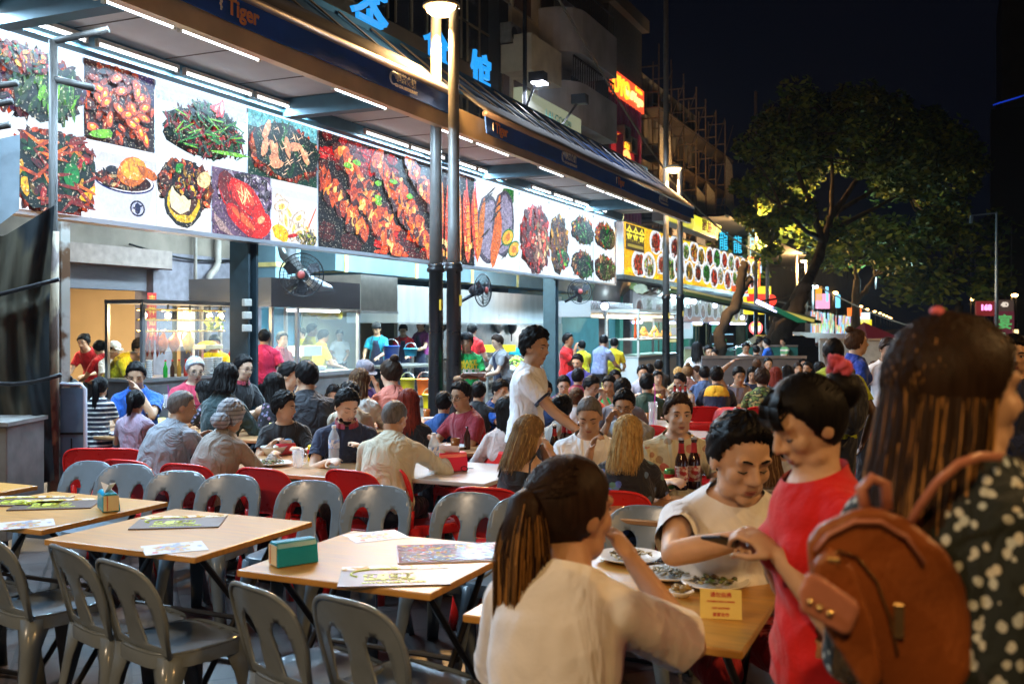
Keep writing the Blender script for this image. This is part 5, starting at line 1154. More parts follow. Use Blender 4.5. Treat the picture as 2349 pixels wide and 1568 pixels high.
for z in (1.93,1.80,1.66): m = MB(); m.tube([(-w_-.15,y0+.06,z),(-w_-.15,y1-.06,z)], .012, 8); m.build('hanging_rail', mk('brass_rail', (.8,.55,.12), .25, 1), ST)
for f in (.13,.37,.60,.82,.95):
    y = y0+(y1-y0)*f; m = MB(); m.sph((-w_-.2,y,1.86), .042); b_ = m.build('bulb', emi('warm_bulb', (1,.80,.55), 9), ST, True); m = MB(); m.bar((-w_-.2,y,1.89),(-w_-.2,y,2.0),.02); m.build('socket', BLACKM, b_)
    l = bpy.data.lights.new('bulb_light','POINT'); l.energy = 16; l.color = (1,.72,.38); l.shadow_soft_size = .04; o = bpy.data.objects.new('bulb_light', l); COL.objects.link(o); o.parent = ST; o.location = (-w_-.2,y,1.80)
def hanging(name, label, y, z, cols, r, h, cat='meat', x=-9.18, dark=1):
    T = thing(name, label, cat, (x,y,z), 0); m = MB(); rn = random.Random(int(y*1000))
    m.sph((0,0,-h*.55),(r*.75,r,h*.42)); m.sph((.02,0,-h*.18),(r*.35,r*.4,h*.2)); m.sph((0,r*.8,-h*.5),(r*.35,r*.35,h*.22)); m.sph((0,-r*.8,-h*.5),(r*.35,r*.35,h*.22)); m.cap((0,r*.3,-h*.8),(0,r*.4,-h*1.05),r*.25,r*.12); m.cap((0,-r*.3,-h*.8),(0,-r*.4,-h*1.05),r*.25,r*.12)
    me = remesh(m, .012, 1); link(me, 'carcass', mk(cols[0], cols[1], .3, var=.3, vscale=14, spec=.6, bump=.4, bscale=30), T, True)
    m = MB(); m.tube([(0,0,-h*.1),(0,0,.01),(.01,0,.03),(0,0,.035)], .004, 5); m.build('hook', STEEL, T)
for i in range(4):
    y = y0+.18+i*.085; hanging('char_siu', 'dark red strip of roast pork, %s on the stall rail' % ['first','second','third','fourth'][i], y, 1.66, ('char_siu_meat',(.22,.03,.012)), .028, .34)
hanging('roast_duck', 'glazed orange-brown roast duck hanging left in the stall', y0+(y1-y0)*.30, 1.64, ('roast_skin',(.50,.13,.02)), .085, .26); hanging('roast_duck', 'glossy roast duck hanging next to the pale chicken', y0+(y1-y0)*.42, 1.64, ('roast_skin2',(.55,.17,.03)), .085, .24)
hanging('boiled_chicken', 'pale yellow poached chicken hanging in the stall', y0+(y1-y0)*.57, 1.65, ('chicken_skin',(.78,.50,.08)), .085, .27)
for i in range(2):
    T = thing('leaf_vegetables', ['left','right'][i]+' bunch of green leaves hanging in the roast stall', 'vegetables', (-9.18,y0+(y1-y0)*(.80+.11*i),1.84)); m = MB(); rn = random.Random(i)
    for q in range(26): a = Vector((rn.uniform(-.04,.04),rn.uniform(-.05,.05),rn.uniform(-.16,0))); m.sph(a,(.02,.018,.035),Euler((rn.uniform(0,3),rn.uniform(0,3),0)).to_matrix(),6,4)
    m.build('leaves', mk('yellow_green_leaf', (.32,.42,.03), .6, var=.3), T)
T = thing('notice_paper', 'white hygiene notice behind the roast stall glass', 'notice', (-9.55,YW(430,9.5),1.75)); m = MB(); m.box(-.003,-.13,-.3,.003,.15,.22); m.build('paper', mk('white_paper', (.7,.7,.72), .8), T)
m = MB(); m.tube([(.006,.01+.08*cos(a),-.17+.08*sin(a)) for a in np.linspace(0,2*pi,18)], .009, 5, False); m.bar((.006,-.05,-.23),(.006,.07,-.11),.014,.004); m.build('prohibition_mark', mk('sign_red_paint', (.7,.03,.02), .6), T)
for j in range(5): m = MB(); m.box(.004,-.09,.16-.045*j,.005,.10,.17-.045*j); m.build('text_line', mk('print_grey', (.12,.12,.3), .7), T)
for i, (f, c, lb) in enumerate(((.12,(.75,.75,.75),'stack of paper cups at the left of the stall counter'),(.74,(.72,.72,.70),'white stack of bowls on the stall counter'),(.84,(.70,.70,.68),'second white stack of bowls on the stall counter'))):
    T = thing('bowl_stack' if i else 'cup_stack', lb, 'bowls' if i else 'cups', (-9.10,y0+(y1-y0)*f,zc)); m = MB(); rr_ = .05 if i == 0 else .08
    for q in range(8): m.lathe((0,0,q*.028), [(rr_*.6,0),(rr_,.03),(rr_*.97,.03),(rr_*.6,.006)], 16)
    m.build('stack', mk('melamine', (.70,.69,.66), .35), T, True)
for i in range(5):
    T = thing('sauce_bottle', ['green','dark brown','amber','red capped','pale'][i]+' bottle on the roast stall counter', 'bottle', (-9.08,y0+(y1-y0)*(.27+.07*i),zc), 0); c = [(.02,.35,.04),(.05,.02,.01),(.4,.2,.03),(.5,.05,.03),(.6,.6,.5)][i]
    m = MB(); m.lathe((0,0,0), [(.026,0),(.028,.01),(.028,.12),(.012,.16),(.012,.20),(.001,.20)], 12); m.build('glass', mk('bottle%d' % i, c, .15), T, True); m = MB(); m.lathe((0,0,.20), [(.013,0),(.013,.02),(.001,.02)], 10); m.build('cap', REDP, T)
T = thing('food_tray', 'yellow tray of cut fruit on the stall shelf', 'tray', (-9.3,y0+(y1-y0)*.86,1.416)); m = MB(); m.box(-.12,-.18,0,.12,.18,.06); m.build('tub', mk('clear_tub', (.8,.7,.4), .3), T, bevel=.01); m = MB(); m.sph((0,0,.06),(.10,.16,.05)); m.build('food', mk('yellow_food', (.85,.55,.02), .5, var=.3, vscale=30), T, True)
# second, glass snack stall further on
S3 = thing('snack_stall', 'small glass snack stall with fried food on plates beyond the lamp posts', 'food stall', (0,0,0)); w_ = 8.0; y0, y1 = YW(1466,w_), YW(1566,w_); zc, zt3 = 1.28, 2.12; dp = 1.0
bx(-w_-dp,y0,zt3,-w_,y1,zt3+.08).build('roof', STEELD, S3); bx(-w_-dp,y0,zc+.05,-w_,y1,zc+.09).build('shelf', STEEL, S3); bx(-w_-dp+.03,y0+.03,0,-w_-.03,y1-.03,.85).build('cabinet', mk('pale_steel', (.5,.52,.56), .4, .6), S3); bx(-w_-dp,y0,.852,-w_,y1,.89).build('worktop', STEEL, S3)
for x in (-w_-.03,-w_-dp+.03):
    for y in (y0+.03,y1-.03): m = MB(); m.cbox((x,y,(.89+zt3)/2),(.06,.06,zt3-.894)); m.build('post', STEEL, S3)
bx(-w_-.02,y0+.07,zc+.1,-w_-.01,y1-.07,zt3-.01).build('glass_front', GLASS, S3)
m = MB(); m.tube([(-w_-.3,y0+.1,zt3-.1),(-w_-.3,y1-.1,zt3-.1)], .03, 8); m.build('tube', emi('warm_tube', (1,.75,.35), 4), S3)
l = bpy.data.lights.new('stall_light','AREA'); l.shape = 'RECTANGLE'; l.size = .3; l.size_y = 3; l.energy = 120; l.color = (1,.88,.66); o = bpy.data.objects.new('stall_light', l); COL.objects.link(o); o.location = (-w_-.5,(y0+y1)/2,zt3-.06); o.parent = S3
for i, f in enumerate((.3,.55,.8)):
    T = thing('snack_plate', ['left','middle','right'][i]+' white plate of golden fried snacks in the small glass stall', 'plate', (-w_-.3,y0+(y1-y0)*f,zc+.092)); m = MB(); m.lathe((0,0,0), [(.10,0),(.24,.05),(.22,.05),(.08,.012)], 20); m.build('plate', mk('white_china', (.75,.75,.74), .2), T, True)
    m = MB(); rn = random.Random(i)
    for q in range(34): h_ = rn.random(); a = rn.uniform(0,6.3); m.sph((.17*(1-h_)*cos(a),.17*(1-h_)*sin(a),.06+.26*h_),(.05,.035,.03),Euler((rn.uniform(0,3),rn.uniform(0,3),0)).to_matrix(),6,4)
    m.build('food', mk('golden_fry', (.75,.33,.04), .5, var=.3, vscale=20), T)
T = thing('orange_cloth', 'orange red cloth hung inside the small glass stall', 'cloth', (-w_-.25,y0+.45,zc+.1)); m = MB(); m.loft([[Vector((.03*cos(a),.02+.14*(1-z)*sin(a)+.02*sin(z*9),z*.55)) for a in np.linspace(0,2*pi,12,endpoint=False)] for z in (0,.3,.6,1)]); m.build('cloth', mk('orange_cloth', (.85,.10,.01), .7), T, True)
# second kitchen: foil duct, booth hood, pictures banner and lights
T = thing('foil_duct', 'crumpled foil wrapped duct under the yellow sign', 'duct', (0,0,0)); y0, y1 = YW(1470,8.6), YW(1560,8.6); rn = random.Random(3); m = MB()
m.loft([[Vector((-8.6+(.22+rn.uniform(-.03,.03))*cos(a), y0+(y1-y0)*t, 2.85-.0*t+(.16+rn.uniform(-.03,.03))*sin(a))) for a in np.linspace(0,2*pi,14,endpoint=False)] for t in np.linspace(0,1,26)]); m.build('foil', mk('crumpled_foil', (.55,.52,.40), .22, 1, bump=.6, bscale=8), T)
hood('kitchen_hood', 'small stainless hood with wavy reflections by the second kitchen', 1355, 1452, 9.0, 1.2, 1.98, 2.42, MATS['mirror_steel'])
T = thing('elbow_duct', 'round steel elbow duct rising from the small hood', 'duct', (0,0,0)); y = YW(1418,9.3); m = MB(); m.tube([(-9.6,y-.2,2.4),(-9.6,y-.2,2.7),(-9.6,y+.05,3.0),(-9.6,y+.5,3.08),(-9.6,y+.9,3.08)], .42, 14); m.build('elbow', mk('dull_duct', (.35,.33,.32), .45, .6), T, True)
BN = thing('faded_picture_banner', 'row of washed out food pictures behind plastic under the yellow sign', 'banner', (0,0,0)); wB = 9.0; ya, yb = YW(1452,wB), YW(1710,wB); p = Pic(ya,1.90,yb,2.78,(.58,.62,.66))
p.rect(0,0,1,.22,(.62,.42,.30)); p.rect(.72,0,1,1,(.72,.70,.35))
for i in range(17): cx = .04+.058*i; cy = .45+.12*(i%2); p.ell(cx,cy,.027,.36,(.72,.76,.80),0,20); p.pile(cx,cy,.018,.27,[tuple(.45*q+.25 for q in c) for c in PALS[i%8]],30,.05,1.6,rr)
p.rect(0,0,.45,1,(.55,.60,.68)) if False else None
p.done(-wB, BN, mk('backlit_print_faded', (1,1,1), vc=True, emis=.55)); bx(-wB-.1,ya,1.86,-wB-.01,yb,2.82).build('board', mk('banner_back', (.2,.2,.22), .7), BN)
m = MB(); m.add([(-8.75,ya,1.88),(-8.75,ya+9,1.88),(-8.75,ya+9,2.75),(-8.75,ya,2.8)], [(0,1,2,3)]); m.build('plastic_sheet', mk('cloudy_plastic', (.7,.78,.85), .15, alpha=.22, bump=.5, bscale=3, spec=.9), BN)
VIO = emi('violet_tube', (.55,.50,1), 5)
for i, ox in enumerate((1462,1538,1600,1640,1676,1700)):
    y = YW(ox,8.9); T = thing('violet_tube_lamp', 'short violet white tube lamp, %s from the left below the faded pictures' % nm_[i], 'lamp', (-8.9,y,1.84), 0, 'violet tubes under the faded pictures'); L_ = .9+.25*i
    m = MB(); m.tube([(0,-L_/2,0),(0,L_/2,0)], .035, 8); m.build('tube', VIO, T, True); m = MB(); m.box(-.03,-L_/2,.036,.03,L_/2,.06); m.build('batten', WHITEP, T)
    l = bpy.data.lights.new('tube_light','POINT'); l.energy = 40; l.color = (.45,.80,1); l.shadow_soft_size = .2; o = bpy.data.objects.new('tube_light', l); COL.objects.link(o); o.parent = T; o.location = (.2,0,-.2)
for i, (ox, oy) in enumerate(((1546,677),(1556,681),(1592,690),(1640,700),(1703,728),(1387,702))):
    p = P(ox,oy,DW(ox,7.6)); T = thing('spot_lamp', 'small bluish spot lamp, %s under the edge of the second canopy' % nm_[i], 'lamp', p, 0, 'spot lamps of the second canopy'); m = MB(); m.sph((0,0,0),(.08,.14,.09)); m.build('bulb', emi('cool_spot', (.70,.75,1), 6), T, True); m = MB(); m.cbox((0,0,.12),(.14,.2,.05)); m.build('cap', BLACKM, T)
K2 = bl('second_restaurant', 'green lit open restaurant under the yellow sign'); wK2 = 13.0
bx(-13.5,YW(1420,wK2)+.1,0,-13,YW(1760,wK2),6.2).build('wall', mk('teal_wall', (.06,.20,.19), .8, var=.2), K2); bx(-13,YW(1420,wK2)+.1,6.2,-8.55,YW(1760,wK2),6.3).build('roof', DARK, K2)
bx(-13,YW(1440,12),3.0,-8.6,YW(1760,12),3.06).build('ceiling', mk('dim_ceiling', (.25,.28,.28), .8), K2)
for ox in (1385,1440,1535,1575,1640,1710): y = YW(ox,10.2); m = MB(); m.cbox((-10.2,y,1.5),(.25,.25,3.0)); m.build('pillar', mk('green_pillar', (.03,.14,.10), .6, var=.2) if ox > 1500 else mk('grey_pillar', (.13,.12,.13), .7, var=.2), K2)
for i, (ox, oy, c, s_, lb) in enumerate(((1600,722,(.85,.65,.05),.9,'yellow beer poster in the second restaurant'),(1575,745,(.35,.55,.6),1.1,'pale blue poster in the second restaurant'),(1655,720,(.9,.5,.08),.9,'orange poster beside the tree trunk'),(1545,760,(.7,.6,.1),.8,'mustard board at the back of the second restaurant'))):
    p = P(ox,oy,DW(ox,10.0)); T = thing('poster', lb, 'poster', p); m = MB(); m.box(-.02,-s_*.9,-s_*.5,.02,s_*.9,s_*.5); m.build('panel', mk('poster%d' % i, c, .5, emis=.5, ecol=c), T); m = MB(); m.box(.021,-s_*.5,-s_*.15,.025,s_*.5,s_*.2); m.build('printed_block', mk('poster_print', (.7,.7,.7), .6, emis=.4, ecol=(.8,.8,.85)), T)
l = bpy.data.lights.new('hall_light','AREA'); l.shape = 'RECTANGLE'; l.size = 2; l.size_y = 16; l.energy = 420; l.color = (.55,1,.92); o = bpy.data.objects.new('hall_light', l); COL.objects.link(o); o.location = (-10.8,YW(1560,10.8),2.95); o.parent = K2
m = MB(); m.cbox((-10.8,YW(1560,10.8),2.98),(.4,16,.03)); m.build('ceiling_light_panel', emi('hall_panel', (.6,1,.95), 2), K2)
T = thing('yellow_led_ticker', 'small black display with green and red glowing text', 'display', P(1658,777,DW(1658,8.4)), radians(YAW)); s_ = DW(1658,8.4)/FO; m = MB(); m.cbox((0,.06,0),(54*s_,.1,28*s_)); m.build('screen', mk('led_black', (.01,.01,.01), .4), T)
me = text_mesh('七星', 14*s_, .005, .01); me.transform(Matrix.Translation((-6*s_,0,0)) @ Matrix.Rotation(pi/2,4,'X')); link(me, 'led_text', emi('led_green', (.1,1,.3), 1.6), T)
for z in (-11*s_,11*s_): m = MB(); m.cbox((0,0,z),(48*s_,.02,2*s_)); m.build('led_strip', TQ2, T)
T = thing('round_face_sign', 'round glowing red and white sign on the dark pillar', 'sign', P(1734,751,DW(1734,8.6)), radians(YAW)); s_ = DW(1734,8.6)/FO; m = MB(); m.lathe((0,.05,0), [(12*s_,0),(12*s_,.04),(.01,.04)], 24, Matrix.Rotation(pi/2,3,'X')); m.build('disc', emi('white_disc', (1,.85,.8), 1.4), T)
m = MB(); m.tube([(13*s_*cos(a),0,13*s_*sin(a)) for a in np.linspace(0,2*pi,24)], .05, 6, False); m.build('neon_ring', emi('pink_ring', (1,.08,.08), 3), T)
m = MB(); m.sph((-5*s_,-.03,7*s_),(6*s_,.03,5*s_)); m.sph((6*s_,-.03,8*s_),(5*s_,.03,4*s_)); m.sph((0,-.03,-6*s_),(3*s_,.03,3*s_)); m.build('orange_motif', emi('led_yellow', (1,.62,.03), 1.8), T)
# canopy edge of the second restaurant sweeping down to the right, with green flap
T = thing('second_canopy_edge', 'dark green canopy edge sloping down right below the yellow sign', 'canopy', (0,0,0)); a = P(1432,690,24); b = P(1870,738,31); a = P(1540,668,28); m = MB(); m.bar(a,b,.5,.08); m.build('cloth_edge', mk('green_canvas_dark', (.02,.07,.05), .7), T)
m = MB(); m.bar(a+Vector((0,0,.12)),b+Vector((0,0,.12)),.06); m.build('rope', mk('rope', (.25,.35,.28), .7), T); m = MB(); c = P(1772,705,29); d = P(1840,738,29); m.bar(c,d,.9,.03); m.build('green_flap', mk('green_tarp', (.02,.45,.20), .6, emis=.15, ecol=(.02,.5,.22)), T)  # the flap's faint own glow stands in for light on the cloth
m = MB(); m.bar(P(1735,690,29.2),P(1782,712,29.2),.10); m.build('tube', VIO, T)
for ox, oy in ((1800,716),): p = P(ox,oy,29); m = MB(); m.bar(p,P(1866,735,29.5),.08); m.build('yellow_bar', emi('dim_yellow', (.5,.42,.08), .7), T)
# far banner stalls
rr2 = random.Random(9); FOOD3 = mk('backlit_print_far', (1,1,1), vc=True, emis=1.0)
for i, (o0, o1, zt, zb, D0, lb) in enumerate(((1860,1912,713,768,52,'far stall board of tall bright pictures'),(1916,1962,722,766,66,'far lit stall boards behind the street lamps'),(1966,1985,740,768,80,'small far lit board with yellow base'))):
    T = thing('lit_stall_board', lb, 'sign', (0,0,0)); a = P(o0,zt,D0); b = P(o1,zt,D0*1.25); zbt = CAMZ+(748-zb)/FO*D0
    L_ = (b-a).length; dx = (b-a).normalized(); z1_ = a.z; n = 30
    m = MB(); m.usec = True
    for q in range(n):
        c = rr2.choice([(.8,.95,1),(.6,.85,1),(.4,.7,1),(.6,.6,.3),(.4,.65,.5),(.5,.3,.35),(.7,.85,1),(.3,.6,.9)])
        c = tuple(x**2 for x in c); p0 = a+dx*L_*q/n; p1 = a+dx*L_*(q+1)/n; m.add([(p0.x,p0.y,zbt),(p1.x,p1.y,zbt),(p1.x,p1.y,z1_),(p0.x,p0.y,z1_)], [(0,1,2,3)], c)
        for e in range(5): z = rr2.uniform(zbt,z1_-.4); cc = tuple(x*rr2.uniform(.3,1) for x in rr2.choice([(.9,.4,.2),(.8,.8,.3),(.2,.6,.4),(.6,.8,1)])); f = Vector((dx.y,-dx.x,0))*.01*(e+1); m.add([(p0.x+f.x,p0.y+f.y,z),(p1.x+f.x,p1.y+f.y,z+.1),(p1.x+f.x,p1.y+f.y,z+.5),(p0.x+f.x,p0.y+f.y,z+.45)], [(0,1,2,3)], cc)
    m.build('picture_panel', FOOD3, T); m = MB(); bk = Vector((-dx.y,dx.x,0))*.3; m.prism([a+bk*.1,b+bk*.1,b+bk,a+bk], None, (0,0,zbt-z1_)); m.build('case', BLACKM, T)
for i, (ox, oy, w_, h_, c, lb) in enumerate(((1878,672,.7,1.5,(.9,.35,.03),'orange sign high above the far stalls'),(1887,690,1.6,1.6,(.85,.35,.55),'pink sign above the far stall board'),(1897,674,.3,1.6,(.25,.65,.95),'slim blue neon sign above the far stalls'),(1922,690,.5,1.4,(.2,.7,1),'small cyan neon sign above the far stalls'),(1960,715,1.6,.9,(.95,.2,.03),'red orange sign among the far lamps'),(1984,728,1.1,1.1,(.75,.9,1),'white cyan sign far down the street'),(1986,745,1.3,1.2,(.8,.65,.02),'yellow sign far down the street'),(1866,657,.75,.20,(.8,.95,1),'bright white flood lamp on a mast over the far stalls'),(2010,622,.5,.28,(.75,.8,1),'blue white lamp at the end of a tree branch'))):
    D = 58 if i != 7 and i != 8 else (45 if i == 7 else 60); T = thing('far_neon_sign' if i < 7 else 'flood_lamp', lb, 'sign' if i < 7 else 'lamp', P(ox,oy,D), radians(YAW)); w_ *= .5; h_ *= .55; m = MB(); m.cbox((0,0,0),(w_,.12,h_)); m.build('lit_face', emi('farsign%d' % i, c, 1.0 if i < 7 else 8), T)
    m = MB(); m.cbox((0,.1,-h_*.5-.5),(.08,.08,1.0)); m.build('mount', BLACKM, T)
    if i >= 7: l = bpy.data.lights.new('flood','POINT'); l.energy = 450 if i == 7 else 500; l.color = (.6,.95,1); l.shadow_soft_size = .4; o = bpy.data.objects.new('flood', l); COL.objects.link(o); o.parent = T; o.location = (0,-.5,-.4)
# right side signs
for i, (ox, oy, w_, h_, c, txt, tc_, lb, e_) in enumerate(((2262,707,44,34,(.35,.03,.03),'168',(1,.25,.6),'red framed sign with pink neon 168',.35),(2305,700,42,26,(.16,.10,.08),'4D',(.7,.6,.5),'brown sign board with pale 4D',.25),(2305,742,44,58,(.18,.03,.05),'宴',(.08,.35,.10),'maroon banner with a green character',.35),(2292,775,28,26,(.6,1,.6),None,None,'pale green lit shop board at the right',1.5),(2330,775,14,40,(1,.7,.3),None,None,'orange lit column at the right edge',1.5))):
    D = 60; s_ = D/FO; T = thing('street_sign_board', lb, 'sign', P(ox,oy,D), radians(YAW)); m = MB(); m.cbox((0,.1,0),(w_*s_,.15,h_*s_)); m.build('board', emi('rsign%d' % i, c, e_), T)
    if txt: me = text_mesh(txt, h_*s_*(.5 if i != 2 else .6), .01, .03 if i < 2 else .02); me.transform(Matrix.Translation((0,0,.05)) @ Matrix.Rotation(pi/2,4,'X')); link(me, 'sign_text', emi('rtext%d' % i, tc_, 1.8 if i == 0 else .8), T)
    m = MB(); m.bar((0,.1,-h_*s_/2),(0,.1,-h_*s_/2-1.2),.1); m.build('mount', BLACKM, T)
# low hedge-like railing, maroon marquee, parked cars far
T = thing('maroon_marquee', 'maroon pointed marquee roof over far tables', 'marquee', P(2012,775,34), radians(YAW)); m = MB(); m.add([(-.75,-1.2,.0),(.85,-1.2,-.2),(.85,1.2,-.2),(-.75,1.2,.0),(-.45,0,.55)], [(0,1,4),(1,2,4),(2,3,4),(3,0,4)]); m.build('roof', mk('maroon_canvas', (.30,.015,.03), .7, emis=.12, ecol=(.35,.02,.04)), T); m = MB()  # canvas has a weak glow of its own in place of lamp light
for x in (-.73,.83): m.bar((x,-1.15,-.02),(x,-1.15,-1.6),.05)
m.build('post', BLACKM, T)
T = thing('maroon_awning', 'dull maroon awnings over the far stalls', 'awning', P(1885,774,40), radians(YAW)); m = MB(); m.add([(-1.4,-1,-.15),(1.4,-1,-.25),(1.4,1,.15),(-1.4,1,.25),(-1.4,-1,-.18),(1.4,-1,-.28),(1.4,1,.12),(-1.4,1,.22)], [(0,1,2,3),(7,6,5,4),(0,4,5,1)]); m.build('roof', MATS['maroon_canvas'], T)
T = thing('dark_car', 'dark parked car glimpsed behind the far diners', 'car', G(1800,38), radians(YAW+90))
m = MB(); prof = [(-2.1,.35),(-2.1,.75),(-1.7,.88),(-1.0,.95),(-.5,1.38),(.9,1.40),(1.5,1.0),(2.1,.85),(2.15,.4)]; m.prism([(-.85,a,b) for a,b in prof], None, (1.7,0,0)); m.build('body', mk('car_paint', (.012,.012,.015), .15, coat=1), T, bevel=.06)
for x in (-.86,.74):
    for y in (-1.35,1.35): m = MB(); m.lathe((x,y,.32), [(.32,0),(.32,.12),(.2,.12)], 18, Matrix.Rotation(pi/2,3,'Y')); wv = m.build('tyre', mk('tyre', (.02,.02,.02), .8), T); m = MB(); m.lathe((x+.005,y,.32), [(.18,0),(.18,.118),(.01,.118)], 14, Matrix.Rotation(pi/2,3,'Y')); m.build('rim', STEELD, wv)
for s_ in (-1,1): m = MB(); m.box(s_*.852-.005,-.9,1.0,s_*.852+.005,.8,1.30); m.build('window', WIN, T)
for i, (o0, o1, oy, h_, c, lb) in enumerate(((1690,1830,795,.75,(.03,.16,.12),'dark green low barrier behind the far diners'),(1880,2060,781,.7,(.38,.40,.38),'pale barrier behind the standing people'),(1610,1850,822,.5,(.10,.10,.11),'pale waist high counter front behind the long haired women'),(1570,1640,800,.7,(.30,.32,.18),'olive panel beside the green seat'))):
    D = [26,22,18,21][i]; a = P(o0,oy,D); b = P(o1,oy,D); T = thing('low_barrier', lb, 'barrier', (0,0,0)); m = MB(); m.prism([a,b,b+AX*.06,a+AX*.06], None, (0,0,-h_)); m.build('panel', mk('barrier%d' % i, c, .6, var=.15), T)
    m = MB(); m.bar(a+Vector((0,0,.03)),b+Vector((0,0,.03)),.05); m.build('top_rail', STEELD, T)
    for q in range(5): c_ = a.lerp(b,q/4); m = MB(); m.bar((c_.x,c_.y,c_.z-h_),(c_.x,c_.y,0),.05); m.build('post', BLACKM, T)
# overhead cables
for i, (pa, pb, sag, lb) in enumerate(((P(1278,-10,26),P(1745,585,40),1.2,'long overhead cable crossing from the cream flats to the neon sign'),(P(1745,690,33),P(1870,655,42),.1,'thin red wire between the lamp post and the tree'),(P(1850,640,50),P(2400,770,40),1.0,'dark cable sagging across the street at the right'))):
    T = thing('overhead_cable', lb, 'cable', (0,0,0)); m = MB(); m.tube([pa.lerp(pb,t)-Vector((0,0,sag*sin(pi*t))) for t in np.linspace(0,1,16)], .035, 5); m.build('wire', mk('cable_grey', (.12,.11,.10), .6), T)
# flood lamps on the roof
for i, (oa, ob, lit, lb) in enumerate((((1205,250),(1234,178),True,'lit floodlight on an arm above the canopy roof'),((1285,292),(1330,228),False,'unlit floodlight on a long arm before the grey balcony'))):
    D = DW(oa[0],8.5); a, b = P(*oa,D), P(*ob,D); T = thing('floodlight', lb, 'floodlight', (0,0,0)); m = MB(); m.bar(a,b,.05); m.build('arm', BLACKM, T); m = MB(); m.cbox(b,(.35,.25,.22)); hd_ = m.build('housing', BLACKM, T)
    if lit: m = MB(); m.cbox(b+Vector((.05,-.02,-.13)),(.28,.30,.04)); m.build('lens', emi('flood_white', (.85,.85,1), 9), hd_); l = bpy.data.lights.new('flood','SPOT'); l.energy = 900; l.spot_size = 3.0; l.color = (.8,.9,1); o = bpy.data.objects.new('flood', l); COL.objects.link(o); o.parent = T; o.location = b+Vector((.05,0,-.2))
p = P(1204,255,DW(1204,8.6)); T = thing('roof_mast', 'thin pole with insulators above the canopy roof', 'pole', p); m = MB(); m.bar((0,0,-.5),(0,0,2.6),.07); m.build('pole', BLACKM, T); m = MB(); m.bar((-.2,0,2.5),(.3,0,2.5),.05); m.build('crossbar', BLACKM, T)
p = P(1250,268,DW(1250,8.8)); T = thing('small_roof_sign', 'small pale green lit sign lying behind the roof edge', 'sign', p); m = MB(); m.box(-.1,-1.6,-.3,.1,2.2,.35); m.build('panel', emi('pale_green_panel', (.35,.38,.24), .45), T); text_on('LAI GOSIPP', .34, (.12,.6,0), ux, uz, mk('green_letter', (.05,.2,.18), .6), T, 'sign_letters')

# added unseen lamps that brighten the open kitchen and the wok range
for i, (x, ox, z, pw) in enumerate(((-9.2,330,4.3,50),(-9.2,640,4.3,170),(-9.2,820,4.3,290),(-9.2,980,4.3,330),(-9.2,1120,4.3,330),(-9.2,1240,4.3,330))):
    y = YW(ox,-x); T = thing('added_kitchen_lamp', 'added fill tube over the open kitchen, %s from the left, hidden behind the sign' % nm_[i], 'lamp', (x,y,z), 0, 'added kitchen fill tubes'); m = MB(); m.tube([(0,-.7,0),(0,.7,0)], .02, 8); m.build('tube', TUBE, T, True); m = MB(); m.box(-.04,-.72,.03,.04,.72,.07); m.build('batten', WHITEP, T)
    l = bpy.data.lights.new('tube_light','AREA'); l.shape = 'RECTANGLE'; l.size = .5; l.size_y = 1.6; l.energy = pw; l.color = (.66,.93,1); o = bpy.data.objects.new('tube_light', l); COL.objects.link(o); o.parent = T; o.location = (0,0,-.04)
for i, ox in enumerate((960,1060,1160,1250)):
    y = YW(ox,11.6); T = thing('added_hood_lamp', 'added fill lamp under the long wok hood, %s from the left' % nm_[i], 'lamp', (-11.6,y,1.86), 0, 'added fill lamps under the wok hood'); m = MB(); m.tube([(0,-.5,0),(0,.5,0)], .02, 8); m.build('tube', emi('warm_white_tube', (1,.95,.85), 3), T, True); m = MB(); m.box(-.04,-.52,.03,.04,.52,.07); m.build('batten', WHITEP, T)  # added lamp, unseen under the hood, to brighten the wok range
    l = bpy.data.lights.new('hood_fill_light','AREA'); l.shape = 'RECTANGLE'; l.size = .4; l.size_y = 1.2; l.energy = 110; l.color = (1,.93,.78); o = bpy.data.objects.new('hood_fill_light', l); COL.objects.link(o); o.parent = T; o.location = (0,0,-.04)

# clutter on the kitchen counters
def bucket(ox, oy, w, r, h, col, label, name='bucket', cat='bucket', handle=True):
    p = P(ox,oy,DW(ox,w)); T = thing(name, label, cat, p); m = MB(); r *= .7; h *= .65; m.lathe((0,0,0), [(r*.8,0),(r*.82,.01),(r,h),(r*1.06,h),(r*1.06,h+.015),(r*.95,h),(r*.78,.02),(.001,.02)], 18); m.build('tub', mk('tub_'+name+str(int(ox)), col, .35, var=.1), T, True)
    if handle: m = MB(); m.tube([(r*cos(a),0,h+r*.9*sin(a)) for a in np.linspace(0,pi,10)], .008, 5); m.build('handle', STEEL, T)
bucket(942,816,10.0,.20,.22,(.01,.30,.55),'turquoise bucket on the worktable before the red shirt cook'); bucket(898,830,10.6,.24,.5,(.01,.06,.45),'tall dark blue tub beside the turquoise shirt cook')
bucket(975,905,8.6,.22,.42,(.85,.16,.02),'orange bin left of the black lamp bases','waste_bin','bin'); bucket(985,935,8.3,.18,.35,(.80,.60,.01),'small yellow bin below the orange bin','waste_bin','bin'); bucket(935,900,9.2,.20,.38,(.70,.62,.02),'yellow bin under the steel worktable','waste_bin','bin')
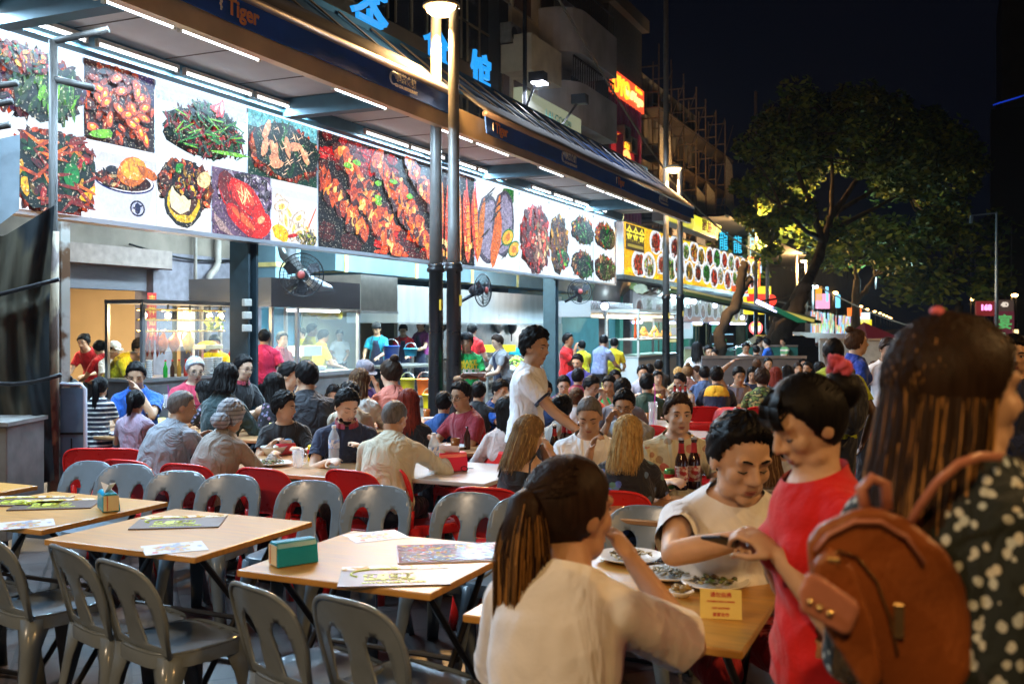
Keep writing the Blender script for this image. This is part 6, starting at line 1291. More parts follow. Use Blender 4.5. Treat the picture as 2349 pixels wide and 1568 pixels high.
for i, (ox, oy, col, lb) in enumerate(((1135,806,(.85,.65,.02),'yellow crate on the wok range counter'),(1160,806,(.80,.55,.02),'second yellow crate on the wok range counter'),(1190,812,(.02,.35,.5),'blue crate on the serving counter'),(1225,815,(.75,.60,.05),'pale yellow crate at the right of the serving counter'),(700,815,(.5,.52,.5),'steel tray in the booth'))):
    p = P(ox,oy,DW(ox,9.6)); T = thing('food_crate', lb, 'crate', p); m = MB(); m.box(-.15,-.25,0,.15,.25,.03); m.box(-.15,-.25,.031,-.12,.25,.16); m.box(.12,-.25,.031,.15,.25,.16); m.box(-.119,-.25,.031,.119,-.22,.16); m.box(-.119,.22,.031,.119,.25,.16); m.build('crate', mk('crate%d'%i, col, .4), T)
for i, (ox, oy, pal, lb) in enumerate(((1185,838,[(.25,.45,.04),(.4,.55,.08),(.10,.30,.03)],'heap of green vegetables on the serving counter'),(1210,846,[(.8,.3,.04),(.7,.5,.1)],'heap of orange cut vegetables on the serving counter'),(1150,850,[(.6,.55,.5),(.5,.3,.2)],'tray of pale ingredients before the grey shirt cook'))):
    p = P(ox,oy,DW(ox,8.9)); T = thing('vegetable_heap', lb, 'vegetables', p); m = MB(); rn = random.Random(i); m.usec = True
    for q in range(70): a, h_ = rn.uniform(0,6.3), rn.random(); i0 = len(m.f); m.sph((.28*(1-h_)*cos(a),.42*(1-h_)*sin(a),.02+.18*h_),(.05,.03,.02),Euler((rn.uniform(0,3),rn.uniform(0,3),0)).to_matrix(),6,4); m.c[i0:] = [rn.choice(pal)]*(len(m.f)-i0)
    m.build('heap', mk('veg', (1,1,1), .5, vc=True), T, True)
# ------------------------------------------------------------------ trees
BARK = mk('bark', (.065,.052,.038), .95, spec=.1, var=.45, vscale=3, bump=1.0, bscale=14, stretch=(1,1,.4))
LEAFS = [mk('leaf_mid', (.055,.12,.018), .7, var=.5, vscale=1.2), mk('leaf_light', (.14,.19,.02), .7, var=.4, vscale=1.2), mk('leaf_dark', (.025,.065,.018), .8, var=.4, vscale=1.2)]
def tree(label, trunk, limbs, clumps, seed, leaf=.16, per=95, group='street trees'):
    T = thing('street_tree', label, 'tree', (trunk[0][0].x, trunk[0][0].y, 0), 0, group); o0 = Vector((trunk[0][0].x, trunk[0][0].y, 0)); rn = random.Random(seed)
    def smooth(ps):
        out = []
        for i in range(len(ps)-1):
            for t in np.linspace(0,1,4,endpoint=False):
                p = ps[i][0].lerp(ps[i+1][0], t); out.append((p+Vector((rn.uniform(-.04,.04),rn.uniform(-.04,.04),0)), ps[i][1]+(ps[i+1][1]-ps[i][1])*t))
        return out + [ps[-1]]
    m = MB(); s = smooth(trunk); m.tube([p-o0 for p,_ in s], [r*rn.uniform(.9,1.12) for _,r in s], 12); 
    for lb in limbs: s = smooth(lb); m.tube([p-o0 for p,_ in s], [r for _,r in s], 7)
    m.build('trunk', BARK, T, True)
    ms = MB()
    tips = [lb[-1][0] for lb in limbs] or [trunk[-1][0]]
    for c, R, f in clumps:
        tp = min(tips, key=lambda t: (t-c).length); md = tp.lerp(c,.5)+Vector((rn.uniform(-.3,.3),rn.uniform(-.3,.3),rn.uniform(-.3,.2)))
        ms.tube([tp-o0, md-o0, c-o0], [.06,.035,.012], 4)
        for _ in range(int(per*f)):
            d = Vector((rn.gauss(0,1),rn.gauss(0,1),rn.gauss(0,.75))); d = d.normalized()*R*(rn.random()**.45)
            p = c+d-o0; a = Vector((rn.uniform(-1,1),rn.uniform(-1,1),rn.uniform(-.6,.6))).normalized(); b = a.cross(Vector((rn.uniform(-1,1),rn.uniform(-1,1),rn.uniform(-1,1)))).normalized(); L = leaf*rn.uniform(.6,1.3)
            ms.cur = 1 + (1 if rn.random() < .25 + .3*(c.z-p.z-o0.z > 0) else (2 if rn.random() < .35 else 0))  # lighter leaves low in each clump: lamp light from below put into colour
            ms.add([p-a*L, p+b*L*.45, p+a*L, p-b*L*.45], [(0,1,2,3)])
        ms.cur = 0
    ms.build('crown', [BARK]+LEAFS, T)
    return T
rn = random.Random(21)
D0 = 40
def cl(ox, oy, D, R, f=1): return (P(ox,oy,D), R, f)
clm = []
for _ in range(125):      # big crown: a wide dome with a ragged underside
    a = rn.uniform(0,pi); r = sqrt(rn.random()); ox = 1975+270*r*cos(a)+rn.uniform(-15,15); oy = 385-225*r*sin(a)*rn.uniform(.6,1)+rn.uniform(-20,90)*(1 if rn.random()<.5 else .2)
    clm.append(cl(ox, oy, D0+rn.uniform(-4,4), rn.uniform(.45,.85), rn.uniform(.8,1.2)))
for ox, oy in ((1735,420),(1750,470),(1740,520),(1765,540),(1790,500),(1815,520),(1800,455),(1760,575),(1840,480),(1860,545),(1905,530),(2140,500),(2165,540),(2185,470),(2120,455),(2220,420),(2240,380),(2075,430),(1700,430),(1710,490)): clm.append(cl(ox, oy, D0+rn.uniform(-3,3), rn.uniform(.4,.7), 1.3))
tr = [(G(1770,34),.34),(P(1772,790,34),.30),(P(1790,740,35),.26),(P(1832,680,37),.23),(P(1868,620,39),.21),(P(1886,560,40),.19)]
lm = [[(P(1886,560,40),.18),(P(1905,500,40),.14),(P(1960,420,40),.09),(P(2010,330,40),.05)],[(P(1886,560,40),.16),(P(1870,490,39),.12),(P(1830,400,38),.08),(P(1800,330,38),.04)],[(P(1890,540,40),.13),(P(1960,500,41),.09),(P(2080,440,42),.05)],[(P(1880,545,40),.12),(P(1850,530,38),.08),(P(1790,470,37),.05)],[(P(1900,500,40),.1),(P(2060,400,41),.07),(P(2160,370,42),.04)],[(P(1905,500,40),.1),(P(1910,400,40),.07),(P(1900,280,40),.04)]]
tree('huge dark tree with a wide domed crown and leaning trunk over the street', tr, lm, clm, 1, .15, 250)
clm = [cl(1990+rn.uniform(-110,110), 575+rn.uniform(-60,25), 58+rn.uniform(-4,4), rn.uniform(.7,1.2)) for _ in range(46)]
tree('second tree with two pale stems under the huge crown', [(G(1962,58),.32),(P(1962,700,58),.26),(P(1966,640,58),.2)], [[(P(1963,690,58),.18),(P(1985,668,58),.15),(P(2005,635,58),.1)],[(P(1966,650,58),.14),(P(1960,600,58),.07)]], clm, 2, .26, 60)
clm = [cl(2120+rn.uniform(-70,180), 620+rn.uniform(-110,60), 85+rn.uniform(-5,5), rn.uniform(1.2,2.0)) for _ in range(46)]
tree('far tree mass on the right side of the street', [(G(2200,85),.4),(P(2200,700,85),.3)], [[(P(2200,700,85),.2),(P(2180,620,85),.1)]], clm, 3, .4, 60)
clm = [cl(1690+rn.uniform(-40,60), 590+rn.uniform(-60,60), 52+rn.uniform(-3,3), rn.uniform(.8,1.3)) for _ in range(22)]
tree('shadowy tree behind the neon character signs', [(G(1700,52),.3),(P(1700,650,52),.2)], [[(P(1700,650,52),.15),(P(1700,600,52),.06)]], clm, 4, .28, 60)
tree('bare bent trunk growing up through the second canopy', [(G(1650,27),.18),(P(1650,800,27),.17),(P(1652,765,27),.16),(P(1665,730,27),.155),(P(1688,700,27),.14),(P(1698,660,27),.13),(P(1706,620,27),.12),(P(1708,598,27),.09)], [[(P(1697,665,27),.12),(P(1715,650,27),.10),(P(1722,635,27),.08)],[(P(1670,728,27),.14),(P(1660,724,27),.09)]], [], 5)
tree('thick leaning trunk lit cyan on its right side beside the fourth lamp', [(G(1782,31),.33),(P(1785,790,31),.31),(P(1800,750,31),.29),(P(1825,715,31),.25),(P(1838,680,31),.21),(P(1850,650,31),.17)], [], [], 6)

# ------------------------------------------------------------------ chairs and tables
def shell(outline, holes, fn, step=.03, th=.006):
    def inside(p, poly):
        c = False; n = len(poly); j = n-1
        for i in range(n):
            a, b = poly[i], poly[j]
            if (a[1] > p[1]) != (b[1] > p[1]) and p[0] < (b[0]-a[0])*(p[1]-a[1])/(b[1]-a[1])+a[0]: c = not c
            j = i
        return c
    pts, edges = [], []
    for poly in [outline]+holes:
        o = len(pts); pts += [Vector(p) for p in poly]; edges += [(o+i, o+(i+1)%len(poly)) for i in range(len(poly))]
    xs = [p[0] for p in outline]; ys = [p[1] for p in outline]
    x = min(xs)+step*.5
    while x < max(xs):
        y = min(ys)+step*.5
        while y < max(ys):
            if inside((x,y), outline) and not any(inside((x,y),h) for h in holes): pts.append(Vector((x,y)))
            y += step
        x += step
    v, e, f, *_ = geometry.delaunay_2d_cdt(pts, edges, [], 0, 1e-5)
    f = [t for t in f if (lambda c: inside(c, outline) and not any(inside(c,h) for h in holes))((sum(v[i][0] for i in t)/3, sum(v[i][1] for i in t)/3))]
    bm = bmesh.new(); vs = [bm.verts.new(fn(p[0],p[1])) for p in v]
    for t in f:
        try: bm.faces.new([vs[i] for i in t])
        except ValueError: pass
    for q in [q for q in bm.verts if not q.link_faces]: bm.verts.remove(q)
    bmesh.ops.recalc_face_normals(bm, faces=bm.faces); bmesh.ops.solidify(bm, geom=bm.faces[:], thickness=th)
    me = bpy.data.meshes.new('shell'); bm.to_mesh(me); bm.free(); return me
def arch(w0, w1, y0, y1, cx=0, n=14, k=2.4):      # rounded top outline
    p = [(cx-w0, y0)]
    for i in range(n+1):
        a = pi - pi*i/n; c, s_ = cos(a), sin(a); p.append((cx+w1*math.copysign(abs(c)**(2/k),c), y1-(y1-y0)*.55*(1-abs(s_)**(2/k))))
    return p + [(cx+w0, y0)]
CHM = {}
def chair_meshes(kind):
    d = {}
    if kind == 'grey':
        def fb(x, y): z = y; t = (z-.43)/.37; return Vector((x, -.185-.10*t-.02*t*t+.75*x*x*(.5+t*.5), z))
        out = arch(.19,.215,.43,.80,0,22,3.2)
        hl = [(-.155,.47)]+[(-.098+.052*math.cos(a), .600+.085*math.sin(a)) for a in np.linspace(pi*.98,.02,12)]+[(-.062,.47)]; hr = [(-x,y) for x,y in reversed(hl)]
        d['backrest'] = shell(out, [hl, hr], fb, .022, .009)
        rim = MB(); oc = [fb(x*1.0,y) for x,y in out]; rim.tube(oc, .010, 8, True)
        d['back_rim'] = rim.mesh()
    else:
        def fb(x, y): z = y; t = (z-.47)/.35; return Vector((x, -.19-.09*t+.65*x*x, z))
        out = arch(.155,.215,.52,.82,0,22,3.6)
        d['backrest'] = shell(out, [], fb, .03, .009)
        rim = MB(); rim.tube([fb(x,y) for x,y in out], .009, 8, True)
        for s_ in (-1,1): rim.tube([(s_*.15,-.19,.42),(s_*.155,-.185,.54)], .022, 8)
        d['back_rim'] = rim.mesh()
    def fs(x, y): r = sqrt((x/.21)**2+((y)/.21)**2); return Vector((x, y, .445 - .016*max(0,1-r*r) - .02*max(0,(y-.12)/.1)**2))
    so = [(.205*math.copysign(abs(cos(a))**.55,cos(a))*(1+.06*sin(a)), .205*math.copysign(abs(sin(a))**.55,sin(a))) for a in np.linspace(0,2*pi,36,endpoint=False)]
    d['seat'] = shell(so, [], fs, .03, .008)
    sk = MB(); sk.loft([[Vector((x*q,y*q,z)) for x,y in so] for q,z in ((.985,.446),(1.02,.425),(1.02,.385))], False); d['skirt'] = sk.mesh()
    for i, (sx, sy) in enumerate(((-1,-1),(1,-1),(-1,1),(1,1))):
        m = MB(); a0 = Vector((sx*.175,sy*.17,.43)); b0 = Vector((sx*.225,sy*(.235 if sy < 0 else .215),0))
        def L(c, w, dd): return [c+Vector((-sx*w,0,0)), c+Vector((-sx*w,sy*dd*.35,0)), c+Vector((-sx*w*.2,sy*dd*.9,0)), c+Vector((sx*dd*.5,sy*dd*.5,0)), c+Vector((sx*dd*.9,-sy*w*.2,0)), c+Vector((sx*dd*.35,-sy*w,0)), c+Vector((0,-sy*w,0)), c]
        m.loft([L(a0,.10,.03), L(a0.lerp(b0,.3),.060,.022), L(a0.lerp(b0,.7),.045,.020), L(b0,.038,.020)]); d['leg%d'%i] = m.mesh()
    return d
def chair(kind, loc, rz, label, group):
    if kind not in CHM: CHM[kind] = chair_meshes(kind)
    nm = 'grey_chair' if kind == 'grey' else 'red_chair'; T = thing(nm, label, 'chair', loc, rz, group); M_ = GREYP if kind == 'grey' else REDP
    for k_, me in CHM[kind].items():
        n = 'leg' if k_.startswith('leg') else k_
        if not me.materials: me.materials.append(M_); me.polygons.foreach_set('use_smooth', [True]*len(me.polygons))
        o = bpy.data.objects.new(n, me); COL.objects.link(o); o.parent = T
    return T
TBM = {}
def table(loc, label, group, wx=.9, wy=.82, top=None, z=.75, rz=0, folding=True, cat='table'):
    T = thing('folding_table' if folding else 'round_table', label, cat, loc, rz, group); key = (wx,wy,folding)
    if key not in TBM:
        d = {}; m = MB(); 
        if folding: m.box(-wx/2,-wy/2,z-.028,wx/2,wy/2,z); e = MB(); e.box(-wx/2+.0,-wy/2-.004,z-.0285,wx/2,-wy/2-.0003,z-.001); 
        else: m.lathe((0,0,0), [(wx/2-.004,z-.028),(wx/2,z-.02),(wx/2,z-.004),(wx/2-.004,z)], 40)
        d['tabletop'] = m.mesh()
        if folding:
            for sx in (-1,1):
                for q in (-1,1):
                    m = MB(); x = sx*(wx/2-.10)+q*.014; m.tube([(x,q*(wy/2-.06),.0),(x,q*(wy/2-.07),.02),(x,-q*(wy/2-.14),z-.05)], .014, 8); d['leg_%d%d'%(sx,q)] = m.mesh()
            
            for n_, a_, b_ in ((0,-(wy/2-.06),.015),(1,wy/2-.06,.015),(2,0,.37),(3,-wy/2+.16,z-.045)): m = MB(); m.tube([(-wx/2+.10,a_,b_),(wx/2-.10,a_,b_)], .0125, 8); d['crossbar_%d'%n_] = m.mesh()
        else:
            m = MB(); m.lathe((0,0,0), [(.24,0),(.22,.03),(.04,.05),(.035,z-.1),(.2,z-.04),(.2,z-.03)], 16); d['pedestal'] = m.mesh()
        TBM[key] = d
    for k_, me in TBM[key].items():
        if not me.materials: me.materials.append((top or WOODT) if k_ == 'tabletop' else BLACKM)
        o = bpy.data.objects.new(k_.split('_')[0], me); COL.objects.link(o); o.parent = T
        if k_ == 'tabletop':
            b = o.modifiers.new('b','BEVEL'); b.width = .006; b.segments = 2
            if top: o.material_slots[0].link = 'OBJECT'; o.material_slots[0].material = top
    return T
TZ = .75
GT = 'wood topped folding tables in the front row'
TP = [(-2.18,3.60,'empty front table with the blue tissue box and big picture menu'),(-3.36,3.70,'empty front table with one dark menu lying on it'),(-4.42,3.84,'empty front table with two dark menus and a tissue box at the left'),(-5.55,3.95,'front table cut off by the left edge of the photo'),(-1.05,3.50,'front table with the seated couple, plates and price card')]
TO = [table((x,y,0), lb, GT, .88 if i != 4 else .94, .84 if i != 4 else 1.0) for i, (x,y,lb) in enumerate(TP)]
GG = 'grey plastic chairs round the front tables'
far = [(-5.37,'far side grey chair, leftmost by the tarp'),(-4.99,'far side grey chair behind the left tissue box'),(-4.46,'far side grey chair, left one behind the single menu table'),(-4.06,'far side grey chair, right one behind the single menu table'),(-3.47,'far side grey chair with its seat showing left of the blue tissue box'),(-3.03,'far side grey chair behind the blue tissue box'),(-2.45,'far side grey chair behind the picture menu'),(-2.10,'far side grey chair half hidden by the ponytail woman'),(-1.46,'far side grey chair between the seated couple')]
for i, (x, lb) in enumerate(far): chair('grey', (x+.04,4.62+(.10 if i < 2 else 0),0), pi+R_.uniform(-.10,.10)+.10, 'empty '+lb, GG)
nearc = [(-4.35,3.32,'near side grey chair cut off at the left edge'),(-3.36,3.30,'near side grey chair second from the left edge'),(-2.98,3.20,'near side grey chair third from the left edge'),(-2.24,3.12,'near side grey chair with its back towards us, fourth from the left'),(-1.87,3.12,'near side grey chair pushed against the tissue box table corner'),(-.98,2.74,'grey chair back under the ponytail woman')]
for i, (x, y, lb) in enumerate(nearc): chair('grey', (x+.06,y,0), -.30+R_.uniform(-.10,.06), lb, GG)
chair('grey', (-3.84,3.34,0), -.25, 'near side grey chair tucked below the leftmost menus', GG)

GM = 'things lying on the tables'
def thin(name, label, cat, c, sx, sy, rz, mt, h=.006, z=TZ): 
    T = thing(name, label, cat, (c[0],c[1],z+.0005), rz); m = MB(); m.box(-sx/2,-sy/2,0,sx/2,sy/2,h); m.build('cover', mt, T); return T
MENUB = mk('menu_brown', (.09,.05,.035), .35, var=.2, spec=.6); MENUY = mk('menu_gold', (.75,.50,.05), .3, spec=.6); GRN = mk('menu_green_print', (.55,.65,.03), .4)
def menu_dark(c, rz, label, grp=None):
    T = thin('menu', label, 'menu', c, .30, .42, rz, MENUB); 
    m = MB(); m.box(-.15,-.21,.0065,-.09,.21,.008); m.build('gold_band', mk('gold_photo_band', (.75,.55,.10), .25, kind='marble', ps=22, c2=(.9,.85,.7), c3=(.55,.30,.02)), T)
    me = text_mesh('龍記', .10, .0008, .004); me.transform(Matrix.Translation((.02,-.02,.0075)) @ Matrix.Rotation(radians(-90),4,'Z')); link(me, 'printed_characters', GRN, T)
    me = text_mesh('MENU RESTAURANT', .026, .0008, .001); me.transform(Matrix.Translation((.105,0,.0075)) @ Matrix.Rotation(radians(-90),4,'Z')); link(me, 'printed_words', GRN, T)
    m = MB(); m.tube([(-.03+.07*cos(a),-.05+.12*sin(a),.0075) for a in np.linspace(2.6,5.4,12)], .004, 5); m.build('printed_swirl', GRN, T); return T
def tabpt(ox, oy, z=TZ): D = (CAMZ-z)*FO/(oy-748); p = P(ox,oy,D); return (p.x,p.y)
menu_dark(tabpt(412,1198), radians(-58), 'dark menu with green characters on the table with a single menu')
menu_dark(tabpt(60,1150), radians(-62), 'leftmost dark menu near the left edge'); menu_dark(tabpt(130,1157), radians(-56), 'glossy dark menu beside the left tissue box')
menu_dark(tabpt(905,1322), radians(-60), 'brown menu with gold photo band hanging at the table corner')
def picmenu(c, rz, label):
    T = thin('picture_menu', label, 'menu', c, .34, .50, rz, mk('laminate_edge', (.6,.5,.5), .2)); p = Pic(-.165,-.245,.165,.245,(.60,.40,.38)); rn = random.Random(4)
    for i in range(5):
        for j in range(4): p.pile(.12+.19*i,.14+.24*j,.09,.11,rn.choice([[RD,OG,(.9,.6,.5)],[YE,OG,BR],[(.8,.7,.6),PK],[BR,DR,YE],[(.7,.6,.7),WHT,OG]]),26,.022,1.6,rn)
    p.mb.v = [(b,c_,.0068+a*.02) for a,b,c_ in p.mb.v]; p.mb.build('printed_pictures', mk('laminated_print', (1,1,1), .16, vc=True, spec=.7), T)
picmenu(tabpt(1045,1268), radians(-58), 'big laminated picture menu on the tissue box table')
def sticker(c, rz, label, s=1.0):
    T = thin('table_sticker', label, 'sticker', c, .20*s, .26*s, rz, mk('sticker_white', (.55,.53,.56), .4), .0015); m = MB(); rn = random.Random(7)
    m.usec = True
    for i in range(60): x, y = rn.gauss(0,.035), rn.gauss(0,.05); m.add([(x+.018*cos(a)*rn.uniform(.6,1.3),y+.012*sin(a),.0018+i*.00001) for a in np.linspace(0,2*pi,7,endpoint=False)], [tuple(range(7))], rn.choice([(.45,.22,.06),(.5,.35,.1),(.2,.25,.4),(.5,.1,.1),(.3,.3,.3)]))
    m.build('printed_picture', mk('sticker_print', (1,1,1), .4, vc=True), T)
sticker(tabpt(400,1256), radians(-40), 'printed sticker at the near corner of the single menu table'); sticker(tabpt(58,1202), radians(-38), 'printed sticker on the leftmost menus table'); sticker(tabpt(862,1229), radians(-38), 'printed sticker at the back corner of the tissue box table')
TQP = mk('turquoise_plastic', (.008,.30,.50), .25, spec=.6, var=.08)
def tissue(ox, oy, rz, label, tissue_up, z=TZ, mt=None, s=1.0):
    x, y = tabpt(ox, oy, z); T = thing('tissue_box', label, 'tissue box', (x,y,z+.001), rz); T.scale = (s,s,s)
    m = MB(); m.prism([(-.035,-.09,0),(.055,-.09,0),(.045,-.09,.075),(.035,-.09,.098),(-.022,-.09,.098),(-.035,-.09,.085)], None, (0,.18,0)); m.build('box', mt or TQP, T, bevel=.006)
    m = MB(); m.box(-.030,-.0925,.006,.045,-.0905,.086); m.build('end_label', mk('cream_label', (.70,.62,.42), .6), T)
    m = MB(); m.bar((-.012,-.0935,.008),(-.012,-.0935,.086),.004,.001); m.build('label_line', mk('print_red', (.5,.04,.03), .6), T)
    if tissue_up: m = MB(); m.add([(-.02,-.05,.098),(.03,.05,.098),(.05,.03,.135),(.0,-.07,.14),(-.03,.0,.15),(.02,.05,.13)], [(0,1,2,3),(0,3,4),(1,5,2)]); m.build('tissue', mk('tissue_paper', (.8,.8,.8), .9), T)
tissue(672,1290, radians(-29), 'turquoise tissue box with cream end on the tissue box table', False); tissue(245,1168, radians(55), 'turquoise tissue box with a tissue sticking up at the left', True)

# second row: red chairs, tables and things on them
GR = 'red plastic chairs'
rc = [(345,1072,6.5,160,'behind the leftmost empty grey chairs'),(480,1083,6.3,160,'under the woman in the headscarf'),(655,1097,6.1,156,'left of the cream sweater man'),(860,1108,6.0,150,'under the cream sweater man'),(1085,1045,6.9,-60,'beside the red tissue box'),(1150,1145,5.80,160,'under the bare backed woman'),(1420,1165,5.70,165,'under the blonde woman'),(240,1050,7.6,180,'behind the striped dress'),(300,1053,7.6,178,'under the lavender blouse girl'),
      (700,1010,7.6,20,'under the bearded man'),(1060,1020,8.0,-40,'under the maroon shirt man'),(1480,985,9.3,175,'under the dark green shirt man'),(1610,930,11.4,178,'with a clear view, empty at the far table'),(1655,930,10.8,-40,'glowing orange red, turned sideways'),(1600,955,9.6,176,'empty before the white table top'),(1740,925,11.4,178,'under the camouflage shirt man'),(1640,1000,8.3,176,'empty at the right of the floral shirt man'),(1780,985,8.7,178,'empty beside the turquoise striped shirt'),(1480,1000,7.9,175,'behind the grey haired man'),
      (980,1105,6.6,120,'at the red tissue table far side'),(2045,960,9.5,10,'orange lit behind the man in the white logo shirt'),(1180,995,8.4,170,'under the woman in the pale pink blouse'),(2020,925,11,0,'far behind the blue shirt woman'),(590,985,8.6,100,'between the two dark haired diners'),(900,960,9,90,'beside the salmon shirt woman'),(1385,930,11.5,170,'between the crowded middle diners'),(1130,930,10,30,'red stool like chair below the green shirt waiter')]
for i, (ox, oy, D, phi, lb) in enumerate(rc):
    p = G(ox, D+(.45 if i < 4 else 0)); chair('red', (p.x,p.y,0), heading(phi), 'red plastic chair '+lb, GR)
WTOP = mk('pale_laminate', (.50,.47,.46), .25, var=.05, spec=.6); PTOP = mk('pinkbrown_laminate', (.40,.21,.09), .3, var=.1, spec=.6)
TC = [0]; TAB2 = []
def tab2(ox, D, label, wx=.9, wy=.85, top=None, rnd_=False):
    p = G(ox, D); TC[0] += 1; t_ = table((p.x,p.y,-.0021*(TC[0]%6)), label, 'dining tables with diners', wx, wy, top or PTOP, folding=not rnd_); TAB2.append((t_, label)); return t_
tab2(700,7.0,'diners table with white plates, beer glass and bottled water',1.2,.85); tab2(1030,6.75,'pale diners table with the red tissue box and spectacles',.95,.85,WTOP); tab2(1020,8.0,'small round looking table before the maroon shirt man',.8,.8,PTOP,True)
tab2(1330,5.95,'diners table behind the two blonde women',.95,.8); tab2(1530,5.4,'diners table crowded with beer bottles',.9,.8); tab2(1680,8.7,'empty white topped table among the red chairs',1.3,.9,WTOP); tab2(1480,10.0,'table with the tall glass and pink straw',.8,.8,WTOP)
tab2(330,9.2,'family table behind the two girls',1.1,.9); tab2(480,9.6,'table before the man with white hair',.9,.9); tab2(640,9.0,'table between the dark haired women',.9,.9); tab2(800,9.6,'table before the child with the round face',.9,.9); tab2(1180,11.5,'round table behind the walking man',.9,.9,PTOP,True)
tab2(1560,12.3,'table with cola bottles in the middle distance',1.2,.9); tab2(1700,12.6,'table before the man scratching his head',1.1,.9); tab2(1390,10.6,'table among the crowded middle diners',1.1,.9); tab2(1405,15.5,'round table before the staff in yellow',1.0,1.0,PTOP,True); tab2(1250,9.2,'small table by the standing football shirt man',.8,.8); tab2(1040,9.9,'low table behind the black lamp bases',.8,.8)
tab2(900,10.3,'table before the woman in the salmon blouse',.9,.9)
CHINA = mk('white_china', (.75,.75,.74), .2)
def _lathe(nm, prof, mt): m = MB(); m.lathe((0,0,0), prof, 18); me = m.mesh(); me.materials.append(mt); me.polygons.foreach_set('use_smooth', [True]*len(me.polygons)); return me
CLT = [('bowl','bowl','small white bowl', _lathe('b', [(.03,0),(.035,.004),(.065,.05),(.062,.05),(.03,.012),(.001,.01)], CHINA)), ('plate','plate','white dinner plate', _lathe('p', [(.06,0),(.07,.004),(.12,.02),(.118,.023),(.07,.010),(.001,.008)], CHINA)),
       ('drinking_glass','glass','glass of iced tea', _lathe('g', [(.028,0),(.030,.004),(.036,.11),(.034,.11),(.033,.10),(.001,.10)], mk('iced_tea', (.28,.09,.02), .1))), ('drinking_glass','glass','glass of pale juice', _lathe('j', [(.028,0),(.030,.004),(.036,.12),(.034,.12),(.033,.10),(.001,.10)], mk('pale_juice', (.65,.55,.20), .1))), ('sauce_bottle','bottle','dark sauce bottle', _lathe('s', [(.024,0),(.026,.01),(.026,.11),(.010,.15),(.010,.18),(.001,.18)], mk('dark_sauce', (.03,.008,.004), .15))),
       ('chilli_dish','dish','red chilli dish', _lathe('c', [(.025,0),(.04,.018),(.037,.018),(.036,.013),(.001,.013)], mk('chilli_red', (.45,.04,.01), .3)))]
RC = random.Random(77)
def clutter(t, label):
    for i in RC.sample(range(6), 5):
        nm, cat, lb, me = CLT[i]; T = thing(nm, lb+' on the '+label, cat, (t.location.x+RC.uniform(-.32,.32), t.location.y+RC.uniform(-.28,.28), t.location.z+TZ+.001), RC.uniform(0,6), 'tableware on the diners tables'); o = bpy.data.objects.new('body', me); COL.objects.link(o); o.parent = T
for _t, _l in TAB2:
    if not any(q in _l for q in ('empty','tissue box and spectacles','beer glass','beer bottles')): clutter(_t, _l); CLR = mk('clear_glass', (.9,.95,1), .03, alpha=.28, spec=1); AMB = mk('amber_glass', (.035,.010,.004), .08, spec=1)
def plate(ox, oy, r, label, food=None, deep=.02, z=TZ, oval=1.0, cat='plate', nm='plate', seed=1):
    x, y = tabpt(ox, oy, z); T = thing(nm, label, cat, (x,y,z+.001), R_.uniform(0,3)); m = MB(); m.lathe((0,0,0), [(r*.55,0),(r*.62,.004),(r,deep),(r*1.0,deep+.004),(r*.96,deep+.004),(r*.60,.010),(.01,.008)], 28); me = m.mesh(); me.transform(Matrix.Diagonal((oval,1,1,1))); link(me, 'dish', CHINA, T, True)
    if food:
        m = MB(); rn = random.Random(seed); m.usec = True
        for _ in range(70): a = rn.uniform(0,6.3); q = rn.random()**.6*r*.62; c = rn.choice(food); f = rn.uniform(.5,1.2); i0 = len(m.f); m.sph((q*cos(a)*oval,q*sin(a),.012+deep*.5+rn.uniform(0,.014)),(rn.uniform(.008,.020),rn.uniform(.005,.010),.004),Euler((rn.uniform(-.6,.6),rn.uniform(-.6,.6),rn.uniform(0,3))).to_matrix(),6,4); m.c[i0:] = [tuple(f*x for x in c)]*(len(m.f)-i0)
        m.build('food', mk('cooked_food', (1,1,1), .4, vc=True), T, True)
    return T
def bottle(ox, oy, label, kind='beer', z=TZ, s=1.0, grp=None, base=None):
    x, y = tabpt(ox, oy, z); T = thing(kind+'_bottle', label, 'bottle', (x,y,z+.001), R_.uniform(0,1), grp); T.scale = (s,)*3
    if kind == 'beer':
        m = MB(); m.lathe((0,0,0), [(.030,0),(.032,.01),(.032,.135),(.028,.155),(.014,.19),(.0125,.235),(.014,.238),(.014,.25),(.001,.25)], 20); m.build('glass', AMB, T, True)
        m = MB(); m.lathe((0,0,0), [(.0325,.04),(.0328,.042),(.0328,.115),(.0325,.117)], 20, caps=False); m.build('label', mk('beer_label', (.42,.03,.03), .5, kind='marble', ps=40, c2=(.6,.5,.4), c3=(.35,.02,.02)), T); m = MB(); m.lathe((0,0,0), [(.0185,.175),(.0145,.205),(.0138,.23)], 16, caps=False); m.build('neck_foil', mk('red_foil', (.45,.03,.03), .35, .5), T); m = MB(); m.lathe((0,0,.25), [(.0145,-.004),(.0145,.006),(.001,.007)], 14); m.build('cap', STEEL, T)
    elif kind == 'water':
        m = MB(); pr = [(.030,0),(.036,.01)]; 
        for i in range(7): pr += [(.036,.02+i*.013),(.0335,.026+i*.013)]
        pr += [(.036,.115),(.036,.185),(.034,.20),(.020,.235),(.013,.245),(.013,.262)]; m.lathe((0,0,0), pr, 22); m.build('plastic', mk('clear_bottle', (.75,.85,.95), .06, alpha=.42, spec=1), T, True)
        m = MB(); m.lathe((0,0,0), [(.0365,.125),(.0365,.18)], 22, caps=False); m.build('label', mk('blue_white_label', (.55,.68,.85), .4, kind='marble', ps=30, c2=(.8,.82,.9), c3=(.2,.35,.7)), T); m = MB(); m.lathe((0,0,.255), [(.0145,0),(.0145,.018),(.001,.019)], 14); m.build('cap', WHITEP, T)
    return T
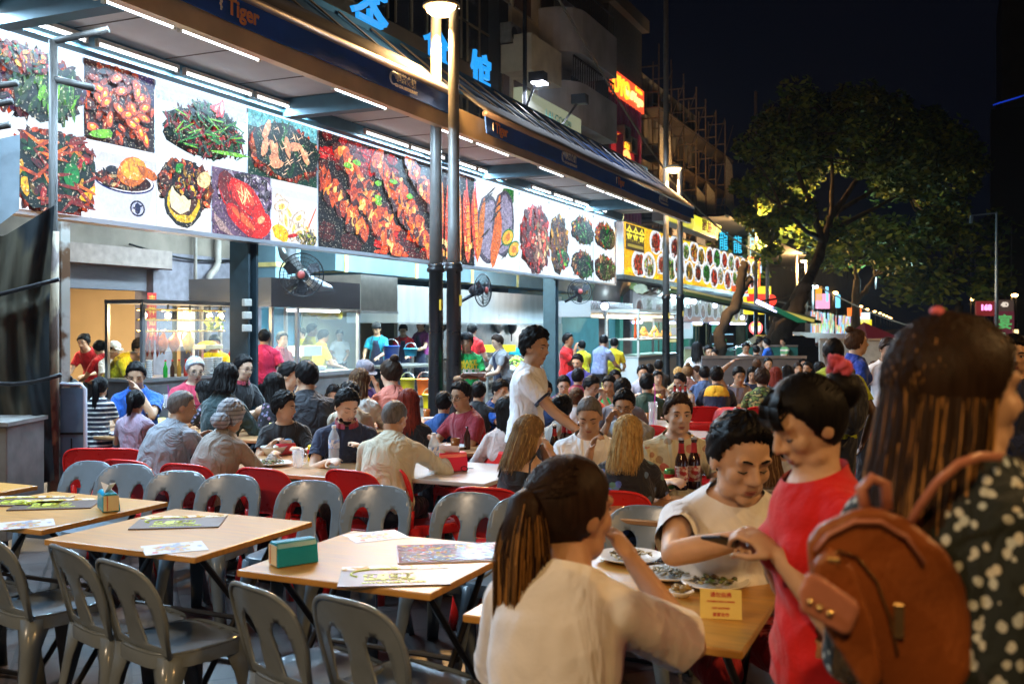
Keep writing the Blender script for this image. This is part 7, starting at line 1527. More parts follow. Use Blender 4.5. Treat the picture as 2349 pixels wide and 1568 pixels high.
def cup(ox, oy, label, r=.04, h=.13, mt=None, handle=False, straw=None, cat='glass', z=TZ, nm='drinking_glass'):
    x, y = tabpt(ox, oy, z); T = thing(nm, label, cat, (x,y,z+.001)); m = MB(); m.lathe((0,0,0), [(r*.8,0),(r*.85,.004),(r,h),(r*.93,h),(r*.78,.012),(.001,.012)], 20); m.build('cup', mt or CLR, T, True)
    if handle: m = MB(); m.tube([(r*.95,0,h*.8),(r*1.7,0,h*.75),(r*1.75,0,h*.3),(r*.9,0,h*.22)], .007, 8); m.build('handle', mt or CLR, T, True)
    if straw: m = MB(); m.tube([(0,0,.01),(r*.5,0,h*1.4),(r*.2,0,h*1.75)], .004, 6); m.build('straw', straw, T)
    return T
PKS = mk('pink_straw', (.75,.03,.45), .4)
FV = [(.10,.16,.02),(.30,.25,.08),(.05,.03,.015),(.25,.10,.03)]; FB = [(.30,.14,.04),(.12,.06,.02),(.5,.3,.1),(.08,.12,.02)]
plate(620,1066,.13,'oval white dish nearest the headscarf woman',FV,.02,oval=1.25,seed=2); plate(628,1042,.10,'deep white soup bowl with a spoon',None,.06,cat='bowl',nm='soup_bowl'); plate(735,1045,.11,'white bowl behind the drink can',None,.055,cat='bowl',nm='soup_bowl')
cup(684,1070,'glass beer mug beside the drink can',.042,.12,None,True,nm='beer_mug',cat='mug'); bottle(766,1070,'tall clear water bottle with a pale label','water',s=1.05); bottle(995,1085,'clear water bottle before the red tissue box','water',s=.98)
def can(ox, oy, label, mt): x, y = tabpt(ox,oy); T = thing('drink_can', label, 'can', (x,y,TZ+.001)); m = MB(); m.lathe((0,0,0), [(.026,0),(.033,.008),(.033,.108),(.026,.12),(.001,.118)], 20); m.build('body', mt, T, True); m = MB(); m.lathe((0,0,0), [(.0335,.055),(.0335,.09)], 20, caps=False); m.build('red_band', mk('can_red', (.55,.02,.02), .3), T); return T
can(716,1058,'red and yellow drink can beside the beer mug', mk('can_yellow', (.75,.55,.03), .3, .3)); can(1536,1120,'red and green drink can beside the beer bottles', mk('can_green', (.10,.30,.08), .3, .3))
RT = mk('pinkred_plastic', (.70,.015,.06), .3, spec=.5)
x, y = tabpt(1030,1080); tissue(1030,1078, radians(-40), 'bright red tissue box beside the small water bottle', True, mt=RT, s=1.25)
tissue(655,1040, radians(-30), 'red tissue box between the soup bowls', True, mt=mk('tissue_red2', (.7,.05,.06), .3), s=.8)
x, y = tabpt(1055,1080); T = thing('spectacles', 'folded black spectacles lying beside the red tissue box', 'glasses', (x,y,TZ+.004)); m = MB()
for s_ in (-1,1): m.tube([(s_*.033+.024*cos(a),0,.016+.016*sin(a)) for a in np.linspace(0,2*pi,14)], .003, 5, False); m.tube([(s_*.058,0,.02),(s_*.05,.06,.012),(s_*.04,.12,.004)], .003, 5)
m.build('frame', BLK(), T)
for i, (ox, oy, lb) in enumerate(((1272,1060,'leftmost beer bottle on the blonde women table'),(1294,1050,'second beer bottle on the blonde women table'),(1306,1052,'third beer bottle on the blonde women table'),(1330,1052,'beer bottle nearest the hand of the grey haired man'),(1563,1122,'left red labelled beer bottle before the floral shirt man'),(1592,1120,'right red labelled beer bottle before the floral shirt man'))): bottle(ox, oy, lb, 'beer', s=1.05 if i < 4 else 1.2, grp='brown beer bottles')
for i in range(3): bottle(1640-1640+1485+33+12*i+30, 935, ['left','middle','right'][i]+' cola bottle in the group by the lady in the brown top', 'beer', s=1.1, grp='cola bottles')
cup(1498,978,'tall glass with a pink straw on the pale table',.045,.24,None,False,PKS); cup(383,935,'plastic cup with a magenta straw on the family table',.045,.16,None,False,PKS); cup(400,935,'pale yellow paper cup on the family table',.04,.09,mk('cream_cup', (.7,.6,.4), .5),cat='cup',nm='paper_cup')
plate(352,935,.12,'plate of noodles before the man in the blue polo',FB,.02); plate(690,905,.1,'small plate before the eating woman',FB,.02); plate(810,945,.1,'plate before the child',FB,.02); plate(1020,1005,.11,'white plate at the elbow of the maroon shirt man',FB,.02); plate(1495,948,.12,'plate left of the tall straw glass',FB,.02); plate(1570,905,.12,'plate of food in the middle distance',FB,.02); plate(1160,880,.12,'white plate on the round table behind the walking man',None,.02)
# the couple's table
plate(1641,1345,.125,'white plate of leafy leftovers on the couple table, rightmost',FV,.022,oval=1.1,seed=5)
plate(1602,1293,.13,'white plate of brown food with pink rim pattern',FB,.022,oval=1.15,seed=6); plate(1540,1326,.12,'white plate of picked bones by the woman hand',[(.5,.5,.45),(.15,.12,.05),(.3,.3,.2)],.022,seed=8); plate(1445,1285,.14,'white plate partly behind the ponytail woman hand',[(.2,.14,.05),(.5,.45,.3)],.022,seed=9)
plate(1564,1367,.045,'tiny sauce dish beside the ponytail woman elbow',[(.3,.2,.05)],.018,cat='dish',nm='sauce_dish')
x, y = tabpt(1667,1415); T = thing('price_card', 'yellow tent card with red writing on the couple table', 'card', (x-.02,y,TZ+.001), radians(14)); T.scale = (.8,.8,.8); m = MB(); m.add([(-.085,-.035,0),(.085,-.035,0),(.085,0,.115),(-.085,0,.115),(-.085,.035,0),(.085,.035,0),(-.085,-.033,0),(.085,-.033,0),(.085,0,.112),(-.085,0,.112)], [(0,1,2,3),(3,2,5,4),(6,9,8,7)]); m.build('card', mk('yellow_card', (.75,.60,.16), .5), T)
for j, (t_, s_) in enumerate((('请勿自携',.022),('OUTSIDE FOOD & DRINKS',.0095),('NOT ALLOWED',.010),('谢谢合作',.017))):
    q = (.80-.22*j); me = text_mesh(t_, s_, .0004, .0004); M_ = Matrix.Translation((0,-.0365+.035*q,.115*q)) @ Matrix.Rotation(pi/2-.29,4,'X'); me.transform(M_); link(me, 'printed_line', mk('print_red', (.5,.04,.03), .6), T)
x, y = tabpt(1640,1250); 
for i, (ox, oy) in enumerate(((1674,1313),(1583,1326),(1530,1270))):
    x, y = tabpt(ox,oy); T = thing('crumpled_tissue', 'crumpled white tissue on the couple table, '+['by the man arm','between the plates','behind the chopsticks'][i], 'tissue', (x,y,TZ+.02)); m = MB(); m.sph((0,0,0),(.035,.03,.022),None,14,10); me = m.mesh(); rn = random.Random(i)
    for v in me.vertices: v.co *= rn.uniform(.7,1.35)
    link(me, 'paper', mk('tissue_paper', (.8,.8,.8), .9), T)
for i, (a, b, lb) in enumerate((((1504,1310),(1585,1272),'pair of dark chopsticks resting on the plates'),((1625,1300),(1672,1278),'white soup spoon on the brown food plate'))):
    p0 = Vector((*tabpt(*a),TZ+.04)); p1 = Vector((*tabpt(*b),TZ+.075)); T = thing('chopsticks' if i == 0 else 'soup_spoon', lb, 'cutlery', p0); v = p1-p0; m = MB(); m.tube([(0,0,0),v], .004, 6); 
    if i == 0: m.build('stick', BLK(), T); m = MB(); m.tube([(.012,.01,.0),v+Vector((.02,.01,0))], .004, 6); m.build('stick', BLK(), T)
    else: m.sph((0,0,0),(.022,.03,.008)); m.build('spoon', CHINA, T, True)
x, y = tabpt(1625,1225,.80); 
# left foreground: post with crossbars, tarpaulin, metal box, sign panel
DP = 8.3; p = G(122,DP); zt_ = CAMZ+(748-92)/FO*DP; T = thing('scaffold_post', 'dark post with crossbars rising before the food pictures at the left', 'post', (p.x,p.y,0), 0); PD = mk('dark_post', (.03,.024,.02), .55, .2, var=.3)
m = MB(); m.tube([(0,0,0),(0,0,zt_)], .035, 10); m.build('post', PD, T, True); ex = RX
for z_, a, b in ((zt_-.01,0,.46),(CAMZ+(748-180)/FO*DP,0,.34)): m = MB(); m.tube([ex*a+Vector((0,0,z_)), ex*b+Vector((0,0,z_+(.10 if z_ > 4 else -.08)))], .03, 8); m.build('crossbar', PD, T, True)
T = thing('pipe_ends', 'row of dull pipes poking in from the left edge', 'pipes', P(0,230,DP-.6)); T.location = (0,0,0)
for oy, ex_ in ((190,40),(232,28),(286,22)): m = MB(); m.tube([P(-60,oy+14,DP-.5), P(ex_,oy,DP-.5)], .028, 8); m.build('pipe', PD, T, True)
T = thing('white_door_post', 'pale rusty upright beside the tarpaulin', 'post', (0,0,0)); a = G(142,DP+.1); m = MB(); m.cbox((a.x,a.y,1.30),(.09,.09,2.6)); m.build('post', mk('rusty_white_paint', (.42,.36,.28), .6, kind='marble', ps=4, c2=(.5,.47,.42), c3=(.15,.07,.03)), T); m = MB(); a = G(122,DP-.12); m.tube([(a.x,a.y,0),(a.x,a.y,2.5)], .045, 10); m.build('rusty_pipe', mk('rusty_pipe', (.16,.09,.04), .6, kind='marble', ps=6, c2=(.28,.20,.12), c3=(.07,.03,.015), stretch=(1,1,.5)), T, True)
T = thing('hanging_tarpaulin', 'dirty translucent tarpaulin hanging in folds at the left edge', 'tarpaulin', (0,0,0)); m = MB(); nx_, nz_ = 34, 40; vs = []
for j in range(nz_+1):
    t = j/nz_
    for i in range(nx_+1):
        s_ = i/nx_; top = 405+ (540-405)*0 ; oyt = 560-40*s_*s_-90*(s_>.93)*(s_-.93)/.07; oyt = 540 - 70*max(0,s_-.6)/.4; oyb = 1095+12*sin(s_*9)
        ox = -160+s_*285 - 12*sin(t*pi)*s_; oy = oyt+(oyb-oyt)*t; dd = .07*sin(s_*34+3*sin(t*4))*(.4+.6*abs(sin(t*3.1)))+.05*sin(s_*13+t*7)-.05*(1 if .30<t<.36 else 0)
        vs.append(P(ox,oy,DP-.25+dd))
m.add(vs, [(j*(nx_+1)+i,j*(nx_+1)+i+1,(j+1)*(nx_+1)+i+1,(j+1)*(nx_+1)+i) for j in range(nz_) for i in range(nx_)])
TP_ = mk('dirty_tarpaulin', (.022,.020,.016), .85, kind='marble', ps=2.2, c2=(.06,.05,.032), c3=(.012,.015,.017), var=.3, vscale=5, bump=.5, bscale=8, stretch=(1,1,.5), spec=.25); m.build('sheet', TP_, T, True)
for pts_ in ([P(-100+240*t,855+25*sin(t*3)-0*t,DP-.42) for t in np.linspace(0,1,10)], [P(-100+235*t,700-60*t,DP-.42) for t in np.linspace(0,1,8)]): m = MB(); m.tube(pts_, .019, 6); m.build('cord', BLACKM, T, True)
m = MB(); m.add([P(-60,330,DP-.2),P(46,308,DP-.2),P(44,480,DP-.2),P(-60,560,DP-.2)]+[P(-60,330,DP-.17),P(46,308,DP-.17),P(44,480,DP-.17),P(-60,560,DP-.17)], [(0,1,2,3),(7,6,5,4),(0,4,5,1),(1,5,6,2)]); m.build('upper_sheet', mk('grey_blue_sheet', (.20,.24,.27), .5, var=.15), T)
T = thing('metal_cabinet', 'waist high grey metal box at the left edge', 'cabinet', G(10,7.7), radians(YAW)); hh = CAMZ-(965-748)/FO*7.5
m = MB(); m.box(-.6,-.3,.12,.17,.3,hh-.03); m.build('body', mk('grey_cabinet', (.20,.19,.175), .6, .3, var=.2), T, bevel=.01); m = MB(); m.box(-.62,-.32,hh-.03,.19,.32,hh); m.build('lid', mk('cabinet_lid', (.28,.26,.24), .5, .3, var=.2), T)
for x in (-.5,.12): m = MB(); m.cbox((x,-.25,.06),(.05,.05,.12)); m.build('foot', BLACKM, T)
T = thing('sandwich_board', 'tall blue grey panel board with a pale rounded frame beside the tarpaulin', 'board', G(168,8.35), radians(YAW+6)); hz = CAMZ-(880-748)/FO*8.4; 
m = MB(); m.box(-.10,-.01,.18,.085,.01,hz-.03); m.build('panel', mk('blue_grey_panel', (.10,.15,.22), .4, var=.15), T); m = MB(); m.box(-.10,-.014,hz-.42,.085,-.011,hz-.40); m.bar((-.01,-.014,.2),(-.01,-.014,hz-.45),.012,.004); m.build('panel_seam', BLACKM, T)
m = MB(); m.tube([(-.12,0,hz),(.06,0,hz),(.095,0,hz-.04),(.10,0,.1),(.10,0,.0)], .018, 8); m.build('frame', mk('pale_frame', (.50,.48,.55), .4), T, True)
# fans
def fan(p, rz, label, r=.3):
    T = thing('wall_fan', label, 'fan', p, rz, 'industrial fans under the sign'); FM = mk('fan_black', (.015,.016,.02), .4, .3)
    m = MB()
    for k in range(5): m.tube([(r*(.25+.19*k)*cos(a), -.07*(1-(.25+.19*k)**2), r*(.25+.19*k)*sin(a)) for a in np.linspace(0,2*pi,28)], .0045, 4, False)
    for k in range(36): a = k*pi/18; m.tube([(r*q*cos(a), -.07*(1-q*q), r*q*sin(a)) for q in (.2,.6,1.01)], .0028, 4)
    m.tube([(r*1.01*cos(a), 0, r*1.01*sin(a)) for a in np.linspace(0,2*pi,28)], .010, 6, False); m.build('guard', FM, T)
    m = MB()
    for k in range(3):
        a = k*2*pi/3+.4; u = Vector((cos(a),0,sin(a))); v = Vector((-sin(a),0,cos(a))); m.add([u*.05, u*r*.5+v*r*.35+Vector((0,.03,0)), u*r*.92+v*r*.22, u*r*.88-v*r*.15+Vector((0,-.02,0)), u*r*.4-v*r*.12], [(0,1,2,3,4)])
    m.build('blades', mk('fan_blade', (.05,.05,.055), .3, .5), T); m = MB(); m.sph((0,-.06,0),(.055,.03,.055)); m.build('hub', mk('hub_red', (.35,.06,.05), .4), T, True)
    m = MB(); m.sph((0,.12,0),(.09,.14,.09)); m.bar((0,.15,-.05),(-.25,.35,-.22),.05); m.build('motor', FM, T, True)
fan(P(692,630,13.4), heading(185), 'large black fan on the steel arm above the glass booth', .29); fan(P(1108,665,15.5), heading(240), 'silver fan turned sideways on a wall arm right of the lamp bases', .25); fan(P(1330,668,22), heading(190), 'dark fan on the grey pillar by the second kitchen', .27)
T = thing('fan_bracket', 'bent steel arm carrying the large black fan', 'bracket', (0,0,0)); m = MB(); m.loft([[P(a-w_,b,13.9),P(a+w_,b,13.9),P(a+w_,b,14.0),P(a-w_,b,14.0)] for a,b,w_ in ((655,555,22),(662,590,20),(690,625,16),(735,655,26),(745,668,22))]); m.build('arm', mk('curved_steel', (.4,.42,.45), .3, .9), T, True)
# ------------------------------------------------------------------ the people in the photo
C_ = {}
def T_(name, col, **k):
    return cloth(name, col, **k)
WHT_T = T_('white_cotton', (.84,.85,.88), bump=.15); GREYT = T_('grey_cotton', (.26,.26,.27)); BLKT = T_('black_cotton', (.012,.012,.014)); NAVYT = T_('navy_cotton', (.012,.018,.05)); REDT = T_('red_cotton', (.62,.012,.015)); YELT = T_('yellow_cotton', (.72,.60,.01))
MAG = T_('magenta_cotton', (.62,.015,.08)); MAR = T_('maroon_cotton', (.22,.012,.025)); CRT = T_('cream_knit', (.56,.53,.41)); HGR = T_('taupe_knit', (.25,.225,.205)); STR = T_('navy_striped', (.012,.013,.03), kind='stripe', c2=(.75,.73,.68), ps=24)
LAV = T_('lavender_gauze', (.36,.28,.38)); ROY = T_('royal_blue_cotton', (.01,.09,.42)); PNK = T_('coral_cotton', (.60,.05,.10)); DGR = T_('dark_green_knit', (.02,.045,.05)); FLD = T_('dark_floral', (.012,.012,.02), kind='floral', c2=(.35,.10,.12), c3=(.15,.2,.35), ps=26)
SAL = T_('salmon_cotton', (.66,.20,.14)); GRNT = T_('green_cotton', (.01,.36,.08)); TEALT = T_('teal_cotton', (.01,.30,.42)); PUR2 = T_('purple_cotton', (.16,.012,.12)); BLUF = T_('blue_floral', (.012,.012,.018), kind='floral', c2=(.10,.14,.55), c3=(.10,.22,.10), ps=15); TROP = T_('tropical_print', (.55,.50,.33), kind='floral', c2=(.55,.14,.12), c3=(.28,.26,.14), ps=13)
CAMO = T_('camouflage', (.10,.17,.03), kind='camo', ps=16, c2=(.02,.035,.012), c3=(.30,.28,.09), stretch=(.6,1,1.3)); STG = T_('thin_striped_grey', (.22,.20,.19), kind='stripe', c2=(.05,.05,.05), ps=60); LBL = T_('light_blue_cotton', (.42,.46,.60)); DEN = T_('denim_shirt', (.05,.10,.24)); BLUGR = T_('blue_grey_cotton', (.22,.27,.46)); OLV = T_('olive_cotton', (.22,.20,.07))
DOT = T_('black_white_print', (.012,.02,.022), kind='dots', ps=50, c2=(.62,.60,.50), c3=(.45,.55,.58), stretch=(1,1,.8)); DRKG = T_('bottle_green_cotton', (.02,.05,.03)); LIME = T_('lime_cotton', (.42,.50,.02)); RBL = T_('cobalt_cotton', (.008,.05,.40)); PKW = T_('pale_pink_cotton', (.55,.46,.44)); TURQ = T_('turquoise_striped', (.16,.48,.50), kind='stripe', c2=(.5,.7,.68), ps=40); SHRT = T_('red_shorts', (.40,.01,.02)); DSH = T_('denim_shorts', (.06,.10,.22)); JNS = T_('jeans', (.03,.06,.15)); ORG = T_('orange_cotton', (.70,.22,.03)); CHK = T_('brown_checked', (.20,.09,.08), kind='stripe', c2=(.35,.2,.18), ps=45); BLT = T_('mid_blue_cotton', (.05,.13,.40)); TANK = T_('mauve_cotton', (.26,.22,.26))
WHN = T_('white_jersey_near', (.84,.85,.88), fold=.35, bump=.12); REDN = T_('red_jersey_near', (.62,.008,.010), fold=.35)
FR = []
def add_part(ctx, mb, name, mt, smooth=False): return mb.build(name, mt, ctx['T'], smooth)
def apron(ctx, mt=None):
    sp, k = ctx['sp'], ctx['k']; m = MB(); rg = []
    for t, w_, o in ((-.35,.17,.17),(-.15,.17,.155),(.05,.165,.150),(.20,.13,.135),(.34,.10,.145),(.40,.08,.135)):
        c, d = sp(t) if t >= -.05 else (Vector((0,0,ctx['pz']+t*k)), Vector((0,0,1))); rg.append([c+Vector((w_*k*sin(a), (o+.012)*k*cos(a)*.98, 0)) for a in np.linspace(-1.25,1.25,9)] + [c+Vector((w_*.97*k*sin(a), (o)*k*cos(a)*.98, 0)) for a in np.linspace(1.25,-1.25,9)])
    m.loft(rg); m.build('apron', mt or NAVYT, ctx['T'], True)
    c, _ = sp(.47); m = MB(); m.tube([sp(.40)[0]+Vector((-.07*k,.14*k,0)), c+Vector((-.08*k,.03*k,.03*k)), c+Vector((0,-.08*k,.03*k)), c+Vector((.08*k,.03*k,.03*k)), sp(.40)[0]+Vector((.07*k,.14*k,0))], .008, 5); m.build('neck_strap', mt or NAVYT, ctx['T'])
def capp(ctx, mt, back=False):
    M_ = ctx['HM']; m = MB(); m.lathe((0,0,0), [(.088,.055),(.090,.075),(.080,.115),(.045,.138),(.004,.142)], 22); v = [M_ @ (Vector((p[0], p[1]*1.16-.01, p[2]))) for p in m.v]; m.v = [tuple(x) for x in v]; o = m.build('cap', mt, ctx['T'], True)
    s_ = -1 if back else 1; m = MB(); m.prism([M_ @ Vector((.072*sin(a), s_*(.075+.095*cos(a)), .058)) for a in np.linspace(-1.5,1.5,10)], None, (M_.to_3x3() @ Vector((0,0,.006)))); m.build('peak', mt, ctx['T'])
def print_text(ctx, txts, mt, size, back=False, up=.36):
    sp, k, T = ctx['sp'], ctx['k'], ctx['T']; s_ = -1 if back else 1
    for i, (t, m_, sz) in enumerate(txts):
        c, d = sp(up-.055*i); p = c+Vector((0, s_*(.155)*k, 0)); me = text_mesh(t, sz, .001, .003); X = Vector((-s_,0,0)); N = Vector((0,s_,0)); U = Vector((0,0,1)); M4 = Matrix((X,U,N)).transposed().to_4x4(); M4.translation = p; me.transform(M4)
        co = np.empty(len(me.vertices)*3); me.vertices.foreach_get('co', co); co = co.reshape(-1,3); co[:,1] -= s_*1.9*co[:,0]**2/k
        me.vertices.foreach_set('co', co.ravel()); link(me, 'shirt_print', m_, T)
pr = person
# --- seated, left side
pr('little girl seen from behind in a black and white striped dress, standing', 230,862,9.0,'stand',178,('dress',STR,None,.38),('tail','black',.34),'m',6,arms=('down','front'),fem=True,w=.95,hp=5,bottom=T_('bare_leg_tone',(.30,.16,.10)))
pr('girl in an off shoulder lavender blouse seen from behind', 312,880,8.6,'sit',176,('tight',LAV),('tail','black',.20),'m',8,arms=('table','table'),fem=True,w=.95,zt=1.17)
pr('man in a royal blue polo shirt eating with chopsticks facing us', 312,832,10.0,'sit',8,('polo',ROY),('short','black'),'m',16,hy=-8,hp=20,arms=('mouth','front'),w=1.1)
pr('elderly white haired man with glasses in a coral pink shirt', 447,820,11.0,'sit',35,('tee',PNK),('short','grey'),'l',12,hp=18,arms=('table','table'),glasses=True,w=1.1)
pr('dark haired girl in a floral dress turned to the left', 468,868,9.6,'sit',-110,('tight',FLD),('bob','black'),'m',10,arms=('table','front'),fem=True,w=.9,zt=1.19)
pr('heavy set balding grey haired man in a light grey shirt seen from behind', 418,897,7.3,'sit',150,('tee',T_('pale_grey_cotton',(.21,.225,.26))),('crop','dgrey'),'t',26,hy=38,hp=12,arms=('eat','table'),w=1.22,zt=1.24)
pr('woman in a grey striped headscarf and taupe cardigan seen from behind', 530,924,6.9,'sit',152,('long',HGR),('hijab','black',T_('striped_headscarf',(.30,.31,.34),kind='stripe',c2=(.14,.15,.18),ps=34)),'t',26,hp=18,hy=-8,arms=('front','table'),fem=True,w=1.15,zt=1.20)
pr('woman with short dark hair in a dark teal shirt seen from behind', 520,833,9.0,'sit',160,('long',DGR),('bob','black',.12),'m',10,arms=('table','table'),fem=True,w=1.05)
pr('older man with thin glasses in a dark shirt with a red stripe', 558,812,11.0,'sit',60,('polo',BLKT,MAR),('short','black'),'l',14,hp=12,arms=('table','table'),glasses=True,w=1.05)
pr('woman with long black hair and bare arms in a dark flowered dress', 628,856,9.2,'sit',-150,('tank',FLD),('long','black',.24),'m',12,hy=-15,arms=('reach','front'),fem=True,w=1.05)
pr('woman holding her hands to her mouth while eating', 664,832,10.0,'sit',80,('tee',NAVYT),('short','black'),'l',12,hp=16,arms=('mouth','mouth'),fem=True)
pr('big man in a charcoal shirt with rolled sleeves seen from behind', 703,822,9.0,'sit',-165,('tee',T_('charcoal_cotton',(.018,.018,.024))),('short','black'),'m',14,hy=-25,hp=12,arms=('mouth','table'),w=1.18)
pr('child with a round face looking down at the plate', 765,865,10.0,'sit',5,('tee',WHT_T),('bob','black',.05),'l',14,hp=26,arms=('table','table'),fem=True,w=.9,zt=1.13)
pr('boy with short black hair half hidden before the white blouse woman', 802,858,8.9,'sit',-165,('tee',T_('beige_cotton',(.45,.38,.28))),('spiky','black'),'m',10,hy=-10,arms=('table','table'),w=.9,zt=1.21)
pr('woman with brown hair and a white blouse seen from behind', 826,846,9.6,'sit',172,('long',T_('ivory_blouse',(.55,.52,.48))),('long','brown',.20),'l',12,hy=20,arms=('table','table'),fem=True)
pr('man in a grey woolly cap and violet shirt behind the brown haired woman', 836,829,10.6,'sit',40,('tee',T_('violet_cotton',(.06,.03,.22))),('none','black'),'m',10,hp=20,arms=('mouth','table'))
capp(PEOPLE[-1], T_('grey_wool',(.17,.16,.19)))
pr('woman in a salmon blouse with blond streaked tied up hair', 896,824,9.8,'sit',-150,('tee',SAL),('topbun','highlight'),'l',8,hy=-20,hp=10,arms=('front','table'),fem=True)
pr('boy in a black shirt with a blue and yellow print looking left', 653,905,7.7,'sit',10,('tee',BLKT),('spiky','black'),'m',14,hy=-68,hp=10,arms=('table','eat'),w=.95,zt=1.20)
m = MB(); c_ = PEOPLE[-1]; m.sph(c_['sp'](.24)[0]+Vector((-.02,.150,-.02)),(.10,.014,.04)); m.build('shirt_print_yellow', T_('acid_print',(.40,.45,.03)), c_['T'], True); m = MB(); m.sph(c_['sp'](.27)[0]+Vector((-.03,.152,.02)),(.05,.014,.055)); m.build('shirt_print_blue', T_('sky_print',(.15,.35,.55)), c_['T'], True)
pr('bearded young man in a navy polo shirt looking down', 795,893,7.1,'sit',12,('polo',T_('navy_polo',(.012,.02,.055)),MAR),('short','black'),'l',16,hy=-22,hp=26,arms=('eat','table'),beard=True,w=1.05)
pr('grey haired man in a cream sweater seen from behind with a raised fist', 905,933,6.6,'sit',170,('long',CRT),('crop','dgrey'),'m',24,hy=22,hp=22,arms=('table',(.24,.30,-.02)),curl=(.5,1.3),w=1.12,zt=1.22)
pr('woman with long dark red hair seen from behind', 937,893,7.7,'sit',178,('tee',BLKT),('long','red',.28),'l',10,arms=('table','table'),fem=True)
pr('little boy in a blue shirt seen from behind', 1018,900,8.6,'sit',178,('tee',T_('deep_blue_cotton',(.01,.06,.22))),('short','black'),'m',8,arms=('table','table'),w=.9,zt=1.15)
pr('man in a maroon shirt with black glasses turned to the left', 1057,876,8.3,'sit',-50,('tee',MAR),('short','black'),'t',12,hp=12,hy=-12,arms=('front','eat'),glasses=True,w=1.08)
pr('dark haired man seated behind the maroon shirt man', 1098,876,9.8,'sit',165,('tee',BLKT),('short','black'),'m',12,arms=('table','table'))
pr('woman in a pale pink blouse with a long black ponytail', 1160,893,7.3,'sit',-165,('long',PKW),('long','black',.30),'m',10,hy=-20,arms=('table','table'),fem=True,w=1.05,zt=1.20)
pr('man in a light blue shirt leaning forward beyond the walking man', 1148,872,9.8,'sit',45,('tee',ROY),('short','black'),'l',20,hp=20,arms=('table','mouth'))
# --- standing staff and cooks
pr('waiter in a magenta shirt standing with his back to us', 606,752,14.2,'stand',-178,('tee',MAG),('crop','black'),'m',2,arms=('down','down'),w=1.12,hp=2)
pr('middle aged woman with curly black hair in a maroon top at the stall', 648,757,15.2,'stand',50,('polo',MAR),('short','black'),'l',4,hp=4,arms=('down','down'),fem=True,w=1.05,zt=1.64)
pr('waiter in a green shirt with yellow and white words holding menus', 1071,762,12.8,'stand',12,('tee',GRNT),('short','black'),'t',4,hy=20,hp=8,arms=('front','front'))
c_ = PEOPLE[-1]; capp(c_, BLKT, True); YP = mk('shirt_yellow', (.65,.50,.02), .8); WP_ = mk('shirt_white', (.6,.6,.55), .8); print_text(c_, [('MAKE',YP,.085),('SMART',YP,.085),('CHOICES',WP_,.075),('YOU',YP,.065)], YP, .08)
T = thing('menu_card', 'open white menus held by the green shirt waiter', 'menu', c_['root'], c_['rz']); p_ = (c_['W'][0]+c_['W'][1])/2+Vector((0,.12,.03)); m = MB(); m.cbox(p_,(.30,.20,.012),Matrix.Rotation(.3,3,'X')); m.build('pages', mk('menu_pages', (.55,.52,.5), .5, kind='marble', ps=12, c2=(.7,.68,.66), c3=(.4,.2,.15)), T)
pr('cook in a grey shirt and navy apron with a quiff working to the left', 1141,766,15.5,'stand',-70,('tee',GREYT),('short','dkbrown'),'l',10,hp=22,arms=('work','work')); apron(PEOPLE[-1])
pr('cook in a red shirt and black cap seen from behind at the wok range', 1083,741,19,'stand',160,('tee',REDT),('short','black'),'l',4,arms=('work','work')); capp(PEOPLE[-1], BLKT)
pr('cook in a turquoise shirt, dark apron and backwards cap', 864,739,21,'stand',-10,('tee',TEALT),('short','black'),'m',8,hp=24,arms=('work','work')); apron(PEOPLE[-1]); capp(PEOPLE[-1], BLKT, True)
pr('cook in a red shirt and dark apron looking down at the worktable', 925,744,23,'stand',0,('tee',REDT),('spiky','black'),'l',10,hp=26,arms=('work','work')); apron(PEOPLE[-1])
pr('tall cook in a purple football shirt and dark apron', 965,730,23.5,'stand',-40,('tee',PUR2),('short','black'),'l',3,hp=2,arms=('work','work')); apron(PEOPLE[-1])
pr('cook in yellow seen through the booth glass, left one', 716,741,19,'stand',100,('polo',YELT),('short','black'),'m',6,hp=14,arms=('work','work'))
pr('cook in yellow seen through the booth glass, nearest one', 742,755,17,'stand',120,('polo',YELT),('short','black'),'m',8,hp=20,arms=('work','work'))
pr('cook in yellow at the back of the glass booth', 690,750,21,'stand',-40,('polo',YELT),('short','black'),'m',8,hp=14,arms=('work','work'))
pr('cook in a white shirt at the back of the kitchen', 779,755,23,'stand',10,('tee',WHT_T),('short','black'),'m',8,hp=24,arms=('work','work'))
pr('worker in a yellow shirt bending over beside the roast stall', 322,776,12.6,'stand',78,('tee',YELT),('short','black'),'t',50,hp=20,arms=('work','work'),zt=1.54)
pr('cook in yellow behind the hanging roast ducks', 492,762,14.6,'stand',20,('tee',YELT),('short','black'),'t',8,hp=24,arms=('work','work'),zt=1.60)
pr('boy in a red shirt leaning on the counter by the stall', 557,739,15.5,'stand',-15,('tee',REDT),('short','black'),'m',6,hp=14,arms=('work','work'),zt=1.73)
pr('young woman in a red shirt bending forward at the left kitchen', 192,762,15,'stand',-8,('tee',REDT),('bun','black'),'l',34,hp=20,arms=('work','work'),fem=True,zt=1.60)
pr('woman in a red shirt with a long braid in the left kitchen', 228,776,14.4,'stand',-120,('tee',REDT),('tail','black',.30),'m',24,hp=30,arms=('work','work'),fem=True,zt=1.52)
pr('kitchen helper in a white cap at the left kitchen', 262,778,14.2,'stand',60,('tee',WHT_T),('short','black'),'m',20,hp=20,arms=('work','work'),zt=1.50); capp(PEOPLE[-1], T_('white_cap',(.7,.7,.7)))
pr('woman with a dark bun peeping above the blue grey board', 164,850,9.8,'sit',170,('tee',BLKT),('topbun','black'),'m',8,arms=('table','table'),fem=True,zt=1.20)
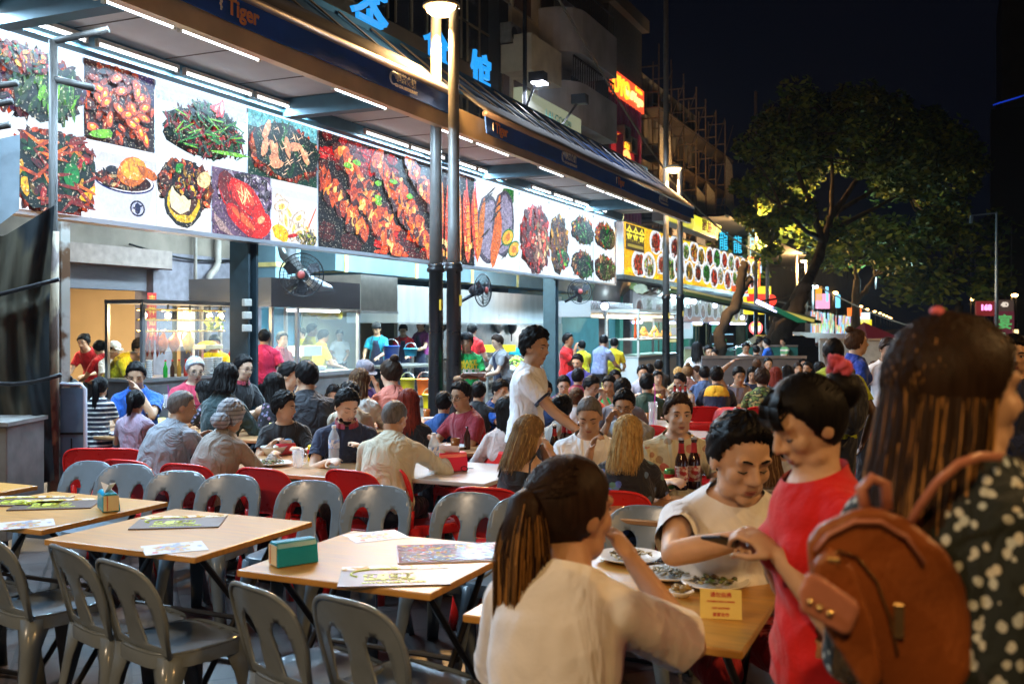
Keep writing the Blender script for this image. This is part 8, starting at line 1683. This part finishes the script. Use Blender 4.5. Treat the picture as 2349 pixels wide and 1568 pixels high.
# --- walking man and neighbours
pr('tall young man in a white football jersey with navy trim walking right', 1228,752,7.0,'walk',78,('tee',WHT_T),('spiky','black'),'m',6,hy=22,hp=10,arms=('down',(.16,.40,-.40)),w=.98,bottom=NAVYT)
c_ = PEOPLE[-1]; m = MB()
for i in (0,1):
    u = (c_['E'][i]-c_['S'][i]).normalized(); pt = c_['S'][i].lerp(c_['E'][i], .60); a = u.orthogonal().normalized(); b = u.cross(a); m = MB(); m.loft([[pt+u*h_+(a*cos(q)+b*sin(q))*.068*c_['k'] for q in np.linspace(0,2*pi,16,endpoint=False)] for h_ in (-.008,.010)], False); m.build('sleeve_trim', NAVYT, c_['T'], True)
pr('woman with long brown hair and a bare back in a black halter top', 1214,960,5.75,'sit',150,('halter',BLKT),('long','dirty',.27),'l',14,hy=26,hp=16,arms=('front','mouth'),fem=True,w=1.05,zt=1.20)
c_ = PEOPLE[-1]; m = MB()
for s_ in (-1,1): m.tube([c_['sp'](.36)[0]+Vector((s_*.10,-.115,0)), c_['sp'](.46)[0]+Vector((s_*.085,-.10,0)), c_['sp'](.50)[0]+Vector((s_*.075,-.02,.01))], .006, 5)
m.build('shoulder_strap', BLKT, c_['T'])
pr('woman with long blonde streaked hair in a dark blue floral top', 1441,957,5.65,'sit',170,('tee',BLUF),('long','blonde',.26),'l',10,hy=12,hp=14,arms=('table','table'),fem=True,w=1.05,zt=1.21)
pr('grey haired man in a white shirt resting his chin on his hand', 1352,910,6.3,'sit',0,('tee',WHT_T),('crop','dgrey'),'m',16,hy=10,hp=28,arms=('table',(.0,.17,-.02)),curl=(.5,1.0),w=1.05)
pr('smiling man in a tropical print shirt looking at the camera', 1556,906,6.2,'sit',6,('tee',TROP),('short','dkbrown'),'l',12,hy=0,hp=4,arms=('table','table'),w=1.08)
pr('man with rimmed glasses in a grey shirt turned to the left', 1432,896,7.6,'sit',-35,('tee',GREYT),('short','black'),'m',20,hy=-22,hp=22,arms=('mouth','mouth'),glasses=True,w=1.1,zt=1.23)
pr('black haired woman seen from behind left of the grey haired man', 1290,906,7.6,'sit',172,('tee',T_('grey_beige',(.35,.32,.28))),('bun','black'),'m',10,hy=14,arms=('table','table'),fem=True,zt=1.20)
pr('woman with brown hair and a thin striped shirt behind the couple', 1752,1000,5.0,'sit',168,('tee',STG),('long','brown',.2),'l',16,arms=('table','table'),fem=True,zt=1.17)
pr('man with round glasses and a camera strap on a pale blue shirt', 1795,955,5.6,'sit',10,('tee',LBL),('bald','black'),'m',12,hy=-12,hp=22,arms=('table','table'),glasses=True,beard=True,w=1.1)
# --- middle distance diners
MD = [
('woman with tied back hair eating at the left of the middle crowd',1250,872,10,10,'tee',BLT,'bun','black','m',18,1,('mouth','table')),
('thin faced man with glasses and a purple strap in the middle crowd',1293,862,11,0,'tee',T_('violet_black',(.06,.01,.09)),'short','black','l',18,0,('table','table')),
('girl with brown hair tied low seen from behind',1322,889,9.2,176,'tee',PKW,'bun','brown','m',8,1,('table','table')),
('man in a wine red shirt seen from behind in the middle crowd',1326,846,12.2,165,'tee',MAR,'short','black','m',10,0,('table','table')),
('boy with glasses in an orange red shirt slurping noodles',1357,863,10.4,50,'tee',T_('orange_red',(.6,.06,.03)),'short','black','m',24,0,('mouth','eat')),
('older woman with short hair biting her food in the middle crowd',1398,862,10.8,-20,'tee',GRNT,'short','black','t',14,1,('mouth','mouth')),
('man with a round dark head seen from behind left of the dark green shirt',1428,868,9.4,170,'tee',T_('slate_cotton',(.14,.14,.17)),'short','black','m',12,0,('table','table')),
('woman with long hair and glasses behind the biting woman',1411,849,12.4,8,'tee',LBL,'bob','black','m',6,1,('table','table')),
('man in a dark green shirt seen from behind at the straw glass table',1484,858,10.6,172,'tee',DRKG,'short','black','m',10,0,('table','table')),
('man in a light blue shirt facing us behind the dark green shirt',1474,838,13.6,4,'polo',LBL,'short','black','l',8,0,('table','table')),
('woman in a thin strapped brown top with red lips',1509,850,13.2,4,'tank',T_('brown_camisole',(.20,.09,.05)),'bun','black','l',4,1,('table','table')),
('man in a white shirt looking down to the left',1560,856,12,-55,'polo',WHT_T,'short','black','m',24,0,('table','front')),
('woman with a blond brown bun and a checked blouse seen from behind',1577,836,14,175,'tee',CHK,'topbun','dirty','l',6,1,('table','table')),
('light haired woman peeking beside the brown bun woman',1556,842,14.6,-150,'tee',T_('sand_cotton',(.4,.33,.2)),'bob','blonde','l',6,1,('table','table')),
('profile man with cropped hair looking left in the distance',1598,838,14,-80,'tee',DEN,'crop','dkbrown','l',14,0,('table','table')),
('man in a denim shirt seen from behind in the distance',1616,840,13.4,175,'tee',DEN,'short','black','m',10,0,('table','table')),
('broad man in a yellow and navy polo shirt seen from behind',1644,841,11.9,168,'tee',T_('navy_half',(.015,.025,.06)),'short','black','m',8,0,('table','table')),
('man in a sleeveless mauve top with his arm on his head',1695,842,12.6,8,'vest',TANK,'short','black','m',20,0,('front','head')),
('young woman looking down between the sleeveless man and the camouflage shirt',1727,842,13.6,-20,'tee',NAVYT,'long','black','m',20,1,('table','table')),
('man with a quiff in a camouflage shirt seen from behind',1748,847,11.6,172,'tee',CAMO,'spiky','dkbrown','m',8,0,('table','table')),
('woman with long wine brown hair seen from behind on the right',1779,842,13,172,'tee',BLKT,'long','red','l',6,1,('table','table')),
('woman with straight black hair seen from behind on the right',1806,838,13.8,176,'tee',BLKT,'long','black','m',6,1,('table','table')),
('pale young woman with parted dark hair facing us in the far crowd',1830,832,16,0,'tee',GREYT,'bob','dkbrown','l',6,1,('table','table')),
('man looking left in the far crowd beside the pale young woman',1852,830,15.4,-40,'tee',BLKT,'short','black','t',6,0,('table','table')),
('person with fluffy black hair seen from behind in the far crowd',1880,832,15,175,'tee',BLKT,'spiky','black','m',6,0,('table','table')),
('boy with glasses and a bowl cut in the far crowd',1762,821,17,0,'tee',BLKT,'short','black','l',6,0,('table','table')),
('woman with a light brown bun seen from behind in the far crowd',1736,823,17,175,'tee',NAVYT,'bun','brown','l',6,1,('table','table')),
('woman in a white blouse far behind the parted hair woman',1842,822,18,0,'tee',WHT_T,'bob','black','l',4,1,('table','table')),
('person in a turquoise striped shirt behind the red shirt waitress',1812,905,8.9,172,'tee',TURQ,'short','black','m',10,0,('table','table')),
('dark haired head in the middle crowd behind the light blue shirt',1490,835,15.4,170,'tee',OLV,'short','black','m',8,0,('table','table')),
('far diner with dark hair under the lady in the brown top',1511,826,16.5,172,'tee',BLKT,'short','black','m',6,0,('table','table')),
('man in a violet blue shirt leaning over beside the football shirt man',1325,812,15.5,-30,'tee',T_('indigo_cotton',(.04,.03,.20)),'short','black','l',22,0,('front','front')),
('far woman in the distance beyond the barrier on the right',1905,838,17,-170,'tee',MAR,'long','black','m',6,1,('table','table')),
('far man in the distance in front of the pale barrier',2020,848,15,175,'tee',BLKT,'short','black','m',6,0,('table','table')),
('seated woman far back with light brown hair near the pale barrier',2005,838,17,20,'tee',PKW,'bob','brown','l',6,1,('table','table')),
]
for i, (lb, ox, oy, D, phi, st, mt, hs_, hc_, sk_, hp_, fm, ar) in enumerate(MD):
    pr(lb, ox, oy, D, 'sit', phi, (st, mt), (hs_, hc_) if hs_ != 'long' else (hs_, hc_, .26), sk_, 10 if abs(phi) > 90 else 14, hp=hp_, arms=ar, fem=bool(fm), glasses='glasses' in lb, face=abs(phi) < 120, zt=max(CAMZ+(748-oy)/FO*D, 1.12))
    if 'yellow and navy' in lb:
        c_ = PEOPLE[-1]; m = MB(); g_ = MB(); c_['torso'](g_, .026, .34, .52); me = remesh(g_, .014, 2); cut(me, [(c_['sp'](.515)[0], Vector((0,.2,1)), None)]); link(me, 'yellow_yoke', T_('yellow_yoke',(.75,.42,.01)), c_['T'], True)
# --- standing in the middle and far distance
pr('young man in a red football shirt with a hand at his mouth', 1304,763,17,'stand',62,('tee',REDT),('short','black'),'t',2,hp=4,arms=('down','chin')); print_text(PEOPLE[-1], [('◆',mk('gold_badge',(.7,.5,.1),.5),.12)], None, .1, up=.26)
pr('waiter in a pale blue shirt with dark sleeves bending over a table', 1385,769,18.5,'stand',140,('tee',BLUGR),('short','black'),'m',16,hy=-30,hp=22,arms=('work','work'),zt=1.56,bottom=BLKT)
pr('waiter in a yellow shirt and jeans seen from behind', 1409,781,19,'stand',160,('tee',YELT),('short','black'),'l',14,hy=-10,hp=18,arms=('work','work'),zt=1.50,bottom=JNS)
pr('person in yellow half hidden behind the football shirt man', 1334,785,19.5,'stand',-160,('tee',YELT),('short','black'),'m',4,arms=('work','work'),zt=1.45)
pr('waiter in a yellow shirt turning round in the far crowd', 1640,810,19,'stand',-60,('tee',YELT),('short','black'),'m',20,hp=10,arms=('front','front'),zt=1.28)
pr('waiter in a cream white shirt standing and looking down', 1711,797,19,'stand',6,('tee',WHT_T),('short','black'),'m',8,hp=24,arms=('front','front'),zt=1.42)
pr('man in a black shirt with a white emblem seen from behind', 1735,804,20,'stand',175,('tee',BLKT),('short','black'),'m',4,arms=('front','front'),zt=1.34)
pr('young man in a bright blue shirt looking left beyond the tables', 1758,793,22,'stand',-120,('tee',ROY),('short','black'),'l',6,arms=('front','front'),zt=1.46)
pr('woman with a high bun beside the bright blue shirt', 1744,790,23,'stand',60,('tee',GREYT),('topbun','black'),'m',6,arms=('front','front'),fem=True,zt=1.48)
pr('person in a green and white shirt near the leaning tree', 1796,796,26,'stand',-60,('tee',T_('green_white',(.10,.35,.18),kind='stripe',c2=(.7,.7,.7),ps=8)),('short','black'),'m',6,arms=('front','front'),zt=1.42)
pr('man in white resting his chin beyond the olive panel', 1626,795,20,'sit',5,('tee',WHT_T),('short','black'),'l',10,hp=10,arms=('table','chin'),zt=1.33)
pr('long haired woman seated before the green pillars', 1599,784,20,'sit',178,('tee',WHT_T),('long','black',.28),'m',6,arms=('table','table'),fem=True,zt=1.44)
pr('dark skinned man in a lime shirt seen from behind', 1911,772,7.7,'stand',172,('tee',LIME),('crop','black'),'d',3,hy=-8,arms=('down','down'),w=1.08)
c_ = PEOPLE[-1]; T = thing('black_backpack', 'black backpack slung over the lime shirt man shoulder', 'backpack', c_['root'], c_['rz']); m = MB(); q = c_['sp'](.24)[0]; m.sph(q+Vector((.09,-.20,.0)),(.13,.10,.24)); m.cap(q+Vector((.10,-.14,.22)),q+Vector((.13,-.02,.24)),.03,.03); m.sph(q+Vector((.09,-.26,-.08)),(.10,.07,.12)); me = remesh(m,.015,2); link(me,'bag', T_('black_nylon',(.012,.013,.016),rough=.5), T, True)
pr('young woman in a blue shirt with a messy bun seen in profile', 1966,747,9.4,'stand',100,('tee',RBL),('topbun','brown'),'l',3,hy=10,hp=0,arms=('down','down'),fem=True,zt=1.70)
c_ = PEOPLE[-1]; T = thing('brown_handbag', 'small brown bag at the hip of the blue shirt woman', 'bag', c_['root'], c_['rz']); m = MB(); q = Vector((-.18,.05,.95)); m.cbox(q,(.10,.24,.17)); m.build('bag', mk('brown_leather', (.20,.05,.03), .45, var=.2), T, bevel=.03); m = MB(); m.tube([q+Vector((0,-.08,.08)),c_['sp'](.48)[0]+Vector((-.06,-.08,.03)),q+Vector((0,.08,.08))], .008, 5); m.build('strap', BLKT, T)
pr('man in a white shirt with a black face print walking towards us', 2036,773,10.6,'walk',5,('tee',WHT_T),('short','dkbrown'),'m',4,hp=26,arms=('down','down'),bottom=JNS)
c_ = PEOPLE[-1]; m = MB(); m.sph(c_['sp'](.28)[0]+Vector((-.10,.125,0)),(.05,.03,.075)); m.build('shirt_print', BLKT, c_['T'], True)
pr('man with short dark hair at the right edge behind the long haired woman', 2326,766,6.2,'stand',-20,('tee',NAVYT),('short','black'),'m',4,hp=8,arms=('down','down'),w=1.05)
# --- foreground
white_man = pr('man in a white shirt studying a folded paper at the table', 1698,956,3.72,'sit',8,('tee',WHN),('short','black'),'l',24,hy=-8,hp=20,arms=((-.22,.36,-.20),(.04,.31,-.03)),poles=(None,(1,.05,-.25)),curl=(.7,1.0),w=1.16,hk=1.15,bottom=SHRT,vox=.0055)
c_ = white_man; o_ = c_['T']
def held(ctx, name, label, cat): return thing(name, label, cat, ctx['root'], ctx['rz'])
T = held(c_, 'folded_card', 'brown folded card held by the man in white', 'card'); p_ = c_['W'][1]+Vector((-.09,.06,.045)); m = MB(); m.cbox(p_,(.15,.008,.12),Euler((-.6,.15,.1)).to_matrix()); m.build('paper', mk('brown_card', (.17,.125,.09), .5, var=.1), T, bevel=.003)
T = held(c_, 'wristwatch', 'gold watch on the wrist of the man in white', 'watch'); d_ = (c_['W'][1]-c_['E'][1]).normalized(); a_ = d_.orthogonal().normalized(); b_ = d_.cross(a_); q = c_['W'][1]-d_*.03; m = MB(); m.loft([[q+d_*h_+(a_*cos(t)+b_*sin(t))*.034 for t in np.linspace(0,2*pi,20,endpoint=False)] for h_ in (-.011,.011)], False); m.build('strap', mk('gold_steel', (.55,.38,.12), .3, 1), T, True); m = MB(); m.sph(q+Vector((0,-.0,.034)),(.02,.02,.007)); m.build('dial', mk('watch_dial', (.05,.05,.05), .2), T, True)
girl = pr('young woman with a long brown ponytail in a loose white shirt, elbow on the table', 1312,1062,2.72,'sit',158,('loose',WHN),('tail','highlight',.52),'m',20,hy=34,hp=4,arms=('front',(.115,.215,.035)),curl=(.5,.85),fem=True,w=1.0,zt=1.345,vox=.0048,hk=1.08,bottom=DSH)
wait = pr('waitress in a red shirt with a black bun and pink flower bending over the order', 1852,851,2.42,'stand',-80,('tee',REDN),('fringebun','black'),'l',4,hy=-4,hp=26,arms=((-.07,.14,-.13),(.07,.11,-.15)),poles=((-.4,-.3,-.9),(.4,-.3,-.9)),curl=(.9,.8),fem=True,w=.98,vox=.0048,bottom=BLKT)
c_ = wait; T = held(c_, 'pink_hair_flower', 'pink fabric flower in the waitress hair', 'hair flower'); M_ = c_['HM']; m = MB(); rn = random.Random(2)
for i in range(26): a = rn.uniform(0,6.3); m.sph(M_ @ Vector((.03*cos(a)*rn.random(),-.135-.02*rn.random(),.085+.032*sin(a)*rn.random())),(.020,.007,.016),Euler((rn.uniform(0,3),rn.uniform(0,3),0)).to_matrix(),8,6)
m.build('petals', T_('pink_petal', (.65,.10,.16)), T, True)
T = held(c_, 'smartphone', 'black phone held out by the waitress', 'phone'); p_ = c_['W'][1]+Vector((-.02,.10,.03)); m = MB(); m.cbox(p_,(.07,.14,.009),Euler((.3,.2,.4)).to_matrix()); m.build('case', BLK(), T, bevel=.003)
lady = pr('tall woman with long golden brown hair and a black white print blouse, back to us', 2196,702,1.64,'stand',146,('long',DOT,'long'),('long','highlight',.46),'l',3,hy=50,hp=0,sidelean=-9,arms=('front','front'),fem=True,w=1.08,vox=.0052,hk=.97,bottom=BLKT)
c_ = lady; T = held(c_, 'pink_hair_tie', 'pink hair tie on the crown of the tall woman', 'hair tie'); M_ = c_['HM']; m = MB(); m.tube([M_ @ Vector((.008*cos(a),-.035+.006*sin(a),.132+.006*sin(a))) for a in np.linspace(0,2*pi,14)], .004, 8, False); m.sph(M_ @ Vector((0,-.035,.137)),(.012,.010,.008)); m.build('band', mk('pink_scrunchie', (.75,.16,.20), .6), T, True)
# backpack
LEA = mk('tan_leather', (.24,.07,.016), .40, var=.30, vscale=7, bump=.25, bscale=90, spec=.55); LEP = mk('rose_leather', (.46,.19,.13), .35, var=.15, bump=.15, spec=.55); BRS = mk('brass_fitting', (.75,.55,.25), .25, 1)
T = thing('leather_backpack', 'tan brown leather backpack with a rose flap pocket hanging from the tall woman shoulder', 'backpack', (0,0,0)); DB = 1.48
def BPp(ox, oy, d=0): return P(ox, oy, DB+d)
def slab(pts, d0, d1, mt, name, vox=.006, parent=None, sm=4):
    m = MB(); n = len(pts); m.add([BPp(a,b,d0) for a,b in pts]+[BPp(a,b,d1) for a,b in pts], [tuple(range(n)), tuple(range(2*n-1,n-1,-1))]+[(i,n+i,n+(i+1)%n,(i+1)%n) for i in range(n)])
    me = remesh(m, vox, sm); return link(me, name, mt, parent or T, True)
slab([(1850,1235),(1880,1200),(1960,1165),(2010,1160),(2085,1190),(2170,1260),(2215,1340),(2235,1440),(2230,1540),(2190,1600),(2060,1600),(1960,1530),(1890,1440),(1858,1330)], -.02, .15, LEA, 'body', .007, None, 7)
slab([(1862,1290),(1900,1250),(1960,1300),(2000,1420),(2030,1560),(1990,1600),(1930,1500),(1890,1440),(1866,1370)], -.055, .0, LEA, 'front_pocket', .006, None, 6)
fp = slab([(1832,1358),(1850,1312),(1880,1318),(1968,1380),(1972,1400),(1950,1452),(1936,1456),(1836,1400)], -.085, -.055, LEP, 'flap_pocket', .004, None, 3)
for ox, oy in ((1858,1378),(1880,1392),(1903,1406)): m = MB(); m.sph(BPp(ox,oy,-.090),(.0055,.0055,.0055)); m.build('stud', BRS, fp, True)
m = MB(); m.tube([BPp(a,b,-.035) for a,b in ((1870,1262),(1900,1225),(1960,1195),(2020,1195),(2080,1230),(2120,1290))], .0035, 6); m.build('piping', LEP, T, True)
m = MB(); m.tube([BPp(a,b,-.03) for a,b in ((1890,1275),(1925,1262),(1965,1275),(2010,1330),(2040,1410),(2060,1500))], .0022, 5); m.build('zip', BRS, T, True)
m = MB(); m.cbox(BPp(1905,1283,-.05),(.028,.012,.010)); m.build('zip_pull', BRS, T, bevel=.002); m = MB(); m.cbox(BPp(2062,1420,-.03),(.016,.012,.05)); m.build('zip_pull', BRS, T, bevel=.002)
def strap(pts, wd, name, mt=LEA, d=0):
    m = MB(); n = len(pts); rg = []
    for i, (a,b,dd) in enumerate(pts):
        a0,b0,_ = pts[max(i-1,0)]; a1,b1,_ = pts[min(i+1,n-1)]; L = math.hypot(a1-a0,b1-b0); nx_, ny_ = -(b1-b0)/L, (a1-a0)/L
        rg.append([BPp(a+nx_*wd,b+ny_*wd,dd), BPp(a-nx_*wd,b-ny_*wd,dd), BPp(a-nx_*wd,b-ny_*wd,dd+.006), BPp(a+nx_*wd,b+ny_*wd,dd+.006)])
    m.loft(rg); return m.build(name, mt, T, True)
strap([(2080,1215,-.0),(2110,1160,-.02),(2150,1105,-.05),(2200,1062,-.06),(2250,1045,-.04),(2300,1048,.02)], 11, 'shoulder_strap', LEP)
strap([(2200,1540,.02),(2235,1500,.03),(2262,1455,.06)], 8, 'lower_strap', LEA)
m = MB(); m.tube([BPp(a,b,.02) for a,b in ((1985,1165),(1975,1120),(2000,1095),(2030,1110),(2035,1165))], .009, 8); m.build('top_handle', LEP, T, True)
print('people', len(PEOPLE))

# night haze over the street: one closed box round the whole scene
m = MB(); m.box(-120,-60,-1.2,120,420,45)
hz = bpy.data.materials.new('night_haze'); hz.use_nodes = True; n_ = hz.node_tree.nodes; L_ = hz.node_tree.links
n_.remove(n_['Principled BSDF']); vp = n_.new('ShaderNodeVolumePrincipled'); vp.inputs['Color'].default_value = (.62,.78,1,1); vp.inputs['Density'].default_value = .0003; vp.inputs['Anisotropy'].default_value = .55
L_.new(vp.outputs[0], n_['Material Output'].inputs['Volume']); o = m.build('haze', hz); o['kind'] = 'stuff'
